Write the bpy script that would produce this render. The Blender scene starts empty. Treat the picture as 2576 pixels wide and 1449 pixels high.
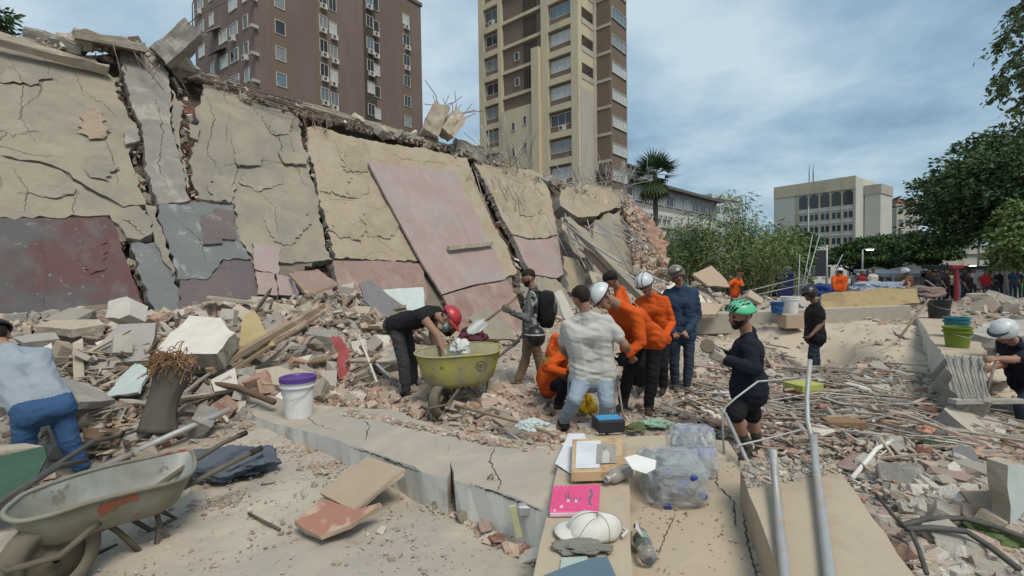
import bpy, bmesh, math, random
import numpy as np
from mathutils import Vector, Matrix, noise, geometry
V = Vector
R = math.radians
random.seed(11); RNG = np.random.default_rng(11)
SC = bpy.context.scene
COL = SC.collection

# ---------------------------------------------------------------- camera
CAMZ = 1.9
cam_d = bpy.data.cameras.new('camera'); cam = bpy.data.objects.new('camera', cam_d); COL.objects.link(cam)
CAMR = Matrix.Rotation(R(90 - 1.65), 4, 'X') @ Matrix.Rotation(R(-0.8), 4, 'Z')
cam.matrix_world = Matrix.Translation((0, 0, CAMZ)) @ CAMR
FPX = 1200.0                                  # focal length in picture units (picture 2576 wide)
cam_d.sensor_width = 36; cam_d.lens = 36 * FPX / 2576
cam_d.clip_start = 0.05; cam_d.clip_end = 3000
SC.camera = cam

# ---------------------------------------------------------------- sky, sun, exposure
SUN_EL, SUN_AZ = 58, 150                     # azimuth clockwise from +Y (view direction)
w = bpy.data.worlds.new('World'); SC.world = w; w.use_nodes = True
nt = w.node_tree; nt.nodes.clear()
def N(t, typ, **kw):
    n = t.nodes.new(typ)
    for k, v in kw.items():
        if k in n.inputs: n.inputs[k].default_value = v
        else: setattr(n, k, v)
    return n
out = N(nt, 'ShaderNodeOutputWorld'); bg = N(nt, 'ShaderNodeBackground', Strength=0.1)
sky = N(nt, 'ShaderNodeTexSky'); sky.sky_type = 'NISHITA'; sky.sun_disc = False
sky.sun_elevation = R(SUN_EL); sky.sun_rotation = R(SUN_AZ); sky.air_density = 1.3; sky.dust_density = 2.0
tc = N(nt, 'ShaderNodeTexCoord'); sep = N(nt, 'ShaderNodeSeparateXYZ')
nt.links.new(tc.outputs['Generated'], sep.inputs[0])
zz = N(nt, 'ShaderNodeMath', operation='ADD'); zz.inputs[1].default_value = 0.22
za = N(nt, 'ShaderNodeMath', operation='ABSOLUTE'); nt.links.new(sep.outputs[2], za.inputs[0]); nt.links.new(za.outputs[0], zz.inputs[0])
cmb = N(nt, 'ShaderNodeCombineXYZ')
for i in (0, 1):
    dv = N(nt, 'ShaderNodeMath', operation='DIVIDE'); nt.links.new(sep.outputs[i], dv.inputs[0]); nt.links.new(zz.outputs[0], dv.inputs[1])
    nt.links.new(dv.outputs[0], cmb.inputs[i])
cmb.inputs[2].default_value = 13.9
n1 = N(nt, 'ShaderNodeTexNoise', Scale=0.42, Detail=6.0, Roughness=0.5, Distortion=0.1)
n2 = N(nt, 'ShaderNodeTexNoise', Scale=1.9, Detail=6.0, Roughness=0.55, Distortion=0.1)
for n in (n1, n2): nt.links.new(cmb.outputs[0], n.inputs['Vector'])
mx = N(nt, 'ShaderNodeMix', data_type='FLOAT'); mx.inputs[0].default_value = 0.36
nt.links.new(n1.outputs[0], mx.inputs[2]); nt.links.new(n2.outputs[0], mx.inputs[3])
rp = N(nt, 'ShaderNodeValToRGB'); e = rp.color_ramp.elements
e[0].position = 0.45; e[0].color = (0.112, 0.175, 0.24, 1)
e[1].position = 0.60; e[1].color = (0.335, 0.40, 0.435, 1)
m_ = e.new(0.5); m_.color = (0.165, 0.248, 0.318, 1)
nt.links.new(mx.outputs[0], rp.inputs[0])
sc10 = N(nt, 'ShaderNodeVectorMath', operation='SCALE'); sc10.inputs['Scale'].default_value = 10.0
nt.links.new(rp.outputs[0], sc10.inputs[0])
mixs = N(nt, 'ShaderNodeMix', data_type='RGBA'); mixs.inputs[0].default_value = 0.86
nt.links.new(sky.outputs[0], mixs.inputs[6]); nt.links.new(sc10.outputs[0], mixs.inputs[7])
nt.links.new(mixs.outputs[2], bg.inputs['Color']); nt.links.new(bg.outputs[0], out.inputs[0])
sun_d = bpy.data.lights.new('sun', 'SUN'); sun_d.energy = 1.5; sun_d.angle = R(24); sun_d.color = (1, 0.92, 0.80)
sun = bpy.data.objects.new('sun', sun_d); COL.objects.link(sun)
sdir = V((math.sin(R(SUN_AZ)) * math.cos(R(SUN_EL)), math.cos(R(SUN_AZ)) * math.cos(R(SUN_EL)), math.sin(R(SUN_EL))))
sun.rotation_euler = sdir.to_track_quat('Z', 'Y').to_euler(); sun.location = (0, -20, 40)
SC.view_settings.view_transform = 'Standard'; SC.view_settings.look = 'None'
SC.view_settings.gamma = 1.0; SC.view_settings.exposure = 0.86; SC.view_settings.use_curve_mapping = False
SC.render.engine = 'CYCLES'; SC.cycles.use_denoising = True; SC.cycles.max_bounces = 6
SC.cycles.transparent_max_bounces = 12

# ---------------------------------------------------------------- geometry helpers
R3 = CAMR.to_3x3()
O = V((0, 0, CAMZ))
def ray(px, py):
    d = R3 @ V(((px - 1288) / FPX, -(py - 724.5) / FPX, -1)); return d / d.y
def pt(px, py, y): return O + ray(px, py) * y                 # point of the place at distance y ahead
def onz(px, py, z):
    d = ray(px, py); return O + d * ((z - CAMZ) / d.z)
def onplane(px, py, p0, n):
    d = ray(px, py); return O + d * ((p0 - O).dot(n) / d.dot(n))

_P = np.array(RNG.permutation(512)); _P = np.concatenate([_P, _P, _P])
_G = RNG.normal(size=(512, 2)); _G /= np.linalg.norm(_G, axis=1)[:, None]
def pnoise(x, y):
    xi = np.floor(x).astype(int); yi = np.floor(y).astype(int); xf = x - xi; yf = y - yi
    u = xf * xf * xf * (xf * (xf * 6 - 15) + 10); v_ = yf * yf * yf * (yf * (yf * 6 - 15) + 10)
    def g(a, b, dx, dy):
        gg = _G[_P[(_P[a & 511] + b) & 511] & 511]; return gg[..., 0] * dx + gg[..., 1] * dy
    a = g(xi, yi, xf, yf); b = g(xi + 1, yi, xf - 1, yf); c = g(xi, yi + 1, xf, yf - 1); d = g(xi + 1, yi + 1, xf - 1, yf - 1)
    return (a * (1 - u) + b * u) * (1 - v_) + (c * (1 - u) + d * u) * v_
def fbm(x, y, o=4):
    s = 0; a = 1
    for i in range(o): s = s + a * pnoise(x * 2 ** i + 7.3 * i, y * 2 ** i - 3.1 * i); a *= 0.5
    return s

def tag(o, label=None, cat=None, group=None, kind=None):
    if label: o['label'] = label
    if cat: o['category'] = cat
    if group: o['group'] = group
    if kind: o['kind'] = kind
    return o
def thing(name, loc, label, cat, group=None):
    o = bpy.data.objects.new(name, None); COL.objects.link(o); o.location = V(loc); o.empty_display_size = 0.1
    return tag(o, label, cat, group)
def rootloc(p):
    while p.parent: p = p.parent
    return V(p.location)

class MB:
    def __init__(s): s.v = []; s.f = []; s.m = []
    def add(s, vs, fs, mi=0):
        b = len(s.v); s.v += [V(x) for x in vs]; s.f += [[i + b for i in f] for f in fs]; s.m += [mi] * len(fs); return s
    def box(s, c, size, rot=None, mi=0, taper=1.0):
        c = V(c); hx, hy, hz = size[0] / 2, size[1] / 2, size[2] / 2
        vs = []
        for z in (-1, 1):
            k = taper if z > 0 else 1
            for x, y in ((-1, -1), (1, -1), (1, 1), (-1, 1)): vs.append(V((x * hx * k, y * hy * k, z * hz)))
        if rot is not None: vs = [rot @ v for v in vs]
        return s.add([v + c for v in vs], [(3, 2, 1, 0), (4, 5, 6, 7), (0, 1, 5, 4), (1, 2, 6, 5), (2, 3, 7, 6), (3, 0, 4, 7)], mi)
    def ring(s, pts_list, mi=0, cap=True, closed=True):
        n = len(pts_list[0]); vs = [p for r in pts_list for p in r]; fs = []
        for k in range(len(pts_list) - 1):
            for i in range(n if closed else n - 1):
                j = (i + 1) % n; fs.append((k * n + i, k * n + j, (k + 1) * n + j, (k + 1) * n + i))
        if cap: fs.append(tuple(range(n - 1, -1, -1))); L = (len(pts_list) - 1) * n; fs.append(tuple(range(L, L + n)))
        return s.add(vs, fs, mi)
    def cyl(s, p0, p1, r0, r1=None, n=10, mi=0, cap=True):
        return s.tube([p0, p1], [r0, r0 if r1 is None else r1], n, mi, cap)
    def tube(s, pts, r, n=8, mi=0, cap=True):
        pts = [V(p) for p in pts]; rs = r if isinstance(r, (list, tuple)) else [r] * len(pts)
        rings = []; up = None
        for i, p in enumerate(pts):
            d = (pts[min(i + 1, len(pts) - 1)] - pts[max(i - 1, 0)]).normalized()
            if up is None: up = V((0, 0, 1)) if abs(d.z) < 0.9 else V((1, 0, 0))
            a = d.cross(up)
            if a.length < 1e-5: a = d.cross(V((0.3, 1, 0.2)))
            a.normalize(); b = a.cross(d).normalized(); up = b
            rings.append([p + (a * math.cos(t) + b * math.sin(t)) * rs[i] for t in [2 * math.pi * k / n for k in range(n)]])
        return s.ring(rings, mi, cap)
    def lathe(s, base, axis, prof, n=24, mi=0, cap=False):
        axis = V(axis).normalized(); a = axis.orthogonal().normalized(); b = axis.cross(a)
        return s.ring([[V(base) + axis * h + (a * math.cos(t) + b * math.sin(t)) * r for t in [2 * math.pi * k / n for k in range(n)]] for r, h in prof], mi, cap)
    def prism(s, poly, vec, mi=0):
        n = len(poly); a = [V(p) for p in poly]; b = [p + V(vec) for p in a]
        return s.add(a + b, [tuple(range(n)), tuple(range(2 * n - 1, n - 1, -1))] + [(i, i + n, (i + 1) % n + n, (i + 1) % n) for i in range(n)], mi)
    def build(s, name, mats, parent=None, smooth=False, bev=0, label=None, cat=None, group=None, kind=None, origin=None, fixn=True):
        if not isinstance(mats, (list, tuple)): mats = [mats]
        if parent is not None: org = rootloc(parent)
        elif origin is not None: org = V(origin)
        elif kind == 'structure': org = V((0, 0, 0))
        else:
            a = np.array([tuple(v) for v in s.v]); lo = a.min(0); hi = a.max(0); org = V(((lo[0] + hi[0]) / 2, (lo[1] + hi[1]) / 2, lo[2]))
        me = bpy.data.meshes.new(name); me.from_pydata([tuple(v - org) for v in s.v], [], s.f)
        for m in mats: me.materials.append(m)
        me.polygons.foreach_set('material_index', s.m)
        if fixn:
            bm = bmesh.new(); bm.from_mesh(me); bmesh.ops.recalc_face_normals(bm, faces=bm.faces); bm.to_mesh(me); bm.free()
        o = bpy.data.objects.new(name, me); COL.objects.link(o)
        if smooth: me.polygons.foreach_set('use_smooth', [True] * len(me.polygons))
        if parent is not None: o.parent = parent
        else: o.location = org
        if bev:
            b = o.modifiers.new('bevel', 'BEVEL'); b.width = bev; b.segments = 1; b.limit_method = 'ANGLE'; b.angle_limit = R(35)
        return tag(o, label, cat, group, kind)

def inpoly(x, y, poly):
    c = False; n = len(poly); j = n - 1
    for i in range(n):
        xi, yi = poly[i]; xj, yj = poly[j]
        if (yi > y) != (yj > y) and x < (xj - xi) * (y - yi) / (yj - yi + 1e-12) + xi: c = not c
        j = i
    return c
def sheet(poly, nrm, thick, res=0.25, amp=0.01, jag=0.0, seg=0.2, freq=1.2, mb=None, mi=0, mside=None, seed=0):
    """polygonal slab with ragged outline: poly = 3-D points on one plane, nrm = outward normal"""
    rr = random.Random(seed * 77 + len(poly)); nrm = V(nrm).normalized(); poly = [V(p) for p in poly]
    c = sum(poly, V()) / len(poly); ex = (poly[1] - poly[0]); ex = (ex - nrm * ex.dot(nrm)).normalized(); ey = nrm.cross(ex)
    p2 = [((p - c).dot(ex), (p - c).dot(ey)) for p in poly]
    o2 = []
    for i in range(len(p2)):
        a = V(p2[i]); b = V(p2[(i + 1) % len(p2)]); L = (b - a).length; k = max(1, int(L / seg)); nn = V((-(b - a).y, (b - a).x)) / max(L, 1e-6)
        for q in range(k):
            t = q / k; o2.append(a.lerp(b, t) + (nn * rr.uniform(-jag, jag) * (0.3 if q == 0 else 1)))
    n0 = len(o2); pts = [tuple(p) for p in o2]
    xs = [p[0] for p in pts]; ys = [p[1] for p in pts]
    y = min(ys) + res / 2
    op = list(pts)
    while y < max(ys):
        x = min(xs) + res / 2
        while x < max(xs):
            qx, qy = x + rr.uniform(-.3, .3) * res, y + rr.uniform(-.3, .3) * res
            if inpoly(qx, qy, op): pts.append((qx, qy))
            x += res
        y += res
    vs, es, fs, ov, oe, of = geometry.delaunay_2d_cdt([V(p) for p in pts], [], [list(range(n0))], 1, 1e-5)
    first = [i for i, o in enumerate(ov) if any(k < n0 for k in o)]
    idx = {}
    for i, o in enumerate(ov):
        for k in o:
            if k < n0: idx[k] = i
    mb = mb or MB(); b0 = len(mb.v)
    top = []
    for i, p in enumerate(vs):
        q = c + ex * p.x + ey * p.y
        h = noise.fractal((q + V((seed * 3.1, 0, 0))) * freq, 0.6, 2.0, 4) * amp
        top.append(q + nrm * h)
    mb.add(top, [tuple(f) for f in fs], mi)
    ol = []
    for k in range(n0):
        i = idx.get(k)
        if i is not None and (not ol or ol[-1] != i): ol.append(i)
    bot = [top[i] - nrm * (thick * rr.uniform(0.85, 1.0)) + (ex * rr.uniform(-1, 1) + ey * rr.uniform(-1, 1)) * min(jag, .04) for i in ol]
    bb = len(mb.v); mb.v += bot; m = len(ol); ms = mi if mside is None else mside
    for i in range(m):
        j = (i + 1) % m; mb.f.append([b0 + ol[i], bb + i, bb + j, b0 + ol[j]]); mb.m.append(ms)
    mb.f.append([bb + m - 1 - i for i in range(m)]); mb.m.append(ms)
    return mb

# ---------------------------------------------------------------- materials
def pm(name, c1, c2=None, scale=6, rough=0.9, bump=0.25, bscale=60, c3=None, s3=1.2, t3=0.56, w3=0.08, metal=0.0, spec=0.25, vary=0.0, attr=False, stretch=None, c4=None, s4=14, t4=0.66, trans=0.0, alpha=1.0, bdist=0.01, crack=None, streak=None):
    m = bpy.data.materials.new(name); m.use_nodes = True; t = m.node_tree; L = t.links
    b = t.nodes['Principled BSDF']; b.inputs['Roughness'].default_value = rough; b.inputs['Metallic'].default_value = metal
    b.inputs['Specular IOR Level'].default_value = spec
    if trans: b.inputs['Transmission Weight'].default_value = trans
    if alpha < 1: b.inputs['Alpha'].default_value = alpha
    co = N(t, 'ShaderNodeTexCoord').outputs['Object']
    if stretch:
        mp = N(t, 'ShaderNodeMapping'); mp.inputs['Scale'].default_value = stretch; L.new(co, mp.inputs[0]); co = mp.outputs[0]
    def nz(sc, det=6, ro=0.6, dist=0.0):
        n = N(t, 'ShaderNodeTexNoise', Scale=float(sc), Detail=float(det), Roughness=ro, Distortion=dist); L.new(co, n.inputs['Vector']); return n.outputs[0]
    def ramp(src, a, b_):
        r = N(t, 'ShaderNodeMapRange'); r.inputs[1].default_value = a; r.inputs[2].default_value = b_; L.new(src, r.inputs[0]); return r.outputs[0]
    def mixc(f, A, B, mode='MIX'):
        x = N(t, 'ShaderNodeMix', data_type='RGBA', blend_type=mode)
        if isinstance(f, float): x.inputs[0].default_value = f
        else: L.new(f, x.inputs[0])
        for k, c in ((6, A), (7, B)):
            if isinstance(c, tuple): x.inputs[k].default_value = (*c, 1)
            else: L.new(c, x.inputs[k])
        return x.outputs[2]
    if attr:
        a = N(t, 'ShaderNodeAttribute', attribute_name='Col'); col = a.outputs[0]
        if c2: col = mixc(ramp(nz(scale), .35, .65), col, mixc(0.5, col, c2))
    else:
        c2 = c2 or tuple(x * 0.8 for x in c1)
        col = mixc(ramp(nz(scale), .32, .68), c1, c2)
    if c3: col = mixc(ramp(nz(s3, 8, .65, .4), t3 - w3 / 2, t3 + w3 / 2), col, c3)
    if c4: col = mixc(ramp(nz(s4, 5, .7, .2), t4 - .02, t4 + .02), col, c4)
    if streak:
        ms = N(t, 'ShaderNodeMapping'); ms.inputs['Scale'].default_value = (3.2, 3.2, .35); L.new(N(t, 'ShaderNodeTexCoord').outputs['Object'], ms.inputs[0]); sn = N(t, 'ShaderNodeTexNoise', Scale=1.0, Detail=7.0, Roughness=.65); L.new(ms.outputs[0], sn.inputs['Vector']); rs = N(t, 'ShaderNodeMapRange'); rs.inputs[1].default_value = .5; rs.inputs[2].default_value = .72; rs.inputs[4].default_value = .75; L.new(sn.outputs[0], rs.inputs[0]); col = mixc(rs.outputs[0], col, streak)
    if crack:
        dn = N(t, 'ShaderNodeTexNoise', Scale=3.0, Detail=5.0); L.new(co, dn.inputs['Vector']); dx = N(t, 'ShaderNodeMix', data_type='VECTOR'); dx.inputs[0].default_value = .22; L.new(co, dx.inputs[4]); L.new(dn.outputs['Color'], dx.inputs[5]); vo = N(t, 'ShaderNodeTexVoronoi', feature='DISTANCE_TO_EDGE', Scale=crack[0]); L.new(dx.outputs[1], vo.inputs['Vector'])
        r1 = N(t, 'ShaderNodeMapRange'); r1.inputs[1].default_value = crack[1]; r1.inputs[2].default_value = crack[1] * .4; L.new(vo.outputs[0], r1.inputs[0]); mk = ramp(nz(.55, 3), .5, .6); mu = N(t, 'ShaderNodeMath', operation='MULTIPLY'); L.new(r1.outputs[0], mu.inputs[0]); L.new(mk, mu.inputs[1]); col = mixc(mu.outputs[0], col, (.16, .125, .095))
    if vary:
        oi = N(t, 'ShaderNodeObjectInfo'); mr = N(t, 'ShaderNodeMapRange'); mr.inputs[3].default_value = 1 - vary; mr.inputs[4].default_value = 1 + vary
        L.new(oi.outputs['Random'], mr.inputs[0]); vm = N(t, 'ShaderNodeVectorMath', operation='SCALE'); L.new(col, vm.inputs[0]); L.new(mr.outputs[0], vm.inputs['Scale']); col = vm.outputs[0]
    L.new(col, b.inputs['Base Color'])
    if bump:
        bp = N(t, 'ShaderNodeBump', Strength=bump, Distance=bdist); L.new(nz(bscale, 7, .65), bp.inputs['Height']); L.new(bp.outputs[0], b.inputs['Normal'])
    return m
def emis(name, c, s):
    m = bpy.data.materials.new(name); m.use_nodes = True; b = m.node_tree.nodes['Principled BSDF']
    b.inputs['Base Color'].default_value = (*c, 1); b.inputs['Emission Color'].default_value = (*c, 1); b.inputs['Emission Strength'].default_value = s; return m
M = {}
M['plaster'] = pm('plaster', (.335, .292, .22), (.285, .25, .188), 1.6, bump=.9, bscale=9, c3=(.235, .215, .18), s3=.8, t3=.53, w3=.18, c4=(.27, .23, .175), s4=5, t4=.66, bdist=.03, crack=(.55, .006), streak=(.25, .225, .19))
M['plaster_warm'] = pm('plaster_warm', (.385, .325, .23), (.335, .275, .195), 1.4, bump=1, bscale=8, c3=(.37, .31, .24), s3=1.2, t3=.54, w3=.14, c4=(.33, .24, .17), s4=6, t4=.63, bdist=.04, crack=(.7, .006), streak=(.33, .265, .20))
M['core'] = pm('wall_core', (.15, .115, .09), (.09, .065, .05), 3, bump=1, bscale=12, c3=(.19, .10, .07), s3=2.2, t3=.55, bdist=.05)
M['concrete'] = pm('concrete', (.265, .25, .222), (.22, .208, .185), 2.5, bump=.9, bscale=14, c3=(.34, .315, .27), s3=1.6, t3=.55, c4=(.2, .185, .16), s4=9, t4=.68, bdist=.02)
M['graywall'] = pm('gray_painted_wall', (.105, .105, .106), (.08, .07, .07), 1.8, rough=.75, bump=.35, bscale=20, c3=(.115, .06, .058), s3=.7, t3=.53, w3=.12, c4=(.20, .20, .19), s4=9, t4=.65, streak=(.15, .145, .14))
M['bluegray'] = pm('blue_gray_wall', (.175, .185, .188), (.14, .145, .148), 2, rough=.8, bump=.4, bscale=18, c3=(.26, .265, .255), s3=3, t3=.6, w3=.06, c4=(.11, .11, .115), s4=6, t4=.68)
M['mauvewall'] = pm('mauve_wall', (.15, .12, .12), (.125, .105, .108), 2, rough=.8, bump=.4, bscale=18, c3=(.21, .19, .185), s3=2.5, t3=.61, w3=.06, c4=(.11, .085, .085), s4=8, t4=.66)
M['pink'] = pm('pink_panel', (.345, .275, .262), (.30, .245, .238), 1.3, rough=.75, bump=.25, bscale=20, c3=(.33, .225, .19), s3=.7, t3=.54, w3=.2, streak=(.37, .31, .27))
M['pinkred'] = pm('red_pink_panel', (.30, .21, .178), (.265, .19, .165), 2, rough=.8, bump=.3, bscale=20, c3=(.25, .15, .12), s3=2.2, t3=.57, w3=.14, streak=(.37, .30, .24))
M['brick'] = pm('brick_dust', (.36, .225, .165), (.30, .18, .13), 4, bump=.8, bscale=25, c3=(.43, .34, .27), s3=2, t3=.55)
M['dirt'] = pm('dusty_ground', (.39, .33, .26), (.33, .275, .215), 1.8, bump=1, bscale=22, c3=(.37, .33, .28), s3=.8, t3=.53, w3=.15, c4=(.25, .165, .125), s4=5, t4=.63, bdist=.03)
M['sand'] = pm('sandy_dust', (.50, .43, .335), (.45, .38, .29), 1.2, bump=.6, bscale=25, c3=(.36, .30, .25), s3=3, t3=.58, c4=(.28, .23, .19), s4=20, t4=.66, bdist=.02)
M['slab'] = pm('dusty_slab', (.46, .405, .325), (.41, .355, .285), 1.5, bump=.6, bscale=20, c3=(.36, .32, .27), s3=1.1, t3=.53, w3=.16, c4=(.33, .27, .215), s4=18, t4=.64)
M['beam'] = pm('tan_beam', (.445, .37, .275), (.405, .335, .25), 2, bump=.3, bscale=45, c3=(.37, .30, .225), s3=1.7, t3=.57, w3=.1, c4=(.30, .235, .18), s4=40, t4=.70)
M['paintwhite'] = pm('white_wall_paint', (.60, .60, .56), (.54, .53, .48), 2, rough=.8, bump=.25, bscale=25, c3=(.42, .385, .33), s3=2.2, t3=.60, w3=.05, c4=(.37, .34, .29), s4=9, t4=.68)
M['debris'] = pm('debris', (.3, .3, .3), (.40, .34, .275), 7, bump=.7, bscale=35, attr=True, bdist=.02)
M['chunk_tan'] = pm('tan_chunk', (.43, .365, .28), (.36, .31, .245), 6, bump=.9, bscale=22, c3=(.48, .43, .36), s3=3, vary=.14, bdist=.02)
M['chunk_gray'] = pm('gray_chunk', (.335, .32, .285), (.27, .255, .23), 6, bump=.9, bscale=22, c3=(.42, .38, .33), s3=3, vary=.16, bdist=.02)
M['chunk_brick'] = pm('brick_chunk', (.34, .165, .11), (.28, .13, .09), 6, bump=.6, bscale=30, c3=(.42, .31, .24), s3=4, t3=.57, vary=.16, bdist=.02)
M['chunk_white'] = pm('white_chunk', (.60, .57, .51), (.52, .48, .42), 5, bump=.5, bscale=30, vary=.1)
M['wood'] = pm('dusty_wood', (.30, .225, .155), (.22, .16, .11), 3, bump=.5, bscale=30, c3=(.38, .31, .235), s3=3, stretch=(1, 1, 1), vary=.2)
M['rebar'] = pm('rebar', (.20, .155, .13), (.15, .10, .08), 20, rough=.8, bump=.4, bscale=150, c3=(.27, .235, .20), s3=8)
M['galv'] = pm('galvanised_pipe', (.42, .43, .43), (.33, .33, .32), 12, rough=.55, bump=.15, bscale=60, c3=(.40, .35, .29), s3=9, t3=.57, metal=.3, spec=.4)
M['white'] = pm('white_plastic', (.72, .72, .70), (.64, .63, .60), 8, rough=.5, bump=.05)
M['black'] = pm('black_rubber', (.025, .025, .027), (.035, .033, .03), 8, rough=.7, bump=.1)
# ================================================================ TERRAIN
CTRL = [(1440,1075,5.9),(1885,1152,4.75),(2050,940,9.0),(1700,985,6.8),(1630,1042,5.4),(1340,975,7.0),(1030,1010,5.6),(1110,1047,5.1),(1220,1000,5.7),
 (900,1020,5.2),(980,960,6.3),(300,1040,4.5),(200,1195,3.8),(60,1235,3.5),(350,1190,3.6),(480,1150,3.9),(100,850,5.6),(250,900,5.2),(400,840,6.2),(650,800,7.3),(850,800,7.9),(950,880,7.2),(600,960,5.2),(520,1080,4.4),
 (700,980,5.2),(1150,900,8.5),(1250,868,10.4),(1450,830,11.5),(1550,800,12.5),(1500,720,16),(1650,715,17),(1750,720,16),(1600,900,9),(1750,850,11),(1850,800,15.5),(1750,1050,5.6),(1980,1060,5.6),(1900,960,7.6),(1850,880,9.5),
 (2150,1200,3.9),(2100,1100,4.8),(2400,1350,2.95),(2560,1250,3.3),(2300,1060,5.2),(2200,950,7),(2250,865,8.6),(2190,815,10.2),(2000,810,11.2),(2100,765,13.5),(1950,760,13.5),(2350,765,13),(2500,780,10.5),(2500,905,7.4),(2500,880,8.4),(1430,1088,4.95),(1520,1095,4.9),(2560,850,8),(2480,960,6.6),(2540,1060,5.6),(2520,990,6.6),(2420,900,8),
 (1300,1230,2.8),(1650,1250,2.6),(2000,1330,2.3),(800,1300,2.6),(300,1400,2.3),(1000,1130,3.4),(1250,1110,3.9)]
cp = np.array([tuple(pt(*c)) for c in CTRL])
# the slabs in front lie on ground a little below them
for i, c in enumerate(CTRL):
    if c in [(1300,1230,2.8),(1650,1250,2.6),(2000,1330,2.3),(800,1300,2.6),(300,1400,2.3),(1000,1130,3.4),(1250,1110,3.9)]: cp[i, 2] = 0.3
extra = [(x, y, .25) for x in (-9, -4, 0, 4, 9) for y in (-4, -1)] + [(x, y, .05) for x in range(-60, 61, 12) for y in (26, 34, 46, 70)] + [(-14, 6, .4), (-16, 12, .3), (-10, 16, .4), (-3, 20, .4), (4, 22, .5), (16, 8, .6), (22, 14, .4), (12, 5, .4), (9, 2, .3), (20, 20, .2)]
cp = np.vstack([cp, np.array(extra)])
def gz(x, y, rough=True):
    x = np.asarray(x, float); y = np.asarray(y, float); sh = x.shape; xf = x.ravel(); yf = y.ravel(); o = np.empty_like(xf)
    for k in range(0, len(xf), 20000):
        d2 = (xf[k:k + 20000, None] - cp[None, :, 0]) ** 2 + (yf[k:k + 20000, None] - cp[None, :, 1]) ** 2 + .03
        wt = d2 ** -1.7; o[k:k + 20000] = (wt * cp[None, :, 2]).sum(1) / wt.sum(1)
    o = o.reshape(sh)
    if rough:
        fade = np.clip((34 - y) / 14, 0, 1) * np.clip((x + 30) / 10, 0, 1)
        o = o + fade * (fbm(x * .9, y * .9, 4) * .10 + fbm(x * 4, y * 4, 3) * .025)
    return o
def gz1(x, y): return float(gz(np.array([x]), np.array([y]))[0])
def ong(px, py, far=60):
    d = ray(px, py); ts = np.concatenate([np.arange(1.2, 14, .06), np.arange(14, far, .3)])
    P = np.array(O)[None] + np.array(d)[None] * ts[:, None]; h = gz(P[:, 0], P[:, 1]); k = np.argmax(P[:, 2] < h)
    if P[k, 2] >= h[k]: k = len(ts) - 1
    return V(P[k])
gx = np.unique(np.concatenate([np.arange(-9, 9.5, .085), -9 - np.cumsum(.1 * 1.09 ** np.arange(75)), 9.4 + np.cumsum(.1 * 1.09 ** np.arange(75))]))
gy = np.unique(np.concatenate([np.arange(.6, 11.5, .085), 11.5 + np.cumsum(.1 * 1.055 ** np.arange(115)), .6 - np.cumsum(.2 * 1.15 ** np.arange(26))]))
GX, GY = np.meshgrid(gx, gy); GZ = gz(GX, GY)
nv = GX.size; me = bpy.data.meshes.new('ground'); nx = len(gx); ny = len(gy)
me.vertices.add(nv); me.vertices.foreach_set('co', np.stack([GX, GY, GZ], -1).ravel())
ii = (np.arange(ny - 1)[:, None] * nx + np.arange(nx - 1)[None]).ravel(); q = np.stack([ii, ii + 1, ii + nx + 1, ii + nx], 1)
me.loops.add(q.size); me.polygons.add(len(q)); me.loops.foreach_set('vertex_index', q.ravel()); me.polygons.foreach_set('loop_start', np.arange(0, q.size, 4)); me.update()
cx = GX[:-1, :-1].ravel(); cy = GY[:-1, :-1].ravel()
s0 = pt(2190, 880, 8.6); sandm = ((cx - s0.x) / 2.6) ** 2 + ((cy - s0.y) / 2.6) ** 2 + .5 * fbm(cx * 1.1, cy * 1.1, 3) < 1
M['asphalt'] = pm('street_asphalt', (.075, .073, .07), (.06, .06, .058), 2, bump=.3)
far = cy > 30
me.materials.append(M['dirt']); me.materials.append(M['sand']); me.materials.append(M['asphalt'])
me.polygons.foreach_set('material_index', np.where(far, 2, np.where(sandm, 1, 0)).astype(np.int32))
g = bpy.data.objects.new('ground', me); COL.objects.link(g); tag(g, kind='structure')
me.polygons.foreach_set('use_smooth', np.ones(len(q), bool))

# ================================================================ FOREGROUND SLABS AND BEAMS
UP = V((0, 0, 1))
def zpoly(pts, z): return [onz(x, y, z) for x, y in pts]
mb = sheet(zpoly([(-500, 1330), (120, 1255), (420, 1205), (560, 1120), (660, 1075), (1000, 1200), (1390, 1345), (1335, 1520), (1280, 2300), (-2600, 2300)], .5), UP, .22, res=.07, amp=.02, jag=.03, seg=.1, freq=2.6, seed=1)
mb.build('floor_slab', M['slab'], label='dusty flat concrete floor slab in the lower left under the grey wheelbarrow', cat='slab')
KL = onz(640, 1040, .58); KR = onz(1390, 1290, .75)
kd = (KR - KL).normalized(); kn = kd.cross(V((0, 0, 1)).cross(kd)).normalized(); kn = kn if kn.z > 0 else -kn
def kpt(x, y): return onplane(x, y, KL, kn)
kerb = thing('kerb_beam', KL - V((0, 0, .35)), 'cracked low concrete beam with flaking white side beside the floor slab', 'beam')
for i, (poly) in enumerate([[(636, 1046), (880, 1118), (1122, 1203), (1135, 1150), (1128, 1082), (985, 1030), (868, 1024), (700, 1010), (640, 1022)], [(1142, 1206), (1265, 1240), (1400, 1288), (1420, 1120), (1290, 1105), (1140, 1080), (1130, 1130)]]):
    mb = sheet([kpt(*p) for p in poly], kn, .36, res=.12, amp=.014, jag=.016, seg=.1, freq=2.2, mside=1, seed=5 + i)
    mb.build('beam_segment', [M['slab'], M['paintwhite']], kerb)
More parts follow.
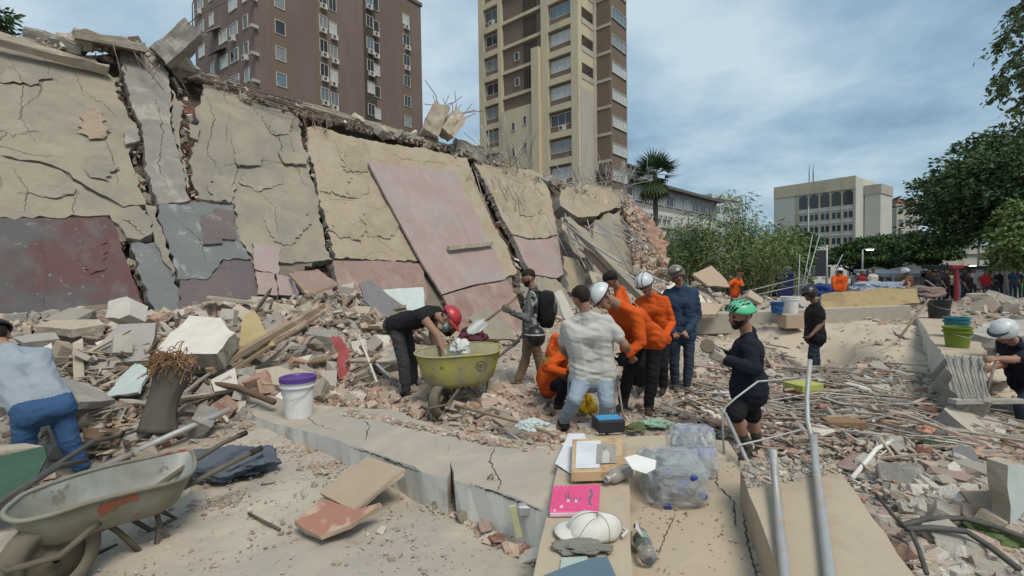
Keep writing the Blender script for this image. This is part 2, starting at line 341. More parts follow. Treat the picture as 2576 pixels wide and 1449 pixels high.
# plaster patches left where the white skin fell off
for poly in ([(1095, 1188), (1124, 1206), (1150, 1250), (1110, 1240)],[(905, 1120), (980, 1150), (1000, 1166), (915, 1138)]):
    q4 = [kpt(*p) for p in poly]
beamA = sheet(zpoly([(1425, 1092), (1575, 1092), (1580, 1190), (1592, 1449), (1612, 2300), (1130, 2300), (1340, 1449), (1398, 1190)], .8), UP, .55, res=.12, amp=.004, jag=.004, seg=.2, seed=9)
beamA.build('tan_beam', M['beam'], bev=.008, label='tan concrete beam carrying the pink notebook and white cap', cat='beam')
mb = sheet(zpoly([(1560, 1100), (1572, 1300), (1585, 1600), (1590, 2300), (2130, 2300), (1950, 1480), (1856, 1150), (1830, 1112), (1690, 1095)], .6), UP, .3, res=.1, amp=.012, jag=.015, seg=.12, freq=2, seed=12)
mb.build('trough_slab', M['beam'], label='cracked lower concrete slab between the two tan beams under the water packs', cat='slab')
mb = sheet(zpoly([(1862, 1182), (1905, 1212), (1898, 1168), (1960, 1152), (2030, 1160), (2088, 1150), (2302, 1449), (2640, 2300), (2140, 2300), (1958, 1440)], .8), UP, .55, res=.11, amp=.005, jag=.006, seg=.14, seed=15)
mb.build('pipe_beam', M['beam'], bev=.008, label='tan concrete beam under the two grey pipes at lower right', cat='beam')
M['crackfill'] = pm('crack_dirt', (.11, .085, .065), (.075, .06, .045), 10, bump=.4)

# ================================================================ THE COLLAPSED WALL
WD = V((.681, .732, 0)).normalized(); WU = V((-.445, .414, .794)); WU = (WU - WD * WU.dot(WD)).normalized(); WN = WD.cross(WU).normalized()
WB = pt(1270, 855, 11.6)
def wp(px, py, off=0.0): return onplane(px, py, WB + WN * off, WN)
wall = thing('collapsed_wall', (WB.x, WB.y, 0), 'huge cracked yellow plaster wall of a collapsed building leaning back over the rubble', 'wall')
def wslab(name, poly, off, mat, thick=.2, res=.16, amp=.02, jag=.035, seg=.09, mside=None, seed=0, freq=1.0, label=None):
    mb = sheet([wp(x, y, off) for x, y in poly], WN, thick, res, amp, jag, seg, freq, None, 0, 1 if mside else None, seed)
    o = mb.build(name, [mat, mside] if mside else [mat], wall); 
    if label: o['label'] = label
    return o
core = [(-330, 60), (-40, 95), (250, 135), (330, 120), (420, 165), (560, 215), (770, 290), (1060, 362), (1180, 395), (1300, 440), (1430, 480), (1560, 525), (1625, 600), (1668, 690), (1640, 740), (1500, 800), (1330, 850), (1290, 960), (900, 1000), (300, 1080), (-330, 1150)]
wslab('wall_core', core, -.34, M['core'], thick=1.6, res=.32, amp=.10, jag=.12, seg=.3, seed=40, freq=2.2)
M['plaster_flake'] = pm('plaster_flake', (.33, .295, .228), (.27, .242, .19), 2, bump=.9, bscale=14, c3=(.25, .228, .19), s3=2, t3=.54, w3=.2, bdist=.03); M['plaster_warm_flake'] = pm('plaster_warm_flake', (.365, .312, .225), (.32, .268, .19), 2, bump=1, bscale=12, c3=(.30, .245, .18), s3=2, t3=.54, w3=.2, bdist=.03)
M['backing'] = pm('backing_mortar', (.24, .205, .16), (.18, .15, .12), 4, bump=1, bscale=16, bdist=.03)
YW = M['plaster']; YW2 = M['plaster_warm']; CR = M['concrete']
S = 'plaster_slab'
for i, poly in enumerate([[(-330, 70), (110, 118), (225, 155), (272, 205), (300, 290), (325, 360), (312, 400), (335, 470), (350, 520), (362, 560), (330, 596), (300, 610), (335, 740), (352, 800), (320, 1030), (-330, 1100)], [(528, 222), (640, 258), (738, 300), (752, 370), (775, 440), (788, 500), (800, 570), (818, 645), (720, 700), (660, 880), (470, 900), (462, 720), (440, 640), (412, 540), (505, 498), (495, 440), (505, 360)], [(790, 330), (960, 368), (1160, 402), (1205, 500), (1235, 575), (1288, 690), (1296, 850), (1060, 820), (862, 780), (852, 650), (815, 510), (800, 420)]]):
    wslab('backing_layer', poly, -.035, M['backing'], thick=.2, res=.25, amp=.015, jag=.05, seed=160 + i)
wslab(S, [(-330, 58), (0, 88), (120, 108), (238, 148), (262, 178), (290, 200), (296, 245), (322, 285), (345, 318), (352, 352), (326, 378), (338, 430), (352, 478), (368, 512), (310, 520), (250, 490), (205, 460), (155, 425), (100, 408), (50, 403), (0, 390), (-330, 360)], .0, YW, amp=.035, seed=1, mside=CR)
wslab(S, [(-330, 363), (0, 393), (50, 407), (100, 412), (155, 429), (205, 465), (250, 495), (308, 524), (345, 517), (384, 548), (382, 590), (352, 604), (318, 598), (300, 565), (276, 541), (-330, 556)], .03, YW, amp=.03, seed=2, mside=CR)
wslab('gray_wall_panel', [(-330, 560), (140, 545), (266, 543), (288, 556), (296, 590), (312, 640), (345, 720), (352, 748), (372, 800), (330, 1040), (-330, 1120)], .015, M['graywall'], amp=.02, jag=.015, seed=3, mside=CR)
wslab('concrete_column', [(300, 128), (345, 132), (398, 142), (425, 190), (432, 240), (428, 300), (440, 350), (462, 420), (472, 488), (480, 505), (398, 512), (384, 470), (368, 430), (362, 372), (358, 320), (332, 262), (318, 215)], .07, CR, thick=.3, amp=.05, jag=.03, seed=4, freq=2)
wslab(S, [(434, 225), (448, 255), (462, 272), (452, 322), (452, 372), (468, 430), (478, 470), (470, 474), (458, 418), (442, 350), (430, 300)], .04, YW, amp=.03, seed=5, mside=M['brick'])
wslab(S, [(512, 210), (560, 220), (650, 252), (700, 262), (752, 300), (758, 352), (775, 395), (782, 440), (796, 490), (806, 560), (822, 625), (838, 652), (720, 660), (640, 650), (598, 600), (590, 512), (540, 506), (508, 500), (482, 452), (478, 398), (492, 352), (500, 312), (490, 280), (506, 250)], .02, YW, amp=.035, seed=6, mside=CR)
wslab(S, [(366, 516), (392, 520), (398, 560), (415, 610), (440, 680), (432, 690), (408, 640), (388, 604), (386, 560)], .05, YW, amp=.02, seed=7, mside=CR)
wslab('blue_gray_wall_panel', [(400, 516), (478, 506), (500, 512), (588, 514), (602, 600), (632, 650), (560, 650), (520, 700), (448, 700), (424, 610), (402, 560)], .035, M['bluegray'], amp=.025, seed=8, mside=CR)
wslab('blue_gray_wall_panel', [(330, 612), (385, 610), (412, 650), (442, 700), (448, 800), (400, 830), (372, 745), (356, 700), (338, 640)], .0, M['bluegray'], amp=.02, seed=9, mside=CR)
wslab('mauve_wall_panel', [(452, 704), (522, 704), (562, 654), (640, 655), (690, 740), (640, 900), (460, 920), (452, 800)], .01, M['mauvewall'], amp=.02, seed=10, mside=CR)
wslab(S, [(772, 322), (800, 318), (860, 338), (960, 360), (1060, 372), (1172, 398), (1186, 430), (1215, 500), (1244, 570), (1275, 620), (1300, 690), (1260, 700), (1180, 690), (1080, 656), (842, 650), (832, 600), (818, 545), (800, 490), (790, 420), (776, 380)], .03, YW2, amp=.04, seed=11, mside=CR, freq=1.6)
wslab('pink_wainscot', [(838, 656), (960, 656), (1062, 664), (1075, 740), (1060, 830), (860, 790)], .05, M['pinkred'], amp=.008, jag=.01, seed=12, mside=CR)
wslab(S, [(1192, 406), (1225, 412), (1262, 424), (1290, 420), (1340, 428), (1366, 440), (1382, 480), (1392, 530), (1402, 588), (1380, 596), (1330, 600), (1288, 588), (1272, 560), (1255, 530), (1232, 480)], .05, YW2, amp=.05, seed=13, mside=CR, freq=1.8)
wslab('pink_wainscot', [(1290, 592), (1330, 604), (1380, 600), (1403, 592), (1418, 690), (1400, 700), (1342, 690), (1320, 660)], .045, M['pink'], amp=.008, jag=.01, seed=14, mside=CR)
wslab(S, [(1306, 688), (1340, 694), (1398, 704), (1430, 740), (1440, 800), (1330, 840), (1310, 760)], .04, YW, amp=.06, seed=15, mside=CR)
# the tall pinkish sheet lying on the wall and its lower red-brown half
wslab('tall_pink_sheet', [(926, 408), (1040, 420), (1147, 432), (1178, 500), (1214, 570), (1250, 646), (1274, 702), (1192, 716), (1112, 740), (1062, 662), (1000, 548)], .16, M['pink'], thick=.06, amp=.012, jag=.004, seed=16, label='tall smooth dusty pink sheet leaning on the wall')
wslab('lower_pink_sheet', [(1114, 744), (1194, 720), (1276, 706), (1302, 744), (1318, 800), (1322, 862), (1270, 880), (1170, 870), (1150, 820)], .17, M['pinkred'], thick=.06, amp=.012, jag=.006, seed=17, label='reddish lower sheet below the tall pink sheet')
# small tiles and flakes
for i, (poly, mt) in enumerate([([(636, 612), (704, 622), (700, 690), (640, 676)], 'pink'), ([(642, 682), (690, 690), (700, 742), (650, 740)], 'pink'), ([(694, 690), (740, 700), (752, 742), (704, 742)], 'pink'), ([(736, 684), (800, 676), (850, 715), (770, 742)], 'pinkred'),
    ([(506, 540), (548, 530), (560, 612), (512, 614)], 'mauvewall'), ([(540, 524), (588, 530), (592, 602), (546, 600)], 'mauvewall'), ([(590, 388), (660, 392), (656, 416), (598, 414)], 'plaster'), ([(700, 380), (776, 384), (772, 412), (716, 410)], 'plaster'), ([(310, 330), (348, 322), (352, 352), (318, 362)], 'concrete'), ([(475, 310), (502, 316), (498, 352), (478, 344)], 'plaster')]):
    wslab('loose_flake', poly, .075 + .008 * (i % 4), M[mt], thick=.045, res=.12, amp=.008, jag=.02, seg=.08, seed=60 + i, mside=CR)
M['brickpatch'] = pm('exposed_brick_patch', (.345, .265, .20), (.36, .30, .22), 3, bump=1, bscale=10, c3=(.33, .23, .175), s3=3, t3=.58, stretch=(1, 1, 3), bdist=.03)
for i, poly in enumerate([[(205, 290), (240, 272), (268, 300), (262, 345), (225, 350), (208, 325)], [(1300, 480), (1340, 470), (1372, 490), (1378, 540), (1320, 530)], [(800, 345), (850, 365), (872, 430), (830, 450), (802, 400)]]):
    wslab('exposed_patch', poly, .03, M['brickpatch'], thick=.012, res=.1, amp=.02, jag=.07, seg=.08, seed=80 + i, freq=4)
for i, (cx_, cy_, w_, h_, mt, off) in enumerate([(60, 190, 70, 26, 'plaster', .03), (40, 320, 60, 20, 'plaster', .03), (255, 420, 40, 36, 'plaster', .045), (130, 480, 80, 16, 'plaster', .055), (660, 450, 70, 30, 'plaster', .05), (560, 470, 36, 40, 'plaster', .05), (720, 560, 60, 60, 'plaster', .05), (700, 320, 40, 24, 'plaster', .05), (900, 400, 50, 46, 'plaster_warm', .06), (960, 560, 60, 50, 'plaster_warm', .06), (880, 580, 50, 24, 'plaster_warm', .06), (1330, 510, 36, 40, 'plaster_warm', .08), (900, 470, 34, 30, 'plaster_warm', .06), (230, 640, 40, 70, 'graywall', .03)]):
    rr_ = random.Random(i); wslab('flaked_patch', [(cx_ + w_ * math.cos(a) * rr_.uniform(.6, 1.1), cy_ + h_ * math.sin(a) * rr_.uniform(.6, 1.1)) for a in [6.283 * k / 11 for k in range(11)]], off, M[mt + '_flake' if mt + '_flake' in M else mt], thick=.012, res=.09, amp=.012, jag=.05, seg=.06, seed=140 + i, freq=5)
# right hand broken end: stacked slabs, jumbled blocks
for i, (poly, off, mt) in enumerate([([(1410, 478), (1470, 462), (1555, 478), (1562, 520), (1500, 545), (1440, 540), (1412, 515)], .10, 'plaster_warm'), ([(1498, 552), (1560, 530), (1582, 600), (1596, 690), (1560, 740), (1500, 720), (1492, 640)], .06, 'plaster'),
    ([(1412, 545), (1440, 555), (1490, 590), (1490, 640), (1460, 650), (1420, 600)], .02, 'plaster_warm'), ([(1420, 640), (1455, 655), (1472, 690), (1478, 740), (1430, 735)], .12, 'plaster_warm'), ([(1482, 680), (1520, 700), (1530, 750), (1490, 760)], .05, 'chunk_tan'),
    ([(1565, 540), (1590, 560), (1612, 640), (1600, 690), (1586, 620)], .12, 'chunk_gray'), ([(1600, 600), (1640, 640), (1642, 690), (1612, 690)], .16, 'plaster')]):
    wslab('broken_block', poly, off, M[mt], thick=.5, res=.4, amp=.08, jag=.10, seg=.3, seed=100 + i, mside=M['concrete'], freq=1.5)
wslab('brick_face', [(1570, 505), (1600, 520), (1640, 548), (1668, 590), (1684, 660), (1640, 650), (1612, 610), (1590, 560)], .1, M['brick'], thick=.6, res=.22, amp=.35, jag=.2, seg=.3, seed=120, freq=2.5, label='crumbled red brick face at the far end of the wall')
# ================================================================ TOWERS AND BUILDINGS BEHIND
M['tbrown'] = pm('brown_tower_brick', (.18, .132, .116), (.162, .118, .104), .6, bump=.3, bscale=8, c3=(.20, .15, .13), s3=.25, t3=.55, w3=.2, stretch=(1, 1, .35))
M['tbrown2'] = pm('dark_brown_brick', (.185, .14, .107), (.165, .125, .096), .5, bump=.3, bscale=8, c3=(.18, .125, .09), s3=.3, t3=.55, w3=.2)
M['beige'] = pm('beige_concrete', (.55, .475, .33), (.50, .43, .30), .5, bump=.3, bscale=6, c3=(.42, .37, .27), s3=.35, t3=.58, w3=.12, stretch=(1, 1, .3))
M['beige2'] = pm('grey_beige_render', (.44, .41, .345), (.40, .37, .31), .4, bump=.2, bscale=4, c3=(.28, .26, .215), s3=.3, t3=.57, w3=.15, stretch=(1, 1, .3))
M['frame'] = pm('window_frame', (.55, .54, .50), (.48, .47, .44), 2, rough=.6, bump=0)
M['acwhite'] = pm('ac_casing', (.58, .57, .53), (.48, .46, .42), 3, rough=.6, bump=0)
M['louver'] = pm('dark_louver', (.075, .06, .048), (.06, .05, .04), 3, bump=.2)
def glass(name, c, r=.12):
    return pm(name, c, tuple(x * 1.5 for x in c), 1.2, rough=r, bump=0, spec=.6)
M['pane_d'] = glass('dark_pane', (.03, .032, .035)); M['pane_m'] = glass('curtained_pane', (.17, .18, .175), .2); M['pane_l'] = glass('pale_blind_pane', (.36, .37, .35), .3); M['pane_b'] = glass('sky_pane', (.10, .14, .16), .08)
PANES = ['pane_d', 'pane_m', 'pane_l', 'pane_b', 'pane_d']
_cache = {}
def inst(mesh, name, parent, loc, rot=None, rz=0):
    o = bpy.data.objects.new(name, mesh); COL.objects.link(o); o.parent = parent; o.location = loc; o.rotation_euler = (0, 0, rz); return o
def wmesh(key, w_, h_, split, mat, t=.06, d=.10):
    """window frame (box ring with mullions) in the XZ plane facing -Y, with its pane as a second mesh"""
    k = (key, round(w_, 2), round(h_, 2), split, mat)
    if k in _cache: return _cache[k]
    m = MB()
    for x in (-w_ / 2 + t / 2, w_ / 2 - t / 2): m.box((x, -d / 2, 0), (t, d, h_))
    for z in (-h_ / 2 + t / 2, h_ / 2 - t / 2): m.box((0, -d / 2, z), (w_ - 2 * t, d, t))
    for i in range(1, split): m.box((-w_ / 2 + w_ * i / split, -d * .4, 0), (t * .7, d * .7, h_ - 2 * t))
    def raw(m_, mt):
        me = bpy.data.meshes.new(key); me.from_pydata([tuple(v) for v in m_.v], [], m_.f); me.materials.append(mt)
        bm = bmesh.new(); bm.from_mesh(me); bmesh.ops.recalc_face_normals(bm, faces=bm.faces); bm.to_mesh(me); bm.free(); return me
    fr = raw(m, M['frame']); g_ = MB().box((0, -.02, 0), (w_ - 2 * t, .03, h_ - 2 * t)); pn = raw(g_, M[mat]); _cache[k] = (fr, pn); return fr, pn
def acmesh():
    if 'ac' in _cache: return _cache['ac']
    m = MB().box((0, -.22, 0), (.85, .4, .6)); m.lathe((-.12, -.43, 0), (0, -1, 0), [(.2, 0), (.2, .02), (.05, .03)], 12, 1)
    me = bpy.data.meshes.new('air_conditioner'); me.from_pydata([tuple(v) for v in m.v], [], m.f); me.materials.append(M['acwhite']); me.materials.append(M['louver']); me.polygons.foreach_set('material_index', m.m)
    _cache['ac'] = me; return me
def put_window(parent, loc, rz, w_, h_, split, mat, ac=0):
    fr, pn = wmesh('window', w_, h_, split, mat); o = inst(fr, 'window', parent, loc, rz=rz); inst(pn, 'pane', o, (0, 0, 0))
    if ac: inst(acmesh(), 'air_conditioner', parent, V(loc) + Matrix.Rotation(rz, 3, 'Z') @ V((random.uniform(-.2, .2), 0, -h_ / 2 - .35)), rz=rz)
class Face:
    """vertical face: origin o2 (x,y), direction along the face d2; outward normal on the camera side"""
    def __init__(s, o2, d2): s.o = V((*o2, 0)); s.d = V((*d2, 0)).normalized(); s.n = V((s.d.y, -s.d.x, 0)); s.flip = False
    def at(s, px):                                   # distance along the face seen at picture column px (near its middle height)
        k = (px - 1288) / FPX; return (k * s.o.y - s.o.x) / (s.d.x - k * s.d.y)
    def zat(s, L, py, px):
        y = s.o.y + s.d.y * L; return pt(px, py, y).z
rw = random.Random(5)
# ---- brown tower
X0, Y0 = -28.26, 54.0; e2 = V((.586, .81, 0)); e1 = V((-.81, .586, 0)); C0 = V((X0, Y0, 0))
t1 = thing('apartment_tower', C0, 'dark brown brick apartment tower at left with many air conditioners', 'building')
H1 = 43.2; LR = 25.3; LL = 15.6
m = MB(); c = [C0, C0 + e2 * LR, C0 + e2 * LR + e1 * LL, C0 + e1 * LL]; m.prism([p + V((0, 0, -1)) for p in c], (0, 0, H1 + 1)); m.build('wall', M['tbrown'], t1)
m = MB(); c2 = [C0 - e2 * .2 - e1 * .2, C0 + e2 * (LR + .2) - e1 * .2, C0 + e2 * (LR + .2) + e1 * (LL + .2), C0 + e1 * (LL + .2) - e2 * .2]; m.prism([p + V((0, 0, H1)) for p in c2], (0, 0, .5)); m.build('roof_parapet', M['tbrown2'], t1)
rzR = math.atan2(e2.y, e2.x); rzL = math.atan2(-e1.y, -e1.x)
fR = Face((X0, Y0), (e2.x, e2.y))
for ci, (px, ww, split) in enumerate([(722, 1.25, 1), (829, 1.15, 2), (853, 1.1, 2), (944, 1.15, 2), (960, 1.0, 1), (1034, 1.3, 2)]):
    L = fR.at(px)
    for k in range(3, 14):
        z = 1.7 + 3 * k - .8 + (-.25 if ci in (2, 4) else 0); p = e2 * L + V((0, 0, z)); p -= e1 * .0
        put_window(t1, p - V((-e2.y, e2.x, 0)) * .0, rzR, ww, 1.6, split, rw.choice(PANES), ac=(ci > 0 and rw.random() < .55))
    if ci in (0, 1, 3, 5):
        m = MB(); q = C0 + e2 * L; rot = Matrix.Rotation(rzR, 3, 'Z'); m.box(q + V((0, 0, H1 / 2)), (ww + .9, .04, H1 - 2), rot); m.build('recessed_window_strip', M['louver'] if ci in (3,) else M['tbrown2'], t1)
for ci, L in enumerate((2.0, 4.9, 7.6, 10.6, 13.6)):
    for k in range(3, 15):
        if (k + ci) % 7 == 6: continue
        put_window(t1, e1 * L + V((0, 0, 1.0 + 3 * k)), rzL, (1.1, 2.0, 2.0, 1.1, 1.6)[ci], 1.5, (1, 2, 2, 1, 2)[ci], rw.choice(['pane_l', 'pane_m', 'pane_l', 'pane_d']), ac=rw.random() < .12)
for (L, z, ww, mt) in ((8.2, 29.6, 2.6, 'louver'), (11.5, 26.6, 2.4, 'louver'), (9.4, 32.5, 2.2, 'frame'), (6.6, 20.2, 2.2, 'frame')):
    m = MB(); q = C0 + e1 * L + V((0, 0, z)); nrm = -e2
    a = q + e1 * ww / 2; b = q - e1 * ww / 2; m.prism([a, b, b + nrm * 1.1 - V((0, 0, .8)), a + nrm * 1.1 - V((0, 0, .8))], (0, 0, .06)); m.build('awning', M[mt], t1)
for k in range(4, 15):
    m = MB(); m.box(C0 + V((0, 0, 3 * k - .2)) - e2 * .15 - e1 * .1, (.8, .5, .35), Matrix.Rotation(rzR, 3, 'Z')); m.build('corner_ledge', M['beige2'], t1)
# ---- beige and brown tower
X0, Y0 = 7.6, 53.0; a1 = V((.765, -.644, 0)); a2 = V((.644, .765, 0)); T0 = V((X0, Y0, 0)); rz2 = math.atan2(a1.y, a1.x); rzS = math.atan2(a2.y, a2.x)
t2 = thing('striped_tower', T0, 'beige and brown apartment tower with recessed balconies right of centre', 'building')
def tb(x0, x1, y0, y1, z0, z1):                       # box in the tower's own frame
    m = MB(); c = [T0 + a1 * x + a2 * y + V((0, 0, z0)) for x, y in ((x0, y0), (x1, y0), (x1, y1), (x0, y1))]; return m.prism(c, (0, 0, z1 - z0))
HT = 47; FL = 3.06; ZB = 29.95
tb(-15.0, -.05, .5, 7.8, -1, HT).build('wall', M['tbrown2'], t2)
tb(0.05, 1.9, 3.8, 7.8, -1, HT).build('side_wall', M['tbrown2'], t2)
for x0, x1, y0 in ((-15.05, -14.15, 0), (-11.75, -11.2, 0), (-5.0, -4.06, -.05), (-.94, 0, 0)): tb(x0, x1, y0, 7.82 if x0 < -14 or x0 > -1 else .6, -1, HT).build('pilaster', M['beige'], t2)
tb(-6.1, -5.05, -.55, .55, -1, 28.2).build('stub_pilaster', M['beige'], t2)
tb(-11.2, -5.0, -.12, .55, -1, 22.1).build('rendered_lower_wall', M['beige'], t2)
tb(-.9, .08, .45, 3.5, -1, 22.6).build('rendered_side_wall', M['beige2'], t2)
tb(-.5, .12, 3.25, 3.85, -1, HT).build('pilaster', M['beige2'], t2)
for k in range(-9, 6):
    zb = ZB + FL * k
    for x0, x1 in ((-14.15, -11.75), (-4.06, -.94)): tb(x0, x1, .02, .55, zb - .35, zb + .35).build('balcony_band', M['beige'], t2)
    if zb > 22.5:
        tb(-11.2, -5.0 if zb > 28.5 else -6.1, .2, .55, zb - .12, zb + .25).build('balcony_band', M['beige'], t2)
        tb(-.4, .06, .7, 3.3, zb - .3, zb + .3).build('balcony_band', M['beige2'], t2)
        tb(-.3, .0, .75, 3.2, zb + .3, zb + 1.5).build('louver_panel', M['louver'], t2)
        for s in range(6):
            x = -7.9 + s * .34
            if zb < 40: tb(x, x + .15, .38, .47, zb + .5, zb + 2.7).build('vent_slot', M['louver'], t2)
        if k in (-1, -2): put_window(t2, a1 * -9.0 + a2 * .48 + V((0, 0, zb + 1.6)), rz2, .7, 1.0, 1, 'pane_d')
    tb(-.0, 1.95, 3.72, 3.82, zb - .1, zb + .22).build('floor_band', M['beige2'], t2)
    for xc, ww in ((-12.95, 2.2), (-2.5, 2.9)):
        put_window(t2, a1 * xc + a2 * .47 + V((0, 0, zb + 1.75)), rz2, ww, 1.35, 3 if ww > 2.5 else 2, rw.choice(['pane_d', 'pane_d', 'pane_d', 'pane_b'])if k > -1 else rw.choice(['pane_m', 'pane_l', 'pane_d']), ac=(k, xc > -5) in ((-4, True), (1, False)) or (k == -6 and xc > -5))
        tb(xc - ww / 2, xc + ww / 2, .36, .52, zb + .36, zb + 1.04).build('spandrel', M['tbrown2'], t2)
    put_window(t2, a1 * 1.93 + a2 * 5.85 + V((0, 0, zb + 1.5)), rzS, 3.6, 1.25, 4, rw.choice(['pane_m', 'pane_b', 'pane_l', 'pane_m']))
for (xc, z) in ((-9.2, 19.9), (-7.4, 20.3), (-9.2, 16.8), (-7.4, 17.2), (-9.2, 13.8), (-7.4, 14.2)): put_window(t2, a1 * xc + a2 * -.13 + V((0, 0, z)), rz2, .55, 1.0, 1, 'pane_d')
# ---- arched office building
X0, Y0 = 86.2, 120.0; b1 = V((-.6, .8, 0)); T0 = V((X0, Y0, 0)); rzb = math.atan2(-b1.y, -b1.x); bd = V((.8, .6, 0))
t3 = thing('arched_office_building', T0, 'pale office building with arched top floor openings behind the trees', 'building')
def tb3(x0, x1, y0, y1, z0, z1):
    m = MB(); c = [T0 + b1 * x + bd * y + V((0, 0, z0)) for x, y in ((x0, y0), (x1, y0), (x1, y1), (x0, y1))]; return m.prism(c, (0, 0, z1 - z0))
M['palewall'] = pm('pale_stone', (.54, .53, .47), (.49, .48, .42), .3, bump=0)
tb3(0, 19.5, .4, 15, -1, 25.2).build('wall', M['palewall'], t3)
tb3(-.1, 19.6, 0, .6, 22.2, 25.4).build('top_fascia', M['beige'], t3)
tb3(14.2, 19.6, .1, .5, 0, 22.1).build('stone_panel', M['palewall'], t3)
tb3(-.1, .3, .05, .5, 0, 22.2).build('pier', M['beige2'], t3)
for i in range(5):
    x = 1.6 + i * 2.6
    m = MB(); pts = [T0 + b1 * (x + 1.05 * math.cos(a)) + bd * .33 + V((0, 0, 21.0 + 1.0 * math.sin(a))) for a in [math.pi * k / 10 for k in range(11)]]; pts += [T0 + b1 * (x - 1.05) + bd * .33 + V((0, 0, 18.4)), T0 + b1 * (x + 1.05) + bd * .33 + V((0, 0, 18.4))]
    m.prism(pts, bd * -.05); m.build('arched_opening', M['pane_d'], t3)
    for k in range(5):
        for s in (-.55, .55): put_window(t3, b1 * (x + s) + bd * .38 + V((0, 0, 15.9 - 3.3 * k)), rzb, .95, 1.7, 1, 'pane_d')
for i in range(6): tb3(.2 + i * 2.6, .45 + i * 2.6, .1, .45, 0, 22.1).build('fin', M['beige'], t3)
for k in range(6): tb3(.2, 14.2, .2, .44, 16.8 - 3.3 * k + .4, 17.5 - 3.3 * k + .4).build('floor_band', M['palewall'], t3)
tb3(-3.6, -.2, 6, 15, -1, 21.0).build('side_wing', M['palewall'], t3)
tb3(-3.8, -.1, 5.8, 15, 21.0, 23.4).build('side_wing_roof', M['beige2'], t3)
m = MB()
for k in range(7): m.cyl(T0 + b1 * (11 + .5 * (k % 4)) + bd * (4 + k % 2) + V((0, 0, 25)), T0 + b1 * (11 + .5 * (k % 4)) + bd * (4 + k % 2) + V((0, 0, 29 + (k * 37 % 5) * .5)), .07, n=5)
m.build('roof_antennas', M['galv'], t3)
# ---- low grey building behind the palm, distant blocks
X0, Y0 = 15.1, 60; d4 = V((.69, .72, 0)); n4 = V((-.72, .69, 0)); T0 = V((X0, Y0, 0)); rz4 = math.atan2(d4.y, d4.x)
t4 = thing('low_gray_building', T0, 'low grey apartment building with overhanging roof behind the fan palm', 'building')
def tb4(x0, x1, y0, y1, z0, z1):
    m = MB(); c = [T0 + d4 * x + n4 * y + V((0, 0, z0)) for x, y in ((x0, y0), (x1, y0), (x1, y1), (x0, y1))]; return m.prism(c, (0, 0, z1 - z0))
M['graybld'] = pm('gray_render', (.27, .265, .25), (.23, .225, .215), .5, bump=.2); M['roofgray'] = pm('gray_roof', (.13, .125, .12), (.11, .11, .105), 1, bump=.2)
tb4(-6, 28, 0, 10, -1, 13.3).build('wall', M['graybld'], t4); tb4(-7, 28.6, -.9, 10, 13.3, 13.7).build('roof', M['roofgray'], t4)
tb4(4, 11, 3, 9, 13.7, 16.2).build('roof_hut', M['palewall'], t4); tb4(3.6, 11.4, 2.4, 9, 16.2, 16.5).build('hut_roof', M['roofgray'], t4)
tb4(-6, 28, -.12, .05, 8.0, 10.2).build('pale_band', M['palewall'], t4)
for i in range(11): put_window(t4, d4 * (-4 + i * 2.9) - n4 * .02 + V((0, 0, 11.8)), rz4, 2.3, 1.5, 2, rw.choice(['pane_d', 'pane_m', 'pane_d']))
for i in range(6): inst(acmesh(), 'air_conditioner', t4, d4 * (3 + i * 1.4) - n4 * .1 + V((0, 0, 9.4)), rz=rz4)
def block(name, px0, px1, py, y, depth, mat, label, roof=None, rows=3, cols=4, pane='pane_d'):
    a = pt(px0, py, y); b = pt(px1, py, y + 6); t = thing(name, (a.x, a.y, 0), label, 'building'); d = (b - a); d.z = 0; L = d.length; d.normalize(); nn = V((-d.y, d.x, 0)); H = a.z
    m = MB().prism([V((p.x, p.y, -1)) for p in (a, a + d * L, a + d * L + nn * depth, a + nn * depth)], (0, 0, H + 1)); m.build('wall', mat, t)
    m = MB().prism([V((p.x, p.y, H)) for p in (a - d * .3 - nn * .3, a + d * (L + .3) - nn * .3, a + d * (L + .3) + nn * depth, a - d * .3 + nn * depth)], (0, 0, .9)); m.build('roof', roof or mat, t)
    for r_ in range(rows):
        for c_ in range(cols): put_window(t, d * (L * (c_ + .5) / cols) + V((0, 0, H - 2.3 - 3.2 * r_)) - nn * .02, math.atan2(d.y, d.x), L / cols * .62, 1.5, 2, pane)
    return t
M['whitebld'] = pm('white_render', (.52, .54, .54), (.46, .48, .48), .4, bump=0); M['redroof'] = pm('red_cladding', (.42, .13, .10), (.36, .10, .08), .6, bump=.1)
block('white_block', 1790, 1862, 498, 105, 12, M['whitebld'], 'distant white building with glazed top floor behind the bamboo', rows=3, cols=3, pane='pane_b')
block('red_topped_building', 2256, 2312, 508, 135, 14, M['beige2'], 'distant building with red cladding on top behind the large tree', roof=M['redroof'], rows=4, cols=3)
block('street_building', 2030, 2300, 640, 62, 8, M['palewall'], 'low pale street front building under the spreading trees', rows=1, cols=9)
block('street_building_far_right', 2330, 2700, 640, 58, 8, M['beige2'], 'low beige street front at far right behind the crowd', rows=1, cols=10, pane='pane_m')
COL.objects['street_building_far_right'].name = 'street_building.001'

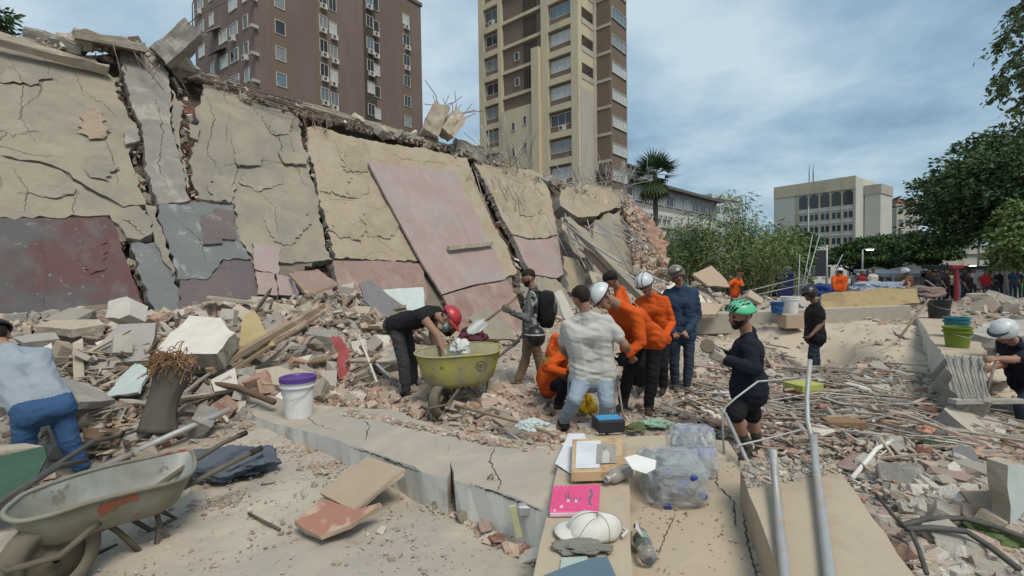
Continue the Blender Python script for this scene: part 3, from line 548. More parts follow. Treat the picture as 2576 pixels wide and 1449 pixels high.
# ================================================================ TREES
def leafmat(name, c1, c2):
    m = pm(name, c1, c2, 1.5, rough=.75, bump=0, spec=.15); b = m.node_tree.nodes['Principled BSDF']
    return m
M['leaf_dark'] = leafmat('dark_leaves', (.042, .08, .038), (.066, .112, .052)); M['leaf_mid'] = leafmat('mid_leaves', (.08, .145, .045), (.115, .175, .06)); M['leaf_bam'] = leafmat('bamboo_leaves', (.13, .175, .06), (.18, .21, .085))
M['leaf_olive'] = leafmat('olive_leaves', (.075, .112, .045), (.115, .145, .062)); M['bark'] = pm('bark', (.10, .08, .062), (.07, .055, .045), 5, bump=.8, bscale=20); M['culm'] = pm('bamboo_culm', (.22, .22, .10), (.27, .24, .13), 4, bump=.1)
def leaves(name, P, D, size, mats, parent, asp=.45, jit=.6):
    """quads: P leaf positions, D preferred directions"""
    n = len(P); rg = np.random.default_rng(n); D = D + rg.normal(size=(n, 3)) * jit; D /= np.linalg.norm(D, axis=1)[:, None] + 1e-9
    B = np.cross(D, rg.normal(size=(n, 3))); B /= np.linalg.norm(B, axis=1)[:, None] + 1e-9
    s = size * rg.uniform(.6, 1.4, n)[:, None]; w_ = B * s * asp * .5
    v = np.stack([P, P + D * s * .5 + w_, P + D * s, P + D * s * .5 - w_], 1).reshape(-1, 3) - np.array(rootloc(parent))
    me = bpy.data.meshes.new(name); me.vertices.add(4 * n); me.vertices.foreach_set('co', v.ravel()); me.loops.add(4 * n); me.polygons.add(n)
    me.loops.foreach_set('vertex_index', np.arange(4 * n)); me.polygons.foreach_set('loop_start', np.arange(0, 4 * n, 4)); me.update(); me.polygons.foreach_set('use_smooth', np.zeros(n, bool))
    for m in mats: me.materials.append(m)
    k = (fbm(P[:, 0] * 1.1, P[:, 2] * 1.1 + P[:, 1], 2) + rg.normal(size=n) * .25) > .05
    me.polygons.foreach_set('material_index', (k * (len(mats) - 1)).astype(np.int32))
    o = bpy.data.objects.new(name, me); COL.objects.link(o); o.parent = parent; return o
def broad_tree(base, height, crown_c, crown_r, nclump, nleaf, lsize, label, mats, flat=.5, trunk_r=.35, group=None, name='broadleaf_tree', seed=0, clump=.5):
    rg = np.random.default_rng(seed); t = thing(name, base, label, 'tree', group); base = V(base); cc = V(crown_c); m = MB(); m2 = MB()
    fork = base.lerp(cc, .55); m.tube([base - V((0, 0, .4)), base.lerp(fork, .5) + V((rg.normal() * .2, rg.normal() * .2, 0)), fork], [trunk_r * 1.25, trunk_r, trunk_r * .8], 9)
    tr = m.build('trunk', M['bark'], t, smooth=True)
    cl = []
    while len(cl) < nclump:
        p = rg.normal(size=3); p /= np.linalg.norm(p); p *= rg.uniform(.45, 1.0); 
        if p[2] < -.55: continue
        cl.append(np.array(cc) + p * np.array(crown_r))
    for c_ in cl[::max(1, nclump // 14)]:
        p = V(c_); mid = fork.lerp(p, .5) + V((0, 0, -.1 * (p - fork).length)); m2.tube([fork, mid, p], [trunk_r * .5, trunk_r * .28, .03], 6)
    m2.build('limb', M['bark'], t, smooth=True)
    per = nleaf // nclump; P = []; D = []
    for c_ in cl:
        r_ = clump * rg.uniform(.6, 1.4) * min(crown_r); q = np.clip(rg.normal(size=(per, 3)), -1.35, 1.35) * np.array([r_, r_, r_ * flat]) * .62; P.append(c_ + q); out_ = q / (np.linalg.norm(q, axis=1)[:, None] + 1e-6); out_[:, 2] -= .2; D.append(out_)
    leaves('crown', np.concatenate(P), np.concatenate(D), lsize, mats, t); return t
LD = [M['leaf_dark'], M['leaf_olive']]
b = pt(2490, 720, 30); c = pt(2590, 490, 30)
broad_tree((b.x, b.y, 0), 9, c, (5.3, 4.5, 4.5), 210, 80000, .32, 'large dark feathery tree at right edge above the crowd', LD, flat=.35, seed=3, clump=.32)
b = pt(2600, 700, 24); c = pt(2615, 600, 24); broad_tree((b.x, b.y, 0), 6, c, (1.9, 1.8, 2.1), 30, 7000, .24, 'small brighter green tree cut by the right picture edge', [M['leaf_mid'], M['leaf_bam']], seed=4, clump=.4)
for i, (px, py, y, rx, rz_, lab) in enumerate([(2150, 648, 44, 2.7, 1.4, 'spreading flat-topped tree left of the pair under the office building'), (2235, 632, 46, 3.4, 1.9, 'spreading flat-topped tree right of the pair under the office building'), (2345, 632, 40, 2.2, 1.8, 'dark round tree left of the large feathery tree'), (2020, 640, 40, 1.4, 1.7, 'dark leafy tree at right end of the bamboo clump')]):
    b = pt(px, 720, y); c = pt(px, py, y); broad_tree((b.x, b.y, 0), 5, c, (rx, rx * .9, rz_), 50, 10000, .3, lab, [M['leaf_dark'], M['leaf_mid']], flat=.3, seed=10 + i, clump=.4, trunk_r=.2)
# tree behind the wall at top left
c = pt(-30, 55, 16); broad_tree((c.x - 2, 17, 0), 9, c, (.9, .9, .7), 12, 900, .22, 'leafy branch tips of a tree behind the wall top at far left', LD, trunk_r=.12, seed=21, clump=.5)
# overhanging tree, trunk outside the picture at right
base = V((14.5, 10.5, .2)); t = thing('overhanging_tree', base, 'dark drooping leafy branches reaching in at the top right corner', 'tree'); m = MB(); m.tube([base - V((0, 0, .5)), V((14.2, 10.4, 4)), V((13.4, 10.2, 7.5))], [.4, .32, .22], 9); m.build('trunk', M['bark'], t, smooth=True)
P = []; D = []; m = MB(); rg = np.random.default_rng(8)
for k, pts in enumerate([[(2800, -60), (2660, 30), (2570, 40), (2510, 110)], [(2800, 0), (2680, 60), (2590, 100), (2505, 190)], [(2810, 60), (2690, 100), (2595, 160), (2510, 218)], [(2820, 120), (2700, 150), (2610, 190), (2555, 278)], [(2820, -120), (2690, -60), (2600, -20), (2540, 30)], [(2810, 160), (2700, 180), (2620, 240), (2585, 330)]]):
    Q = [pt(x, y, 10.2 + .25 * k - .1 * j) for j, (x, y) in enumerate(pts)]; m.tube([V((13.4, 10.2, 7.2))] + Q, [.1, .06, .035, .02, .008], 6)
    for j in range(3):
        for s in np.linspace(0, 1, 8):
            p = Q[j].lerp(Q[j + 1], float(s))
            for tw in range(3):
                dr = V((rg.normal() * .14 - .08, rg.normal() * .2, -.2 - .2 * abs(rg.normal()))); 
                m.tube([p, p + dr * .4 + V((0, 0, -.02)), p + dr * .8], .004, 3)
                for u in np.linspace(.1, 1, 9): P.append(tuple(p + dr * float(u) * .8 + V(rg.normal(size=3) * .03))); D.append((rg.normal() * .5, rg.normal() * .5, -.6))
m.build('branch', M['bark'], t, smooth=True); leaves('crown', np.array(P), np.array(D), .12, LD, t, asp=.5)
# bamboo and palm clumps
def bamboo(px, py_top, y, n, spread, label, mats, seed, arch=1.0, lsize=.36, per=190):
    rg = np.random.default_rng(seed); top = pt(px, py_top, y); base = V((top.x, top.y, gz1(top.x, top.y))); t = thing('bamboo_clump', base, label, 'bamboo', 'bamboo clumps behind the rubble'); P = []; D = []; Hh = top.z - base.z
    for i in range(n):
        a = rg.uniform(0, 6.28); r0 = rg.uniform(0, .35) * spread; ln = Hh * rg.uniform(.7, 1.25); out_ = rg.uniform(.1, .5) * spread * arch
        b0 = base + V((math.cos(a) * r0, math.sin(a) * r0, -.2)); pts = [b0 + V((math.cos(a) * out_ * s ** 2, math.sin(a) * out_ * s ** 2, ln * (s - .18 * arch * s ** 3))) for s in np.linspace(0, 1, 7)]
        MB().tube(pts, [.045, .042, .038, .033, .027, .018, .008], 5).build('culm', M['culm'], t, smooth=True)
        for s in range(per):
            u = rg.uniform(.2, 1) ** .65 * 5.99; k = int(u); p = pts[k].lerp(pts[k + 1], u - k); sp = .25 + .5 * rg.random()
            q = rg.normal(size=3) * np.array([sp, sp, .25]) * .7; P.append(np.array(p) + q); D.append(np.array([q[0], q[1], -.35]) + rg.normal(size=3) * .2)
    leaves('crown', np.array(P), np.array(D), lsize, mats, t, asp=.14, jit=.3)
LB = [M['leaf_mid'], M['leaf_bam']]
for i, (px, py, y, n, sp, lab, mats) in enumerate([(1705, 560, 26, 11, 2.4, 'dark drooping bamboo clump next to the brick rubble end', [M['leaf_olive'], M['leaf_mid']]), (1760, 510, 27, 12, 2.2, 'blue-green bamboo clump second from the rubble wall', [M['leaf_dark'], M['leaf_mid']]), (1820, 540, 25, 12, 2.4, 'dense olive bamboo clump behind the orange vest person', [M['leaf_olive'], M['leaf_bam']]),
    (1872, 472, 28, 13, 2.0, 'tallest bright green bamboo clump with plume top', LB), (1935, 540, 26, 13, 2.6, 'bright arching bamboo clump right of the tallest one', LB), (1985, 560, 28, 12, 2.2, 'dark bamboo clump at right end of the row', [M['leaf_dark'], M['leaf_mid']]), (1900, 600, 23, 12, 2.2, 'low grassy bamboo clump in front of the row', [M['leaf_olive'], M['leaf_bam']])]):
    bamboo(px, py, y, n, sp, lab, mats, 30 + i)
# fan palm
top = pt(1647, 440, 40); base = V((top.x, top.y, 0)); t = thing('fan_palm', base, 'tall fan palm with hanging skirt between tower and bamboo', 'palm tree')
MB().tube([base, base.lerp(top, .5) + V((.1, 0, 0)), top], [.26, .19, .22], 9).build('trunk', M['bark'], t, smooth=True)
rg = np.random.default_rng(2)
for i in range(46):
    sk = i >= 26; a = i * 2.4; el = rg.uniform(-1.25, -.7) if sk else rg.uniform(-.45, 1.35); ln = rg.uniform(1.8, 2.4)
    d = V((math.cos(a) * math.cos(el), math.sin(a) * math.cos(el), math.sin(el))); s = d.cross(V((0, 0, 1))); s = s.normalized() if s.length > .05 else V((1, 0, 0)); u = s.cross(d); h = top + d * ln * .45; m = MB(); m.tube([top, h], .025, 4)
    for k in range(-6, 7):
        f = k / 6 * 1.25; q = d * math.cos(f) + s * math.sin(f) - V((0, 0, .15 * abs(f))); e_ = h + q.normalized() * ln * .75 * (1 - .25 * abs(f)) - V((0, 0, .12)); wv = q.cross(u).normalized() * .07; m.add([h, h.lerp(e_, .5) + wv, e_, h.lerp(e_, .5) - wv], [(0, 1, 2, 3)])
    m.build('fan_leaf', M['leaf_olive'] if sk else M['leaf_dark'], t, fixn=False)
# ================================================================ RUBBLE
def hull(n, seed, sx=1, sy=1, sz=1, flat=0):
    rg = np.random.default_rng(seed); p = rg.uniform(-1, 1, (n, 3)); 
    cr_ = np.array([(a, b, c) for a in (-1, 1) for b in (-1, 1) for c in (-1, 1)], float) * rg.uniform(.55, 1.05, (8, 3))
    if n > 10: cr_ = np.vstack([cr_, rg.uniform(-1, 1, (n - 8, 3)) * .95])
    p = cr_ * np.array([sx, sy, sz]) * .5
    bm = bmesh.new()
    for v in p: bm.verts.new(v)
    r = bmesh.ops.convex_hull(bm, input=bm.verts); bmesh.ops.delete(bm, geom=[v for v in bm.verts if not v.link_faces], context='VERTS'); bm.verts.ensure_lookup_table(); bm.verts.index_update()
    vs = np.array([v.co[:] for v in bm.verts]); fs = [[v.index for v in f.verts] for f in bm.faces]; bm.free(); return vs, fs
BASE = [hull(9, s, 1, .75, .5) for s in range(5)] + [hull(10, 20 + s, 1, .7, .22) for s in range(4)] + [hull(10, 30 + s, 1, .3, .16) for s in range(3)] + [hull(8, 50 + s, 1, .07, .04) for s in range(3)]
def rotm(e):
    cx_, sx_ = np.cos(e[:, 0]), np.sin(e[:, 0]); cy_, sy_ = np.cos(e[:, 1]), np.sin(e[:, 1]); cz_, sz_ = np.cos(e[:, 2]), np.sin(e[:, 2]); Z = np.zeros_like(cx_); I = Z + 1
    A = lambda r: np.array(r).transpose(2, 0, 1)
    return A([[cz_, -sz_, Z], [sz_, cz_, Z], [Z, Z, I]]) @ A([[cy_, Z, sy_], [Z, I, Z], [-sy_, Z, cy_]]) @ A([[I, Z, Z], [Z, cx_, -sx_], [Z, sx_, cx_]])
def fragments(name, P, S, C, tilt, seed, kinds=None, mat=None, parent=None):
    """one joined mesh of many small fragments"""
    rg = np.random.default_rng(seed); n = len(P); kinds = rg.integers(0, 12, n) if kinds is None else rg.choice(kinds, n)
    E = np.stack([rg.normal(size=n) * tilt, rg.normal(size=n) * tilt, rg.uniform(0, 6.28, n)], 1); Rm = rotm(E); VV = []; FF = []; LS = []; CC = []; off = 0
    org = np.array(rootloc(parent)) if parent is not None else 0
    for k in range(len(BASE)):
        ix = np.where(kinds == k)[0]
        if not len(ix): continue
        vs, fs = BASE[k]; m = len(vs); f = np.array(fs)
        VV.append((np.einsum('nij,mj->nmi', Rm[ix], vs) * S[ix][:, None, None] + P[ix][:, None]).reshape(-1, 3) - org)
        FF.append((f[None] + (np.arange(len(ix)) * m)[:, None, None] + off).reshape(-1, 3)); CC.append(np.repeat(C[ix], m, 0)); off += m * len(ix)
    v = np.concatenate(VV); f = np.concatenate(FF); c = np.concatenate(CC); me = bpy.data.meshes.new(name)
    me.vertices.add(len(v)); me.vertices.foreach_set('co', v.ravel()); me.loops.add(f.size); me.polygons.add(len(f)); me.loops.foreach_set('vertex_index', f.ravel()); me.polygons.foreach_set('loop_start', np.arange(0, f.size, 3)); me.update()
    me.polygons.foreach_set('use_smooth', np.zeros(len(f), bool)); at = me.attributes.new('Col', 'FLOAT_COLOR', 'POINT'); at.data.foreach_set('color', np.concatenate([c, np.ones((len(c), 1))], 1).astype(np.float32).ravel())
    me.materials.append(mat or M['debris']); o = bpy.data.objects.new(name, me); COL.objects.link(o); o['kind'] = 'stuff'
    if parent is not None: o.parent = parent
    return o
TAN = (.42, .345, .265); GRY = (.34, .32, .285); WHT = (.58, .55, .49); BRK = (.36, .20, .145); PNK = (.45, .325, .26); DRK = (.17, .13, .10); ORG = (.44, .26, .18)
def pick(rg, n, cols, wts):
    c = np.array(cols)[rg.choice(len(cols), n, p=np.array(wts) / sum(wts))]; return np.clip(c * rg.uniform(.75, 1.2, (n, 1)), 0, 1)
SLABS = [[(p.x, p.y) for p in zpoly([(-500, 1330), (120, 1255), (420, 1205), (560, 1120), (660, 1075), (1000, 1200), (1390, 1345), (1335, 1520), (1280, 2300), (-2600, 2300)], .5)], [(p.x, p.y) for p in [kpt(*q) for q in [(640, 1046), (1122, 1203), (1400, 1288), (1420, 1120), (1128, 1082), (868, 1024), (640, 1022)]]], [(p.x, p.y) for p in zpoly([(1425, 1092), (1830, 1110), (2088, 1150), (2640, 2300), (1130, 2300)], .7)]]
def offslab(P): return np.array([not any(inpoly(x, y, s) for s in SLABS) for x, y in P[:, :2]])
def world_pts(n, y0, y1, k0, k1, seed):
    """points on the open ground, denser near by"""
    rg = np.random.default_rng(seed); y = y0 * np.exp(rg.random(n) * math.log(y1 / y0)); x = rg.uniform(k0, k1, n) * y; P = np.stack([x, y, np.zeros(n)], 1); P = P[offslab(P)]
    wv = (P[:, :2] - np.array([WB.x, WB.y])) @ np.array([WD.x, WD.y]); ws = (P[:, :2] - np.array([WB.x, WB.y])) @ np.array([-WD.y, WD.x])
    P = P[ws < 2.2]; P[:, 2] = gz(P[:, 0], P[:, 1]); return P
def sandy(P): return ((P[:, 0] - s0.x) / 2.4) ** 2 + ((P[:, 1] - s0.y) / 2.4) ** 2 < 1
rg = np.random.default_rng(3)
# fine grit everywhere, then zones
P = world_pts(30000, 2.6, 22, -1.15, 1.2, 5); keep = ~sandy(P) | (rg.random(len(P)) < .22); P = P[keep]; n = len(P)
S = np.clip(rg.lognormal(-3.25, .55, n), .012, .16) * (.7 + P[:, 1] * .05); red = (P[:, 0] > 1.2) & (fbm(P[:, 0] * .6, P[:, 1] * .6, 2) > -.12)
C = np.where(red[:, None], pick(rg, n, [BRK, PNK, TAN, GRY, WHT, ORG], [4, 3, 4, 3, 1.2, 1.3]), pick(rg, n, [TAN, PNK, GRY, WHT, BRK, DRK], [6, 2.4, 3, .9, 1.4, .8])); P[:, 2] += S * .12
fragments('rubble_fragments', P, S, C, .35, 1)
WD1 = (.26, .195, .135); WD2 = (.36, .29, .215)
# pinkish shards round the yellow barrow, and brick flats in front of the sandy patch
def zone(name, poly, n, s_mu, s_sd, cols, wts, tilt, seed, kinds=None, smax=.3):
    rg = np.random.default_rng(seed); c = [ong(*p) for p in poly]; pl = [(p.x, p.y) for p in c]; xs = [p[0] for p in pl]; ys = [p[1] for p in pl]; Q = np.stack([rg.uniform(min(xs), max(xs), n * 3), rg.uniform(min(ys), max(ys), n * 3), np.zeros(n * 3)], 1)
    ok = np.array([inpoly(a, b, pl) for a, b in Q[:, :2]]) & offslab(Q); Q = Q[ok][:n]; Q[:, 2] = gz(Q[:, 0], Q[:, 1]); S = np.clip(rg.lognormal(s_mu, s_sd, len(Q)), .015, smax); Q[:, 2] += S * .15 + rg.random(len(Q)) * .03
    return fragments(name, Q, S, pick(rg, len(Q), cols, wts), tilt, seed, kinds)
zone('rubble_fragments', [(800, 1000), (1100, 950), (1400, 960), (1500, 1100), (1400, 1130), (1100, 1060), (880, 1030)], 5200, -2.75, .5, [PNK, TAN, BRK, WHT, GRY], [5, 5, 2, 1.2, 1.5], .4, 11)
zone('brick_fragments', [(1640, 960), (1900, 880), (2200, 900), (2450, 1040), (2560, 1240), (2350, 1360), (2150, 1230), (1900, 1120), (1650, 1060)], 8500, -2.75, .5, [BRK, ORG, PNK, TAN, GRY, WHT, DRK], [2.2, .8, 2.8, 5.4, 3.6, 2.2, 1.2], .22, 12, kinds=[5, 6, 7, 8, 9, 10, 11, 9, 10, 11, 0])
zone('rubble_fragments', [(2200, 940), (2360, 960), (2380, 1040), (2150, 1000)], 1500, -2.7, .45, [TAN, WHT, GRY], [3, 2, 3], .3, 13)
zone('rubble_fragments', [(130, 930), (400, 860), (900, 780), (1000, 900), (900, 1000), (640, 1010), (350, 1180), (180, 1190)], 5200, -2.2, .6, [TAN, GRY, PNK, BRK, WHT, DRK], [5, 4, 2, 1.6, 1, 1.2], .6, 14, smax=.4)
zone('rubble_fragments', [(2280, 1230), (2560, 1200), (2700, 1449), (2300, 1500)], 3000, -2.9, .5, [GRY, WHT, TAN, PNK], [4, 3, 3, 1], .3, 15)
zone('rubble_fragments', [(1500, 760), (1750, 690), (1900, 760), (2300, 740), (2300, 770), (1800, 830), (1500, 850)], 5200, -2.0, .55, [TAN, GRY, WHT, PNK, BRK, DRK], [5, 4, 1.6, 2, 1.6, 1.2], .6, 16, smax=.6)
zone('rubble_fragments', [(2400, 770), (2570, 760), (2650, 850), (2560, 960), (2480, 900)], 1500, -2.2, .6, [TAN, GRY, WHT], [5, 3, 1], .5, 17, smax=.6)
# grit lying on the slabs
def slab_grit(n, polypx, z, smu, cols, wts, seed, plane=None):
    rg = np.random.default_rng(seed); P = []
    xs = [p[0] for p in polypx]; ys = [p[1] for p in polypx]
    W = [(kpt(*p) if plane else onz(*p, z)) for p in polypx]; pl = [(p.x, p.y) for p in W]; wx = [p[0] for p in pl]; wy = [p[1] for p in pl]
    while len(P) < n:
        a, b = rg.uniform(min(wx), max(wx)), rg.uniform(min(wy), max(wy))
        if inpoly(a, b, pl): P.append((a, b, (KL.z - ((a - KL.x) * kn.x + (b - KL.y) * kn.y) / kn.z) if plane else z))
    P = np.array(P); S = np.clip(rg.lognormal(smu, .5, n), .006, .12); P[:, 2] += S * .1 + .004
    return fragments('slab_grit', P, S, pick(rg, n, cols, wts), .3, seed)
slab_grit(1500, [(0, 1449), (250, 1250), (560, 1130), (680, 1090), (1380, 1345), (1330, 1449)], .5, -4.5, [TAN, GRY, WHT, BRK], [5, 3, 2, 1], 21)
slab_grit(520, [(1180, 1285), (1250, 1300), (1350, 1345), (1335, 1420), (1230, 1370), (1060, 1240), (1080, 1225)], .5, -3.6, [PNK, BRK, TAN, WHT], [3, 2.4, 4, 1], 22)
slab_grit(420, [(1040, 1225), (1200, 1270), (1180, 1310), (1090, 1290)], .5, -4.0, [TAN, GRY], [4, 3], 23)
slab_grit(420, [(720, 1110), (800, 1130), (900, 1170), (800, 1200), (690, 1130)], .5, -4.2, [TAN, PNK, BRK], [4, 2, 1], 24)
slab_grit(330, [(480, 1260), (620, 1235), (600, 1270), (470, 1300)], .5, -4.2, [TAN, GRY, PNK], [4, 3, 2], 25)
slab_grit(500, [(880, 1030), (1130, 1086), (1400, 1125), (1380, 1150), (1000, 1070), (860, 1045)], 0, -3.7, [PNK, TAN, WHT, BRK], [4, 5, 1, 1], 26, plane=True)
slab_grit(420, [(1860, 1165), (2080, 1155), (2120, 1190), (1880, 1230)], .8, -4.0, [TAN, GRY, WHT], [4, 3, 2], 27)
slab_grit(260, [(1600, 1190), (1840, 1150), (1930, 1449), (1620, 1449)], .6, -4.8, [TAN, GRY], [4, 2], 28)
# -------- single larger pieces
def chunkmesh(i, kind):
    key = ('chunk', i, kind)
    if key in _cache: return _cache[key]
    dims = {'chunk': (1, .8, .6), 'plate': (1, .72, .13), 'brick': (1, .5, .34), 'plank': (1, .10, .035)}[kind]
    me = bpy.data.meshes.new(kind); bm = bmesh.new()
    if kind in ('brick', 'plank'):
        bmesh.ops.create_cube(bm, size=1)
        for v in bm.verts: v.co = V((v.co.x * dims[0], v.co.y * dims[1], v.co.z * dims[2])) * 1 + V([random.uniform(-.04, .04) * d for d in dims]) * (2.5 if kind == 'brick' else .6)
        bmesh.ops.bevel(bm, geom=bm.edges[:], offset=.015 if kind == 'brick' else .006, segments=1, affect='EDGES')
    else:
        vs, fs = hull(13 if kind == 'chunk' else 12, 200 + i, *dims)
        bv = [bm.verts.new(v) for v in vs]
        for f in fs: bm.faces.new([bv[k] for k in f])
        bmesh.ops.bevel(bm, geom=bm.edges[:], offset=.02, segments=1, affect='EDGES'); bmesh.ops.triangulate(bm, faces=bm.faces[:]); bmesh.ops.subdivide_edges(bm, edges=bm.edges[:], cuts=1)
        for v in bm.verts: v.co += v.co.normalized() * noise.fractal(v.co * 7 + V((i, 0, 0)), .6, 2, 3) * (.035 if kind == 'chunk' else .014)
    bm.to_mesh(me); bm.free(); _cache[key] = me; return me
def matcopy(me, mat):
    key = (me.name, mat)
    if key not in _cache: c_ = me.copy(); c_.materials.clear(); c_.materials.append(M[mat]); _cache[key] = c_
    return _cache[key]
def drop(name, kind, p, s, rot, mat, label, cat, group, i):
    o = bpy.data.objects.new(name, matcopy(chunkmesh(i % 7, kind), mat)); COL.objects.link(o); o.location = p; o.scale = s if isinstance(s, tuple) else (s, s, s); o.rotation_euler = rot; return tag(o, label, cat, group)
rr = random.Random(77)
def scatter(name, kind, n, poly, smin, smax, tilt, mats, label, cat, group, lift=.12):
    c = [ong(*p) for p in poly]; pl = [(p.x, p.y) for p in c]; xs = [p[0] for p in pl]; ys = [p[1] for p in pl]; k = 0; tries = 0; cw = {'chunk_tan': 'tan', 'chunk_gray': 'grey', 'chunk_white': 'white', 'plaster': 'yellowish', 'wood': 'brown', 'chunk_brick': 'red', 'pinkred': 'pinkish', 'concrete': 'dark grey'}
    while k < n and tries < 20000:
        tries += 1; x = rr.uniform(min(xs), max(xs)); y = rr.uniform(min(ys), max(ys))
        if not inpoly(x, y, pl) or any(inpoly(x, y, s_) for s_ in SLABS): continue
        if any((x - q.x) ** 2 + (y - q.y) ** 2 < .12 for q in KEEPOUT): continue
        s = smin * (smax / smin) ** (rr.random() ** 1.7); drop(name, kind, (x, y, gz1(x, y) + s * lift), s, (rr.gauss(0, tilt), rr.gauss(0, tilt), rr.uniform(0, 6.28)), mt_ := rr.choice(mats), ('large ' if s > smin * (smax / smin) ** .62 else 'small ' if s < smin * (smax / smin) ** .2 else 'middling ') + cw[mt_] + ' ' + label, cat, group, rr.randrange(7)); k += 1
zone('wood_splinters', [(560, 960), (640, 800), (800, 760), (980, 850), (960, 960), (800, 1000), (640, 1000)], 1700, -.95, .45, [WD1, WD2, TAN, GRY, DRK], [3, 4, 3, 2, 1], .35, 61, kinds=[12, 13, 14], smax=1.0)
zone('wood_splinters', [(1640, 960), (1950, 880), (2300, 990), (2450, 1150), (2200, 1230), (1900, 1120), (1650, 1060)], 750, -1.3, .45, [WD2, TAN, GRY, PNK, WHT], [2, 5, 3, 3, 1.6], .12, 62, kinds=[12, 13, 14], smax=.9)
zone('wood_splinters', [(140, 930), (420, 850), (640, 820), (560, 1000), (360, 1150), (190, 1180)], 500, -1.1, .45, [WD1, WD2, TAN, GRY], [3, 4, 3, 2], .3, 63, kinds=[12, 13, 14], smax=.8)
KEEPOUT = [pt(*q) for q in [(1030, 1010, 5.6), (1340, 975, 7.0), (1700, 985, 6.8), (1630, 1042, 5.4), (1570, 1030, 5.6), (1425, 1075, 5.0), (1522, 1085, 5.0), (1885, 1150, 4.75), (2050, 940, 9.0), (1108, 1045, 5.1), (1400, 1020, 6.2), (200, 1195, 3.8)]]
PILE = [(140, 930), (420, 850), (880, 770), (1010, 900), (900, 1000), (640, 1010), (360, 1180), (190, 1190)]
scatter('concrete_chunk', 'chunk', 55, PILE, .12, .5, .6, ['chunk_tan', 'chunk_gray', 'chunk_tan'], 'rough chunk lying in the tall rubble pile under the wall', 'chunk', 'concrete chunks in the pile under the wall')
scatter('plaster_plate', 'plate', 42, PILE, .22, .75, .5, ['chunk_tan', 'chunk_gray', 'chunk_white', 'plaster'], 'flat broken plaster plate lying in the tall rubble pile under the wall', 'plate', 'broken plates in the pile under the wall', .2)
scatter('broken_plank', 'plank', 30, PILE, .4, 1.2, .4, ['wood', 'chunk_tan'], 'splintered short plank lying in the tall rubble pile under the wall', 'plank', 'planks in the pile under the wall', .12)
scatter('broken_plank', 'plank', 46, [(600, 940), (680, 800), (820, 760), (980, 860), (900, 980)], .6, 1.6, .3, ['wood', 'wood', 'chunk_tan'], 'splintered plank in the dense heap beside the red cloth', 'plank', 'planks in the heap by the red cloth', .12)
scatter('broken_plank', 'plank', 20, PILE, .5, 1.6, .3, ['wood', 'wood', 'chunk_tan'], 'splintered plank lying in the tall rubble pile under the wall', 'plank', 'planks in the pile under the wall', .1)
RED = [(1650, 960), (1950, 880), (2300, 1000), (2500, 1200), (2350, 1330), (2150, 1220), (1900, 1110), (1650, 1060)]
scatter('broken_brick', 'brick', 60, RED, .12, .32, .3, ['chunk_brick', 'chunk_tan', 'chunk_tan'], 'broken clay block lying in the field of brick debris at right', 'brick', 'broken bricks right of the people')
scatter('tile_plate', 'plate', 34, RED, .15, .5, .2, ['chunk_brick', 'chunk_gray', 'chunk_white', 'pinkred'], 'flat broken tile lying in the field of brick debris at right', 'tile', 'broken tiles right of the people', .1)
scatter('concrete_chunk', 'chunk', 26, [(1500, 760), (1720, 690), (1900, 770), (2300, 745), (2300, 770), (1800, 830), (1500, 850)], .25, .8, .5, ['chunk_tan', 'chunk_gray'], 'rough concrete chunk in the far debris below the bamboo', 'chunk', 'concrete chunks below the bamboo')
scatter('concrete_chunk', 'chunk', 16, [(2400, 775), (2570, 762), (2640, 850), (2560, 900), (2440, 830)], .35, 1.0, .5, ['chunk_tan', 'chunk_tan', 'chunk_gray'], 'boulder of concrete behind the buckets at right edge', 'chunk', 'boulders behind the buckets')
scatter('brick_shard', 'plate', 30, [(820, 1005), (1100, 960), (1420, 970), (1480, 1090), (1390, 1120), (1100, 1060), (890, 1030)], .10, .3, .3, ['chunk_tan', 'pinkred', 'chunk_white', 'chunk_brick'], 'flat brick shard on the ground round the yellow wheelbarrow', 'shard', 'shards round the yellow wheelbarrow', .08)
# rubble along the top of the wall
ridge = [(-20, 82), (120, 102), (240, 110), (330, 105), (420, 150), (520, 195), (640, 240), (770, 280), (900, 310), (1060, 350), (1180, 385), (1300, 430), (1420, 465), (1540, 500), (1630, 570)]
def ridge_pt(t, off, dy=0):
    i = min(int(t), len(ridge) - 2); f = t - i; a, b = ridge[i], ridge[i + 1]; return wp(a[0] + (b[0] - a[0]) * f, a[1] + (b[1] - a[1]) * f + dy, off)
RW = {'chunk_gray': 'grey', 'chunk_tan': 'tan', 'concrete': 'dark grey'}
for k in range(56):
    t_ = rr.uniform(1, 13.9); s = rr.uniform(.15, .55) if t_ < 9 else rr.uniform(.2, .8); p = ridge_pt(t_, rr.uniform(-.25, .1), rr.uniform(-2, 10)); drop('ridge_chunk', rr.choice(['chunk', 'plate', 'plate']), p, s, (rr.uniform(-1, 1), rr.uniform(-1, 1), rr.uniform(0, 6)), mt_ := rr.choice(['chunk_gray', 'chunk_tan', 'concrete']), ('large ' if s > .42 else 'small ' if s < .26 else 'middling ') + RW[mt_] + ' broken piece on the wall top ' + ('above the left half' if t_ < 5 else 'above the middle' if t_ < 9 else 'towards the right end'), 'chunk', 'pieces along the wall top', rr.randrange(7))
rg = np.random.default_rng(44); P = np.array([tuple(ridge_pt(rg.uniform(.8, 13.9), rg.uniform(-.3, .12), rg.uniform(-3, 16))) for _ in range(1900)]); S = np.clip(rg.lognormal(-2.4, .6, len(P)), .03, .4)
fragments('wall_top_fragments', P, S, pick(rg, len(P), [TAN, GRY, DRK, PNK, WHT], [4, 4, 2, 1.5, 1]), 1.0, 44)
P = np.array([tuple(wp(rg.uniform(1575, 1678), rg.uniform(515, 690), rg.uniform(.1, .5))) for _ in range(1500)]); P = P[[1575 + (q - 515) * .0 < 9e9 for q in range(len(P))]]
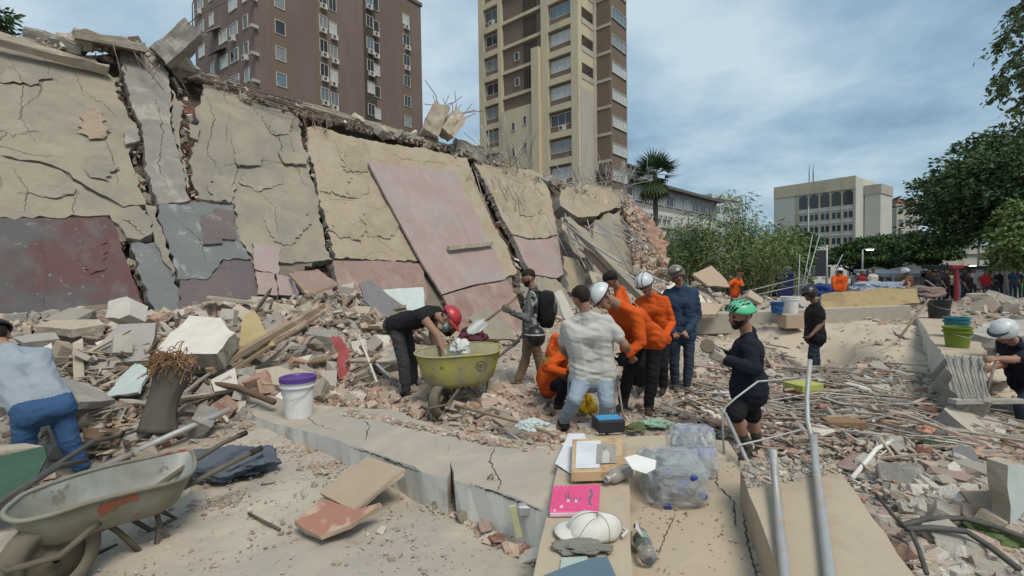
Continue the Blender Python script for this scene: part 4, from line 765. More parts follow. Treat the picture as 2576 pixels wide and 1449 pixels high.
P = np.array([tuple(wp(1572 + 12 * rg.random() + (yy - 505) * .55 * (.25 + .75 * rg.random()), yy, rg.uniform(.05, .6))) for yy in rg.uniform(508, 690, 1400)]); S = np.clip(rg.lognormal(-1.9, .5, len(P)), .05, .5)
fragments('brick_end_fragments', P, S, pick(rg, len(P), [BRK, ORG, PNK, TAN, GRY], [2.4, 1.8, 3, 5, 3]), 1.0, 45)
# crumbs caught in the cracks of the wall
P = []; S = []
for path in ([(290, 205), (300, 250), (335, 290), (348, 330), (352, 370), (335, 400), (350, 460), (372, 510), (385, 560)], [(432, 190), (455, 240), (480, 290), (462, 340), (462, 390), (478, 440), (490, 490), (505, 510)], [(755, 300), (768, 360), (782, 420), (798, 480), (810, 550), (828, 630)], [(310, 610), (335, 680), (356, 730)], [(1185, 405), (1225, 490), (1258, 560), (1290, 640), (1308, 690)]):
    for i in range(len(path) - 1):
        for k in range(13): u = rg.random(); P.append(tuple(wp(path[i][0] + (path[i + 1][0] - path[i][0]) * u + rg.normal() * 5, path[i][1] + (path[i + 1][1] - path[i][1]) * u + rg.normal() * 4, rg.uniform(-.26, .0)))); S.append(np.clip(rg.lognormal(-2.7, .6), .02, .3))
P = np.array(P); fragments('crack_fragments', P, np.array(S), pick(rg, len(P), [TAN, GRY, BRK, DRK, WHT], [4, 3, 2, 3, 1]), 1.0, 46)
# rubble heaped against the foot of the wall
P = []; 
for k in range(4200):
    x = rg.uniform(-60, 1480); b = np.interp(x, [-60, 300, 640, 850, 1000, 1100, 1320, 1480], [815, 800, 770, 735, 770, 850, 852, 760]); P.append(tuple(wp(x, b + abs(rg.normal()) * 26, rg.uniform(.05, .5))))
P = np.array(P); S = np.clip(rg.lognormal(-2.3, .6, len(P)), .03, .5); fragments('wall_foot_fragments', P, S, pick(rg, len(P), [TAN, GRY, PNK, BRK, WHT, DRK], [5, 4, 2, 1, 1, 1.2]), .9, 47)
# -------- rods
def rod(name, pts, r, mat, label, cat, group=None, n=6): return MB().tube(pts, r, n).build(name, M[mat], smooth=True, label=label, cat=cat, group=group)
for k in range(46):
    a = ong(rr.uniform(1640, 2250), rr.uniform(930, 1080)); L = rr.uniform(.9, 2.9); th = R(rr.gauss(-62, 9) if k % 3 else rr.gauss(-25, 10)); pts = []
    for s in range(6):
        q = a + V((math.cos(th), math.sin(th), 0)) * L * s / 5; th += rr.gauss(0, .05); pts.append(V((q.x, q.y, gz1(q.x, q.y) + .07 + rr.uniform(0, .09))))
    rod('rebar_rod', pts, rr.uniform(.006, .012), rr.choice(['rebar', 'chunk_gray', 'galv', 'chunk_tan']), ('long' if L > 1.9 else 'short' if L < 1.3 else 'middling') + ' thin steel rod lying across the brick debris at right', 'rod', 'steel rods on the brick debris')
for k in range(30):
    t_ = rr.uniform(4.2, 7.2); p = ridge_pt(t_, .05 + rr.random() * .15, rr.uniform(0, 16)); L = rr.uniform(1, 2.8); d = (WD + WU * rr.gauss(-.02, .06)).normalized(); rod('rebar_rod', [p + d * L * s + WN * rr.uniform(-.02, .04) for s in (0, .33, .66, 1)], .012, 'rebar', 'grey steel rod running along the upper edge of the leaning wall', 'rod', 'steel rods along the wall top', 5)
def tangle(name, px, py, off, n, L, label, up=(0, 0, 1), spread=.7, mat='chunk_gray', r=.014):
    p = wp(px, py, off); t = thing(name, p, label, 'rebar')
    for k in range(n):
        d = (V(up) + V((rr.gauss(0, spread), rr.gauss(0, spread), rr.gauss(0, spread * .5)))).normalized(); a = p + V((rr.gauss(0, .35), rr.gauss(0, .3), rr.gauss(0, .12))) * L; ln = L * rr.uniform(.4, 1.1); b = V((rr.gauss(0, .2), rr.gauss(0, .2), rr.gauss(0, .2))) * ln
        MB().tube([a, a + d * ln * .5 + b * .4, a + d * ln + b], r, 4).build('rod', M[mat], t, smooth=True)
scatter('fallen_slab', 'plate', 16, [(1560, 760), (1640, 690), (1760, 690), (1840, 740), (1700, 800)], .5, 1.5, .45, ['plaster', 'chunk_tan', 'concrete'], 'broken plaster slab in the debris slope at the far wall end', 'slab', 'slabs at the far wall end', .2)
tangle('rebar_tangle', 1275, 408, .2, 46, 1.5, 'pale frayed rebar bundle standing on the wall top below the beige tower', (-.3, 0, .8))
tangle('rebar_tangle', 1240, 440, .3, 26, 1.6, 'pale rods hanging down the wall beside the broken edge', (.3, -.3, -.9), .3)
tangle('rebar_tangle', 1535, 478, .2, 34, 1.7, 'frayed rebar tuft at the wall top left of the fan palm', (.0, 0, 1), .45)
tangle('rebar_tangle', 1440, 470, .1, 30, 1.7, 'twisted wires and rods on the wall top right of the rebar bundle', (.6, .3, .2), .6)
tangle('rebar_tangle', 1440, 570, .3, 26, 2.4, 'loose conduits hanging from the broken wall edge', (.5, -.2, -.8), .25, 'galv', .02)
tangle('rebar_tangle', 350, 150, .08, 26, .9, 'bent rods hanging over the column top on the left wall', (.2, -.2, -.9), .3, 'rebar', .01)
tangle('rebar_tangle', 780, 300, .06, 22, .7, 'bent rods at the top of the middle crack', (.2, -.2, -.9), .3, 'rebar', .01)
# larger pieces on the wall top
def bigpiece(name, px, py, y, size, rot, mat, label, rods=0):
    p = pt(px, py, y); t = thing(name, p, label, 'chunk'); bm = bmesh.new(); bmesh.ops.create_cube(bm, size=1); bmesh.ops.subdivide_edges(bm, edges=bm.edges[:], cuts=5, use_grid_fill=True); Rm = Matrix.Rotation(R(rot[2]), 3, 'Z') @ Matrix.Rotation(R(rot[1]), 3, 'Y') @ Matrix.Rotation(R(rot[0]), 3, 'X')
    for v in bm.verts: v.co = V((v.co.x * size[0], v.co.y * size[1], v.co.z * size[2])); v.co += v.co.normalized() * noise.fractal(v.co * 2.5 + p, .5, 2, 4) * .16 * min(size) + V((0, 0, noise.noise(v.co * 9) * .12 * (v.co.z > size[2] * .45)))
    for v in bm.verts: v.co = Rm @ v.co
    me = bpy.data.meshes.new('block'); bm.to_mesh(me); bm.free(); me.materials.append(M[mat]); o = bpy.data.objects.new('block', me); COL.objects.link(o); o.parent = t
    for k in range(rods):
        a = p + Rm @ V((rr.uniform(-.35, .35) * size[0], rr.uniform(-.35, .35) * size[1], size[2] * .45)); d = Rm @ V((rr.gauss(0, .45), rr.gauss(0, .45), 1)); L = rr.uniform(.25, .8); MB().tube([a, a + d * L * .5, a + d * L + V((rr.gauss(0, .2), rr.gauss(0, .2), rr.gauss(0, .12)))], .013, 4).build('bent_rod', M['rebar'], t, smooth=True)
    return t
bigpiece('column_stump', 450, 112, 10.6, (.42, .42, .95), (0, 42, 20), 'concrete', 'large grey column stump tilted on the wall top at left', 3)
bigpiece('column_stump', 1094, 306, 15.9, (.55, .5, 1.1), (-8, 24, 20), 'chunk_tan', 'left of the two broken pillars with bent rods on the wall top', 7)
bigpiece('column_stump', 1136, 316, 16.2, (.5, .5, .95), (-8, 36, 30), 'chunk_tan', 'right of the two broken pillars with bent rods on the wall top', 10)
bigpiece('concrete_block', 1175, 377, 17.0, (1.0, .6, .45), (10, 10, 30), 'concrete', 'grey concrete block lying right of the broken pillars')
bigpiece('roof_slab', 135, 104, 9.4, (.8, .5, .18), (20, 8, 40), 'concrete', 'grey tilted slab lying on the wall top at far left')
bigpiece('roof_slab', 275, 108, 9.9, (1.1, .7, .16), (12, -4, 45), 'chunk_tan', 'dusty thin slab lying on the wall top left of the column stump')
bigpiece('coping_slab', 75, 122, 8.7, (2.2, .16, .16), (40, 3, 47), 'chunk_tan', 'long narrow coping strip along the wall top at far left')
bigpiece('coping_slab', 950, 322, 14.4, (4.6, .35, .14), (35, 2, 47), 'plaster', 'long plaster coping along the wall top behind the middle')
bigpiece('white_appliance', 1562, 505, 24.0, (.9, .7, .8), (10, 20, 30), 'chunk_white', 'white crumpled appliance at the far end of the wall top')
# ================================================================ SINGLE OBJECTS
def solid(name, c, **k): M[name] = pm(name, c, k.pop('c2', None), k.pop('scale', 8), **k); return M[name]
solid('graysheet', (.33, .305, .28), c2=(.30, .28, .255), rough=.8, bump=.15); solid('mint', (.50, .56, .54), c2=(.44, .49, .47), rough=.6, bump=.1); solid('slate', (.17, .165, .175), c2=(.21, .205, .21), rough=.7, bump=.2)
solid('yelshard', (.48, .39, .20), c2=(.42, .33, .17)); solid('redcloth', (.38, .09, .09), c2=(.30, .07, .07), bump=.6, bscale=12, bdist=.03); solid('trunkgray', (.12, .105, .09), c2=(.085, .075, .065), bump=.6, bscale=14, stretch=(1, 1, .3)); solid('fibre', (.33, .19, .10), c2=(.22, .125, .07), bump=.6)
solid('denimcloth', (.075, .09, .12), c2=(.11, .125, .15), bump=.5, bscale=30); solid('tileboard', (.42, .325, .235), c2=(.385, .30, .22), bump=.15); solid('redtile', (.36, .175, .13), c2=(.32, .16, .12), bump=.2, c3=(.45, .34, .26), s3=5)
solid('navy', (.022, .03, .05), c2=(.03, .038, .06), rough=.8, bump=.3); solid('yellowslab', (.43, .32, .16), c2=(.37, .28, .15), c3=(.30, .22, .13), s3=2, bump=.4); solid('kerbgray', (.42, .38, .31), c2=(.37, .335, .28), bump=.5)
solid('pvc', (.66, .64, .58), rough=.5, bump=.05); solid('dbrown', (.15, .10, .065), bump=.4); solid('hose', (.06, .06, .06), c2=(.10, .095, .085), rough=.6, bump=.2); solid('peach', (.55, .29, .19), bump=.5, bscale=20)
def plate(name, poly, deps, thick, mat, label, cat, mside=None, jag=.015, amp=.008, res=.15, seed=0, group=None, seg=.12):
    i = [0, len(poly) // 3, 2 * len(poly) // 3]; a, b, c = [pt(*poly[k], d) for k, d in zip(i, deps)]; n = (b - a).cross(c - a).normalized()
    if n.dot(O - a) < 0: n = -n
    P = [onplane(x, y, a, n) for x, y in poly]; mb = sheet(P, n, thick, res, amp, jag, seg, 2.0, None, 0, 1 if mside else None, seed)
    return mb.build(name, [M[mat], M[mside]] if mside else [M[mat]], label=label, cat=cat, group=group)
plate('floor_panel', [(165, 936), (232, 880), (300, 816), (392, 811), (388, 850), (372, 906), (292, 912), (284, 926)], (4.75, 5.5, 5.1), .09, 'graysheet', 'large smooth grey panel lying tilted on the rubble pile at left', 'panel', 'concrete', jag=.01, seed=1)
plate('thick_slab', [(388, 886), (430, 838), (476, 794), (556, 800), (594, 838), (546, 892)], (5.0, 5.65, 5.2), .2, 'chunk_white', 'thick concrete slab with rough whitish top on the rubble pile', 'slab', 'plaster', jag=.03, amp=.03, seed=2)
plate('yellow_shard', [(600, 870), (612, 790), (640, 782), (690, 868), (650, 876)], (5.7, 6.0, 5.6), .03, 'yelshard', 'crumpled pale yellow sheet shard right of the thick slab', 'shard', seed=3)
plate('white_block', [(264, 800), (272, 757), (318, 745), (328, 752), (326, 792), (300, 802)], (5.9, 6.0, 5.8), .25, 'chunk_white', 'pale square block standing at the foot of the grey wall panel', 'block', jag=.02, seed=4)
plate('mint_panel', [(262, 1000), (300, 950), (340, 914), (378, 930), (345, 985)], (4.5, 4.8, 4.7), .03, 'mint', 'pale mint panel leaning below the large grey panel', 'panel', seed=5)
plate('stone_plank', [(90, 822), (130, 804), (250, 803), (262, 815), (180, 828)], (5.5, 5.7, 5.6), .1, 'chunk_tan', 'long rough stone plank at the wall foot far left', 'plank', seed=6)
plate('stone_plank', [(30, 848), (140, 836), (150, 852), (60, 862)], (5.2, 5.3, 5.2), .08, 'chunk_gray', 'grey plank behind the left person in the pile', 'plank', seed=7)
plate('white_tile', [(90, 880), (130, 862), (132, 900), (100, 915)], (4.9, 5.0, 4.9), .05, 'chunk_white', 'white broken tile beside the left person in the pile', 'tile', seed=8)
plate('tan_plate', [(170, 990), (240, 1000), (300, 1050), (250, 1065), (190, 1040)], (4.4, 4.5, 4.2), .06, 'chunk_tan', 'tan broken plate in the pile right of the left person', 'plate', seed=9)
plate('tan_plate', [(120, 940), (230, 965), (290, 1005), (200, 1010)], (4.5, 4.7, 4.4), .07, 'chunk_gray', 'grey broken plate below the large grey panel', 'plate', seed=10)
plate('dark_board', [(205, 1075), (310, 1080), (300, 1110), (215, 1100)], (3.95, 4.1, 3.95), .03, 'dbrown', 'dark brown board low in the pile behind the grey wheelbarrow', 'board', seed=11)
plate('block_face', [(545, 930), (640, 922), (645, 960), (590, 985), (540, 975)], (5.0, 5.2, 5.0), .15, 'chunk_gray', 'grey square block above the long grey conduit', 'block', seed=12)
plate('white_patch', [(530, 955), (590, 925), (600, 975), (540, 985)], (4.85, 5.0, 4.85), .04, 'chunk_white', 'white plaster plate in front of the grey square block', 'plate', seed=13)
plate('flat_stone', [(640, 935), (700, 922), (762, 940), (740, 968), (660, 965)], (5.0, 5.3, 5.1), .12, 'chunk_tan', 'flat pale stone behind the white bucket', 'stone', amp=.03, seed=14)
plate('slate_panel', [(904, 714), (930, 704), (1024, 776), (1010, 800), (960, 798), (916, 756)], (8.6, 8.9, 8.5), .04, 'slate', 'dark slate panel leaning at the wall foot left of the red cap person', 'panel', seed=15)
plate('pale_green_panel', [(955, 730), (1064, 722), (1072, 784), (1010, 790)], (9.4, 9.8, 9.4), .04, 'mint', 'pale green panel at the wall foot behind the slate panel', 'panel', seed=16)
plate('leaning_slab', [(948, 895), (1000, 872), (1060, 905), (1040, 940), (960, 930)], (7.0, 7.2, 6.9), .08, 'tileboard', 'tan flat slab lying behind the red cap person', 'slab', seed=17)
plate('broken_corner', [(1180, 800), (1225, 770), (1290, 830), (1300, 856), (1220, 850)], (10.2, 10.5, 10.2), .12, 'plaster', 'broken plaster corner lying at the foot of the pink sheet', 'slab', jag=.04, seed=18)
plate('leaning_board', [(1742, 690), (1790, 668), (1828, 705), (1836, 722), (1780, 718)], (15.2, 15.6, 15.2), .08, 'tileboard', 'tan board leaning in the debris left of the orange vest person', 'board', seed=19)
plate('white_sheet', [(1660, 735), (1700, 708), (1765, 745), (1780, 765), (1700, 760)], (11.5, 12, 11.5), .04, 'chunk_white', 'white sheet lying behind the denim jacket person', 'sheet', seed=20)
plate('tan_slab', [(1640, 770), (1700, 755), (1820, 765), (1800, 790), (1660, 795)], (10.8, 11.2, 10.8), .1, 'tileboard', 'tan slab lying behind the denim jacket person above the kerb', 'slab', seed=21)
plate('white_board', [(1395, 738), (1412, 728), (1445, 792), (1440, 822), (1420, 800)], (8.2, 8.4, 8.2), .04, 'chunk_white', 'white board standing between the backpack and the grey shirt person', 'board', seed=22)
# long timbers and conduits
def beam(name, a, b, wd, th, mat, label, cat='beam', up=(0, 0, 1), group=None, bev=.004):
    a, b = V(a), V(b); d = (b - a).normalized(); s = d.cross(V(up)).normalized() * wd / 2; u = s.cross(d).normalized() * th / 2; m = MB()
    m.ring([[p + s + u, p - s + u, p - s - u, p + s - u] for p in (a, a.lerp(b, .33) + u * .1, a.lerp(b, .66) - u * .1, b)]); return m.build(name, M[mat], label=label, cat=cat, group=group, bev=bev)
beam('timber', pt(525, 935, 4.9), pt(812, 768, 6.6), .09, .07, 'wood', 'long splintered timber slanting up the rubble pile', 'timber')
beam('timber', pt(540, 960, 4.95), pt(815, 785, 6.5), .05, .04, 'wood', 'thin timber under the long slanting one', 'timber')
beam('timber', pt(520, 748, 7.1), pt(640, 762, 7.4), .18, .05, 'chunk_tan', 'grey plank stack lying at the foot of the mauve panel', 'timber')
beam('timber', pt(730, 690, 8.9), pt(775, 742, 8.3), .06, .05, 'wood', 'short pale batten left of the red tile on the wall', 'batten')
beam('timber', pt(770, 745, 8.3), pt(850, 715, 8.6), .07, .05, 'wood', 'pale batten under the red tile on the wall', 'batten')
beam('timber', wp(1128, 624, .27), wp(1238, 612, .27), .10, .12, 'chunk_tan', 'pale horizontal batten fixed across the tall pink sheet', 'batten')
beam('fallen_beam', pt(1425, 552, 17.2), pt(1640, 770, 12.2), .26, .2, 'plaster', 'long plaster beam fallen diagonally off the broken wall edge', 'beam')
beam('fallen_beam', pt(1478, 628, 15.8), pt(1560, 712, 13.8), .3, .24, 'pinkred', 'reddish lower part of the fallen diagonal beam', 'beam')
for i, (a, b) in enumerate([((1440, 600), (1660, 735)), ((1455, 625), (1640, 760)), ((1420, 560), (1560, 660))]): rod('conduit', [pt(*a, 16), pt((a[0] + b[0]) / 2, (a[1] + b[1]) / 2 + 6, 14), pt(*b, 12.4)], .03, 'galv', ['upper thin conduit beside the fallen diagonal beam', 'lower thin conduit beside the fallen diagonal beam', 'short thin conduit above the fallen diagonal beam'][i], 'conduit')
rod('conduit', [pt(215, 1195, 3.7), pt(420, 1100, 4.0), pt(578, 1030, 4.35)], .03, 'galv', 'long grey conduit lying on the rubble behind the grey wheelbarrow', 'conduit')
rod('conduit', [pt(500, 960, 4.9), pt(600, 975, 4.8), pt(690, 1012, 4.6)], .03, 'dbrown', 'dark pipe lying left of the white bucket', 'pipe')
rod('white_pipe', [pt(902, 842, 6.6), pt(925, 900, 6.2), pt(948, 962, 5.8)], .018, 'pvc', 'steep white pipe leaning behind the red cap person', 'pipe'); rod('white_pipe', [pt(935, 905, 6.2), pt(985, 950, 5.9)], .016, 'pvc', 'short white pipe lying beside the steep one', 'pipe')
rod('white_pipe', [pt(1145, 1020, 5.0), pt(1300, 1060, 4.5), pt(1400, 1095, 4.1)], .016, 'wood', 'brown pole lying right of the yellow wheelbarrow wheel', 'pole')
rod('white_pipe', [pt(1270, 1085, 4.0), pt(1345, 1130, 3.6)], .014, 'chunk_gray', 'short grey lath lying left of the album', 'lath')
rod('thin_branch', [pt(280, 965, 4.7), pt(330, 1005, 4.5), pt(352, 1030, 4.3)], .012, 'dbrown', 'thin dark bar lying over the mint panel', 'bar')
# stump
t = thing('trunk_stump', pt(395, 1085, 4.15), 'dark tilted trunk stump with frayed fibrous top in the rubble', 'stump'); a = pt(398, 1090, 4.15); b = pt(437, 915, 4.35)
mt = MB(); rg_ = []
dA = (b - a).normalized(); sA = dA.cross(V((0, 1, 0))).normalized(); uA = sA.cross(dA)
for i in range(15):
    f_ = i / 14; c_ = a.lerp(b, f_) + sA * .02 * math.sin(f_ * 5); r_ = .15 - .05 * math.sin(f_ * 3.1) + .03 * f_; rg_.append([c_ + (sA * math.cos(q) + uA * math.sin(q)) * r_ * (1 + .16 * noise.noise(V((math.cos(q) * 2, math.sin(q) * 2, f_ * 1.5))) + .07 * math.sin(7 * q + f_ * 3)) for q in [6.2832 * k / 22 for k in range(22)]])
mt.ring(rg_); mt.build('trunk', M['trunkgray'], t, smooth=True)
m = MB()
for k in range(420):
    d = V((rr.gauss(0, .6), rr.gauss(-.5, .6), rr.gauss(.35, .6))).normalized(); q = b + V((rr.gauss(.02, .07), rr.gauss(-.05, .06), rr.gauss(.0, .05))); ln_ = rr.uniform(.06, .15); m.tube([q, q + d * ln_ * .5 + V((0, 0, .01)), q + d * ln_ - V((0, 0, .03))], .005, 3)
m.build('frayed_top', M['fibre'], t)
def crumple(name, c, size, mat, label, cat, seed=0, freq=5, amp=.35):
    bm = bmesh.new(); bmesh.ops.create_icosphere(bm, subdivisions=5, radius=1); s = V(size)
    for v in bm.verts:
        d = v.co.normalized(); h = 1 + amp * noise.ridged_multi_fractal(d * freq * .42 + V((seed, 0, 0)), .75, 2.1, 5, 1.0, 2.0) * .5 - amp * .55 + .45 * noise.noise(d * 1.6 + V((0, seed, 0))); v.co = V((d.x * s.x * h, d.y * s.y * h, max(d.z * s.z * h, -s.z * .45)))
    me = bpy.data.meshes.new(name); bm.to_mesh(me); bm.free(); me.materials.append(M[mat]); me.polygons.foreach_set('use_smooth', [True] * len(me.polygons)); o = bpy.data.objects.new(name, me); COL.objects.link(o); o.location = V(c); return tag(o, label, cat)
plate('red_cloth', [(838, 842), (860, 850), (880, 880), (878, 910), (868, 960), (852, 955), (846, 920), (852, 890), (840, 870)], (6.3, 6.2, 5.9), .012, 'redcloth', 'red cloth hanging in the rubble behind the red cap person', 'cloth', amp=.05, res=.04, jag=.012, seg=.04, seed=91)
crumple('jeans_bundle', onz(570, 1165, .58), (.3, .2, .10), 'denimcloth', 'crumpled dark grey jeans behind the grey wheelbarrow handles', 'clothes', 2)
plate('navy_sheet', [(2264, 1066), (2320, 1040), (2376, 1030), (2374, 1076), (2300, 1080)], (5.0, 5.3, 5.05), .02, 'navy', 'navy blue sheet lying left of the concrete block at right', 'sheet', seed=31)
crumple('orange_cloth', ong(2345, 1098) + V((0, 0, .03)), (.14, .12, .07), 'peach', 'crumpled orange bag below the navy sheet', 'cloth', 4)
plate('white_plate', [(2196, 935), (2225, 932), (2242, 950), (2238, 962), (2210, 950)], (6.9, 7.0, 6.9), .02, 'white', 'bent white shard lying on the sandy patch', 'shard', seed=32)
# ---------------- right side ledge with buckets
mb = sheet(zpoly([(2294, 776), (2340, 771), (2392, 770), (2440, 830), (2484, 886), (2470, 900), (2374, 895), (2330, 832)], .84), UP, .5, .2, .01, .02, .15, 2, None, 0, 1, 41); mb.build('ledge_wall', [M['beam'], M['paintwhite']], label='low plastered ledge wall carrying the buckets at right', cat='wall')
t = thing('rebar_slab', pt(2420, 1000, 4.9), 'broken concrete end with bare steel bars below the bucket ledge', 'slab')
P = [pt(2374, 902, 5.65), pt(2470, 906, 5.65), pt(2494, 1008, 4.95), pt(2412, 1016, 4.95)]; sheet([P[0], P[1], P[2], P[3]], (P[1] - P[0]).cross(P[3] - P[0]) * (-1 if (P[1] - P[0]).cross(P[3] - P[0]).z < 0 else 1), .3, .08, .025, .04, .08, 5, None, 0, None, 43).build('slab', M['concrete'], t)
for k in range(5): f = .08 + k * .21; MB().tube([P[0].lerp(P[1], f) + V((0, 0, .05)), P[3].lerp(P[2], f * .9) + V((0, -.02, .06))], .009, 5).build('steel_bar', M['chunk_gray'], t, smooth=True)
plate('tilted_block', [(2376, 1026), (2470, 1022), (2520, 1062), (2565, 1112), (2480, 1108), (2420, 1070)], (4.9, 5.1, 4.5), .3, 'kerbgray', 'large pale tilted concrete block at the right edge', 'block', 'concrete', jag=.04, amp=.03, seed=45)
plate('grey_upright', [(2384, 1072), (2440, 1080), (2438, 1160), (2384, 1192)], (4.5, 4.6, 4.4), .12, 'graysheet', 'grey upright slab face below the tilted block', 'slab', seed=46)
plate('half_disc', [(2398, 1210), (2396, 1125), (2420, 1120), (2450, 1130), (2468, 1165), (2470, 1205), (2440, 1215)], (3.9, 4.0, 3.9), .1, 'slate', 'dark grey half round slab at the right', 'slab', jag=.004, seed=47)
plate('fallen_board', [(2412, 1262), (2418, 1205), (2450, 1190), (2516, 1200), (2520, 1265), (2470, 1278)], (3.4, 3.6, 3.5), .06, 'tileboard', 'tan board lying below the half round slab', 'board', seed=48)
plate('pale_door', [(2536, 1170), (2700, 1190), (2700, 1449), (2560, 1449), (2540, 1330)], (2.9, 3.3, 3.0), .1, 'mint', 'pale upright panel cut by the lower right picture edge', 'panel', 'chunk_tan', jag=.02, seed=49)
plate('broken_roof_slab', [(2432, 836), (2500, 806), (2640, 800), (2680, 842), (2560, 846), (2480, 850)], (7.0, 8.6, 7.0), .14, 'chunk_gray', 'broken floor slab roofing the dark hollow at right edge', 'slab', 'concrete', jag=.05, seed=50)
plate('hollow_brick_stack', [(2440, 925), (2500, 900), (2560, 912), (2556, 950), (2480, 965)], (6.2, 6.6, 6.2), .2, 'chunk_tan', 'layered pale blocks in the hollow beside the white helmet person', 'block', jag=.03, seed=51)
beam('grey_plank', pt(2395, 1010, 4.9), pt(2568, 1008, 5.2), .08, .05, 'chunk_gray', 'grey plank lying across under the steel bars', 'plank')
def bucket(name, px, py, y, r, h, mat, label, lid=None, handle=True, inner=None, rb=None):
    b = pt(px, py, y); t = thing(name, b, label, 'bucket'); rb = rb or r * .8
    MB().lathe(b, UP, [(0, 0), (rb, 0), (r, h), (r + .012, h), (r + .012, h - .02), (r + .002, h - .025)] if not lid else [(0, 0), (rb, 0), (r, h)], 28).build('body', M[mat], t, smooth=False)
    if not lid: MB().lathe(b, UP, [(0, .01), (rb - .008, .01), (r - .008, h), (r, h)], 28).build('inside', M[inner or mat], t)
    MB().lathe(b + V((0, 0, h - .075)), UP, [(r * .97, 0), (r + .012, .0), (r + .012, .02), (r * .98, .02)], 28).build('rim_band', M[mat], t)
    if lid: MB().lathe(b + V((0, 0, h - .01)), UP, [(r + .004, -.02), (r + .014, -.02), (r + .014, .022), (r - .01, .022), (r - .02, .008), (0, .008)], 28).build('lid', M[lid], t)
    if handle: MB().tube([b + V((-r - .01, 0, h * .8)), b + V((-r * .7, -r * .75, h * .62)), b + V((0, -r - .03, h * .5)), b + V((r * .7, -r * .75, h * .62)), b + V((r + .01, 0, h * .8))], .004, 5).build('handle', M['galv'], t, smooth=True)
    return t
solid('purple', (.10, .05, .24), rough=.4, bump=0); solid('blackpl', (.03, .032, .034), rough=.5, bump=.05, c3=(.09, .08, .07), s3=4); solid('teal', (.03, .17, .22), rough=.4, bump=0); solid('lime', (.17, .24, .03), rough=.4, bump=0); solid('bluepl', (.02, .10, .27), rough=.4, bump=0)
kb = kpt(752, 1046); bucket('paint_bucket', 752, 1046, kb.y, .148, .36, 'white', 'white paint bucket with purple lid standing on the beam end', lid='purple')
def on84(px, py, z=.845): return onz(px, py, z).y
bucket('rubble_bucket', 2362, 800, on84(2362, 800), .2, .38, 'blackpl', 'large black rubble bucket on the ledge wall', rb=.17)
bucket('teal_bucket', 2406, 847, on84(2406, 847), .155, .3, 'teal', 'teal bucket on the ledge behind the green one'); bucket('green_bucket', 2408, 872, on84(2408, 872), .15, .27, 'lime', 'lime green bucket nearest on the ledge wall')
bucket('blue_bucket', 1955, 788, 10.6, .14, .25, 'bluepl', 'small blue bucket beside the white bucket near the far kerb'); bucket('white_pail', 1987, 792, 10.9, .19, .42, 'white', 'white bucket on a tan box near the far kerb'); bucket('dark_bucket', 1740, 795, 10.8, .13, .22, 'blackpl', 'small dark bucket right of the denim jacket person')
p = pt(1990, 822, 10.5); MB().box(p + V((0, 0, .13)), (.42, .35, .3)).build('tan_box', M['tileboard'], label='tan box under the white bucket near the far kerb', cat='box', bev=.01)
# pickaxe
t = thing('pickaxe', pt(2262, 850, 8.5), 'pickaxe leaning with its wooden handle on the ledge wall', 'pickaxe'); a = pt(2266, 846, 8.5); b = pt(2337, 752, 9.3); MB().tube([a - (b - a) * .04, b], [.022, .018], 8).build('handle', M['wood'], t, smooth=True); MB().tube([pt(2246, 832, 8.45), pt(2254, 842, 8.47), a, pt(2276, 852, 8.5), pt(2290, 853, 8.5)], [.008, .018, .03, .02, .012], 6).build('head', M['rebar'], t, smooth=True)
# far kerb and yellow slab
mb = MB(); a = pt(1700, 818, 11.5); b = pt(2292, 800, 10.9); d = (b - a).normalized(); s = V((-d.y, d.x, 0)) * .45; mb.ring([[p - V((0, 0, .25)), p + V((0, 0, .24 + .02 * i)), p + s + V((0, 0, .26)), p + s - V((0, 0, .25))] for i, p in enumerate([a, a.lerp(b, .3), a.lerp(b, .62) + V((0, 0, .01)), b])]); mb.build('far_kerb', M['kerbgray'], label='long pale concrete kerb crossing behind the black helmet person', cat='kerb', bev=.02)
P = [pt(2068, 780, 12.3), pt(2225, 772, 12.3), pt(2312, 764, 12.4), pt(2306, 726, 12.6), pt(2220, 720, 12.6), pt(2068, 740, 12.6)]
sheet(P, (P[1] - P[0]).cross(P[-1] - P[0]) * (1 if (P[1] - P[0]).cross(P[-1] - P[0]).y < 0 else -1), 1.6, .25, .03, .02, .2, 1.5, None, 0, 1, 52).build('yellow_slab', [M['yellowslab'], M['chunk_gray']], label='fallen yellow painted slab with layered edge behind the kerb', cat='slab')
# metal pipes and bent rods at the right beam
def gpipe(name, pts, r, label, mat='galv'): return rod(name, pts, r, mat, label, 'pipe', n=10)
gpipe('steel_pipe', [onz(1944, 1132, 1.0), onz(1950, 1200, .86), onz(1962, 1330, .83), onz(1975, 1449, .83), onz(1990, 1600, .83)], .019, 'left grey steel pipe lying along the right tan beam')
gpipe('steel_pipe', [onz(2046, 1098, .95), onz(2052, 1170, .85), onz(2070, 1310, .83), onz(2088, 1449, .83), onz(2110, 1600, .83)], .02, 'right whitish steel pipe lying along the right tan beam')
gpipe('steel_pipe', [pt(2038, 905, 3.5), pt(2030, 1000, 3.4), pt(2032, 1060, 3.3), pt(2046, 1120, 3.1)], .016, 'upright grey pipe rising from the right tan beam')
gpipe('bent_rod', [pt(1822, 1160, 3.35), pt(1816, 1032, 3.4), pt(1850, 1002, 3.4), pt(1906, 960, 3.45), pt(1960, 955, 3.5), pt(2064, 943, 3.6)], .007, 'bent grey rod arching in front of the green helmet person'); gpipe('bent_rod', [pt(1846, 1132, 3.2), pt(1860, 1120, 3.2), pt(1920, 1106, 3.3), pt(2012, 1082, 3.3), pt(2060, 1090, 3.5)], .007, 'bent grey rod crossing the legs of the green helmet person')
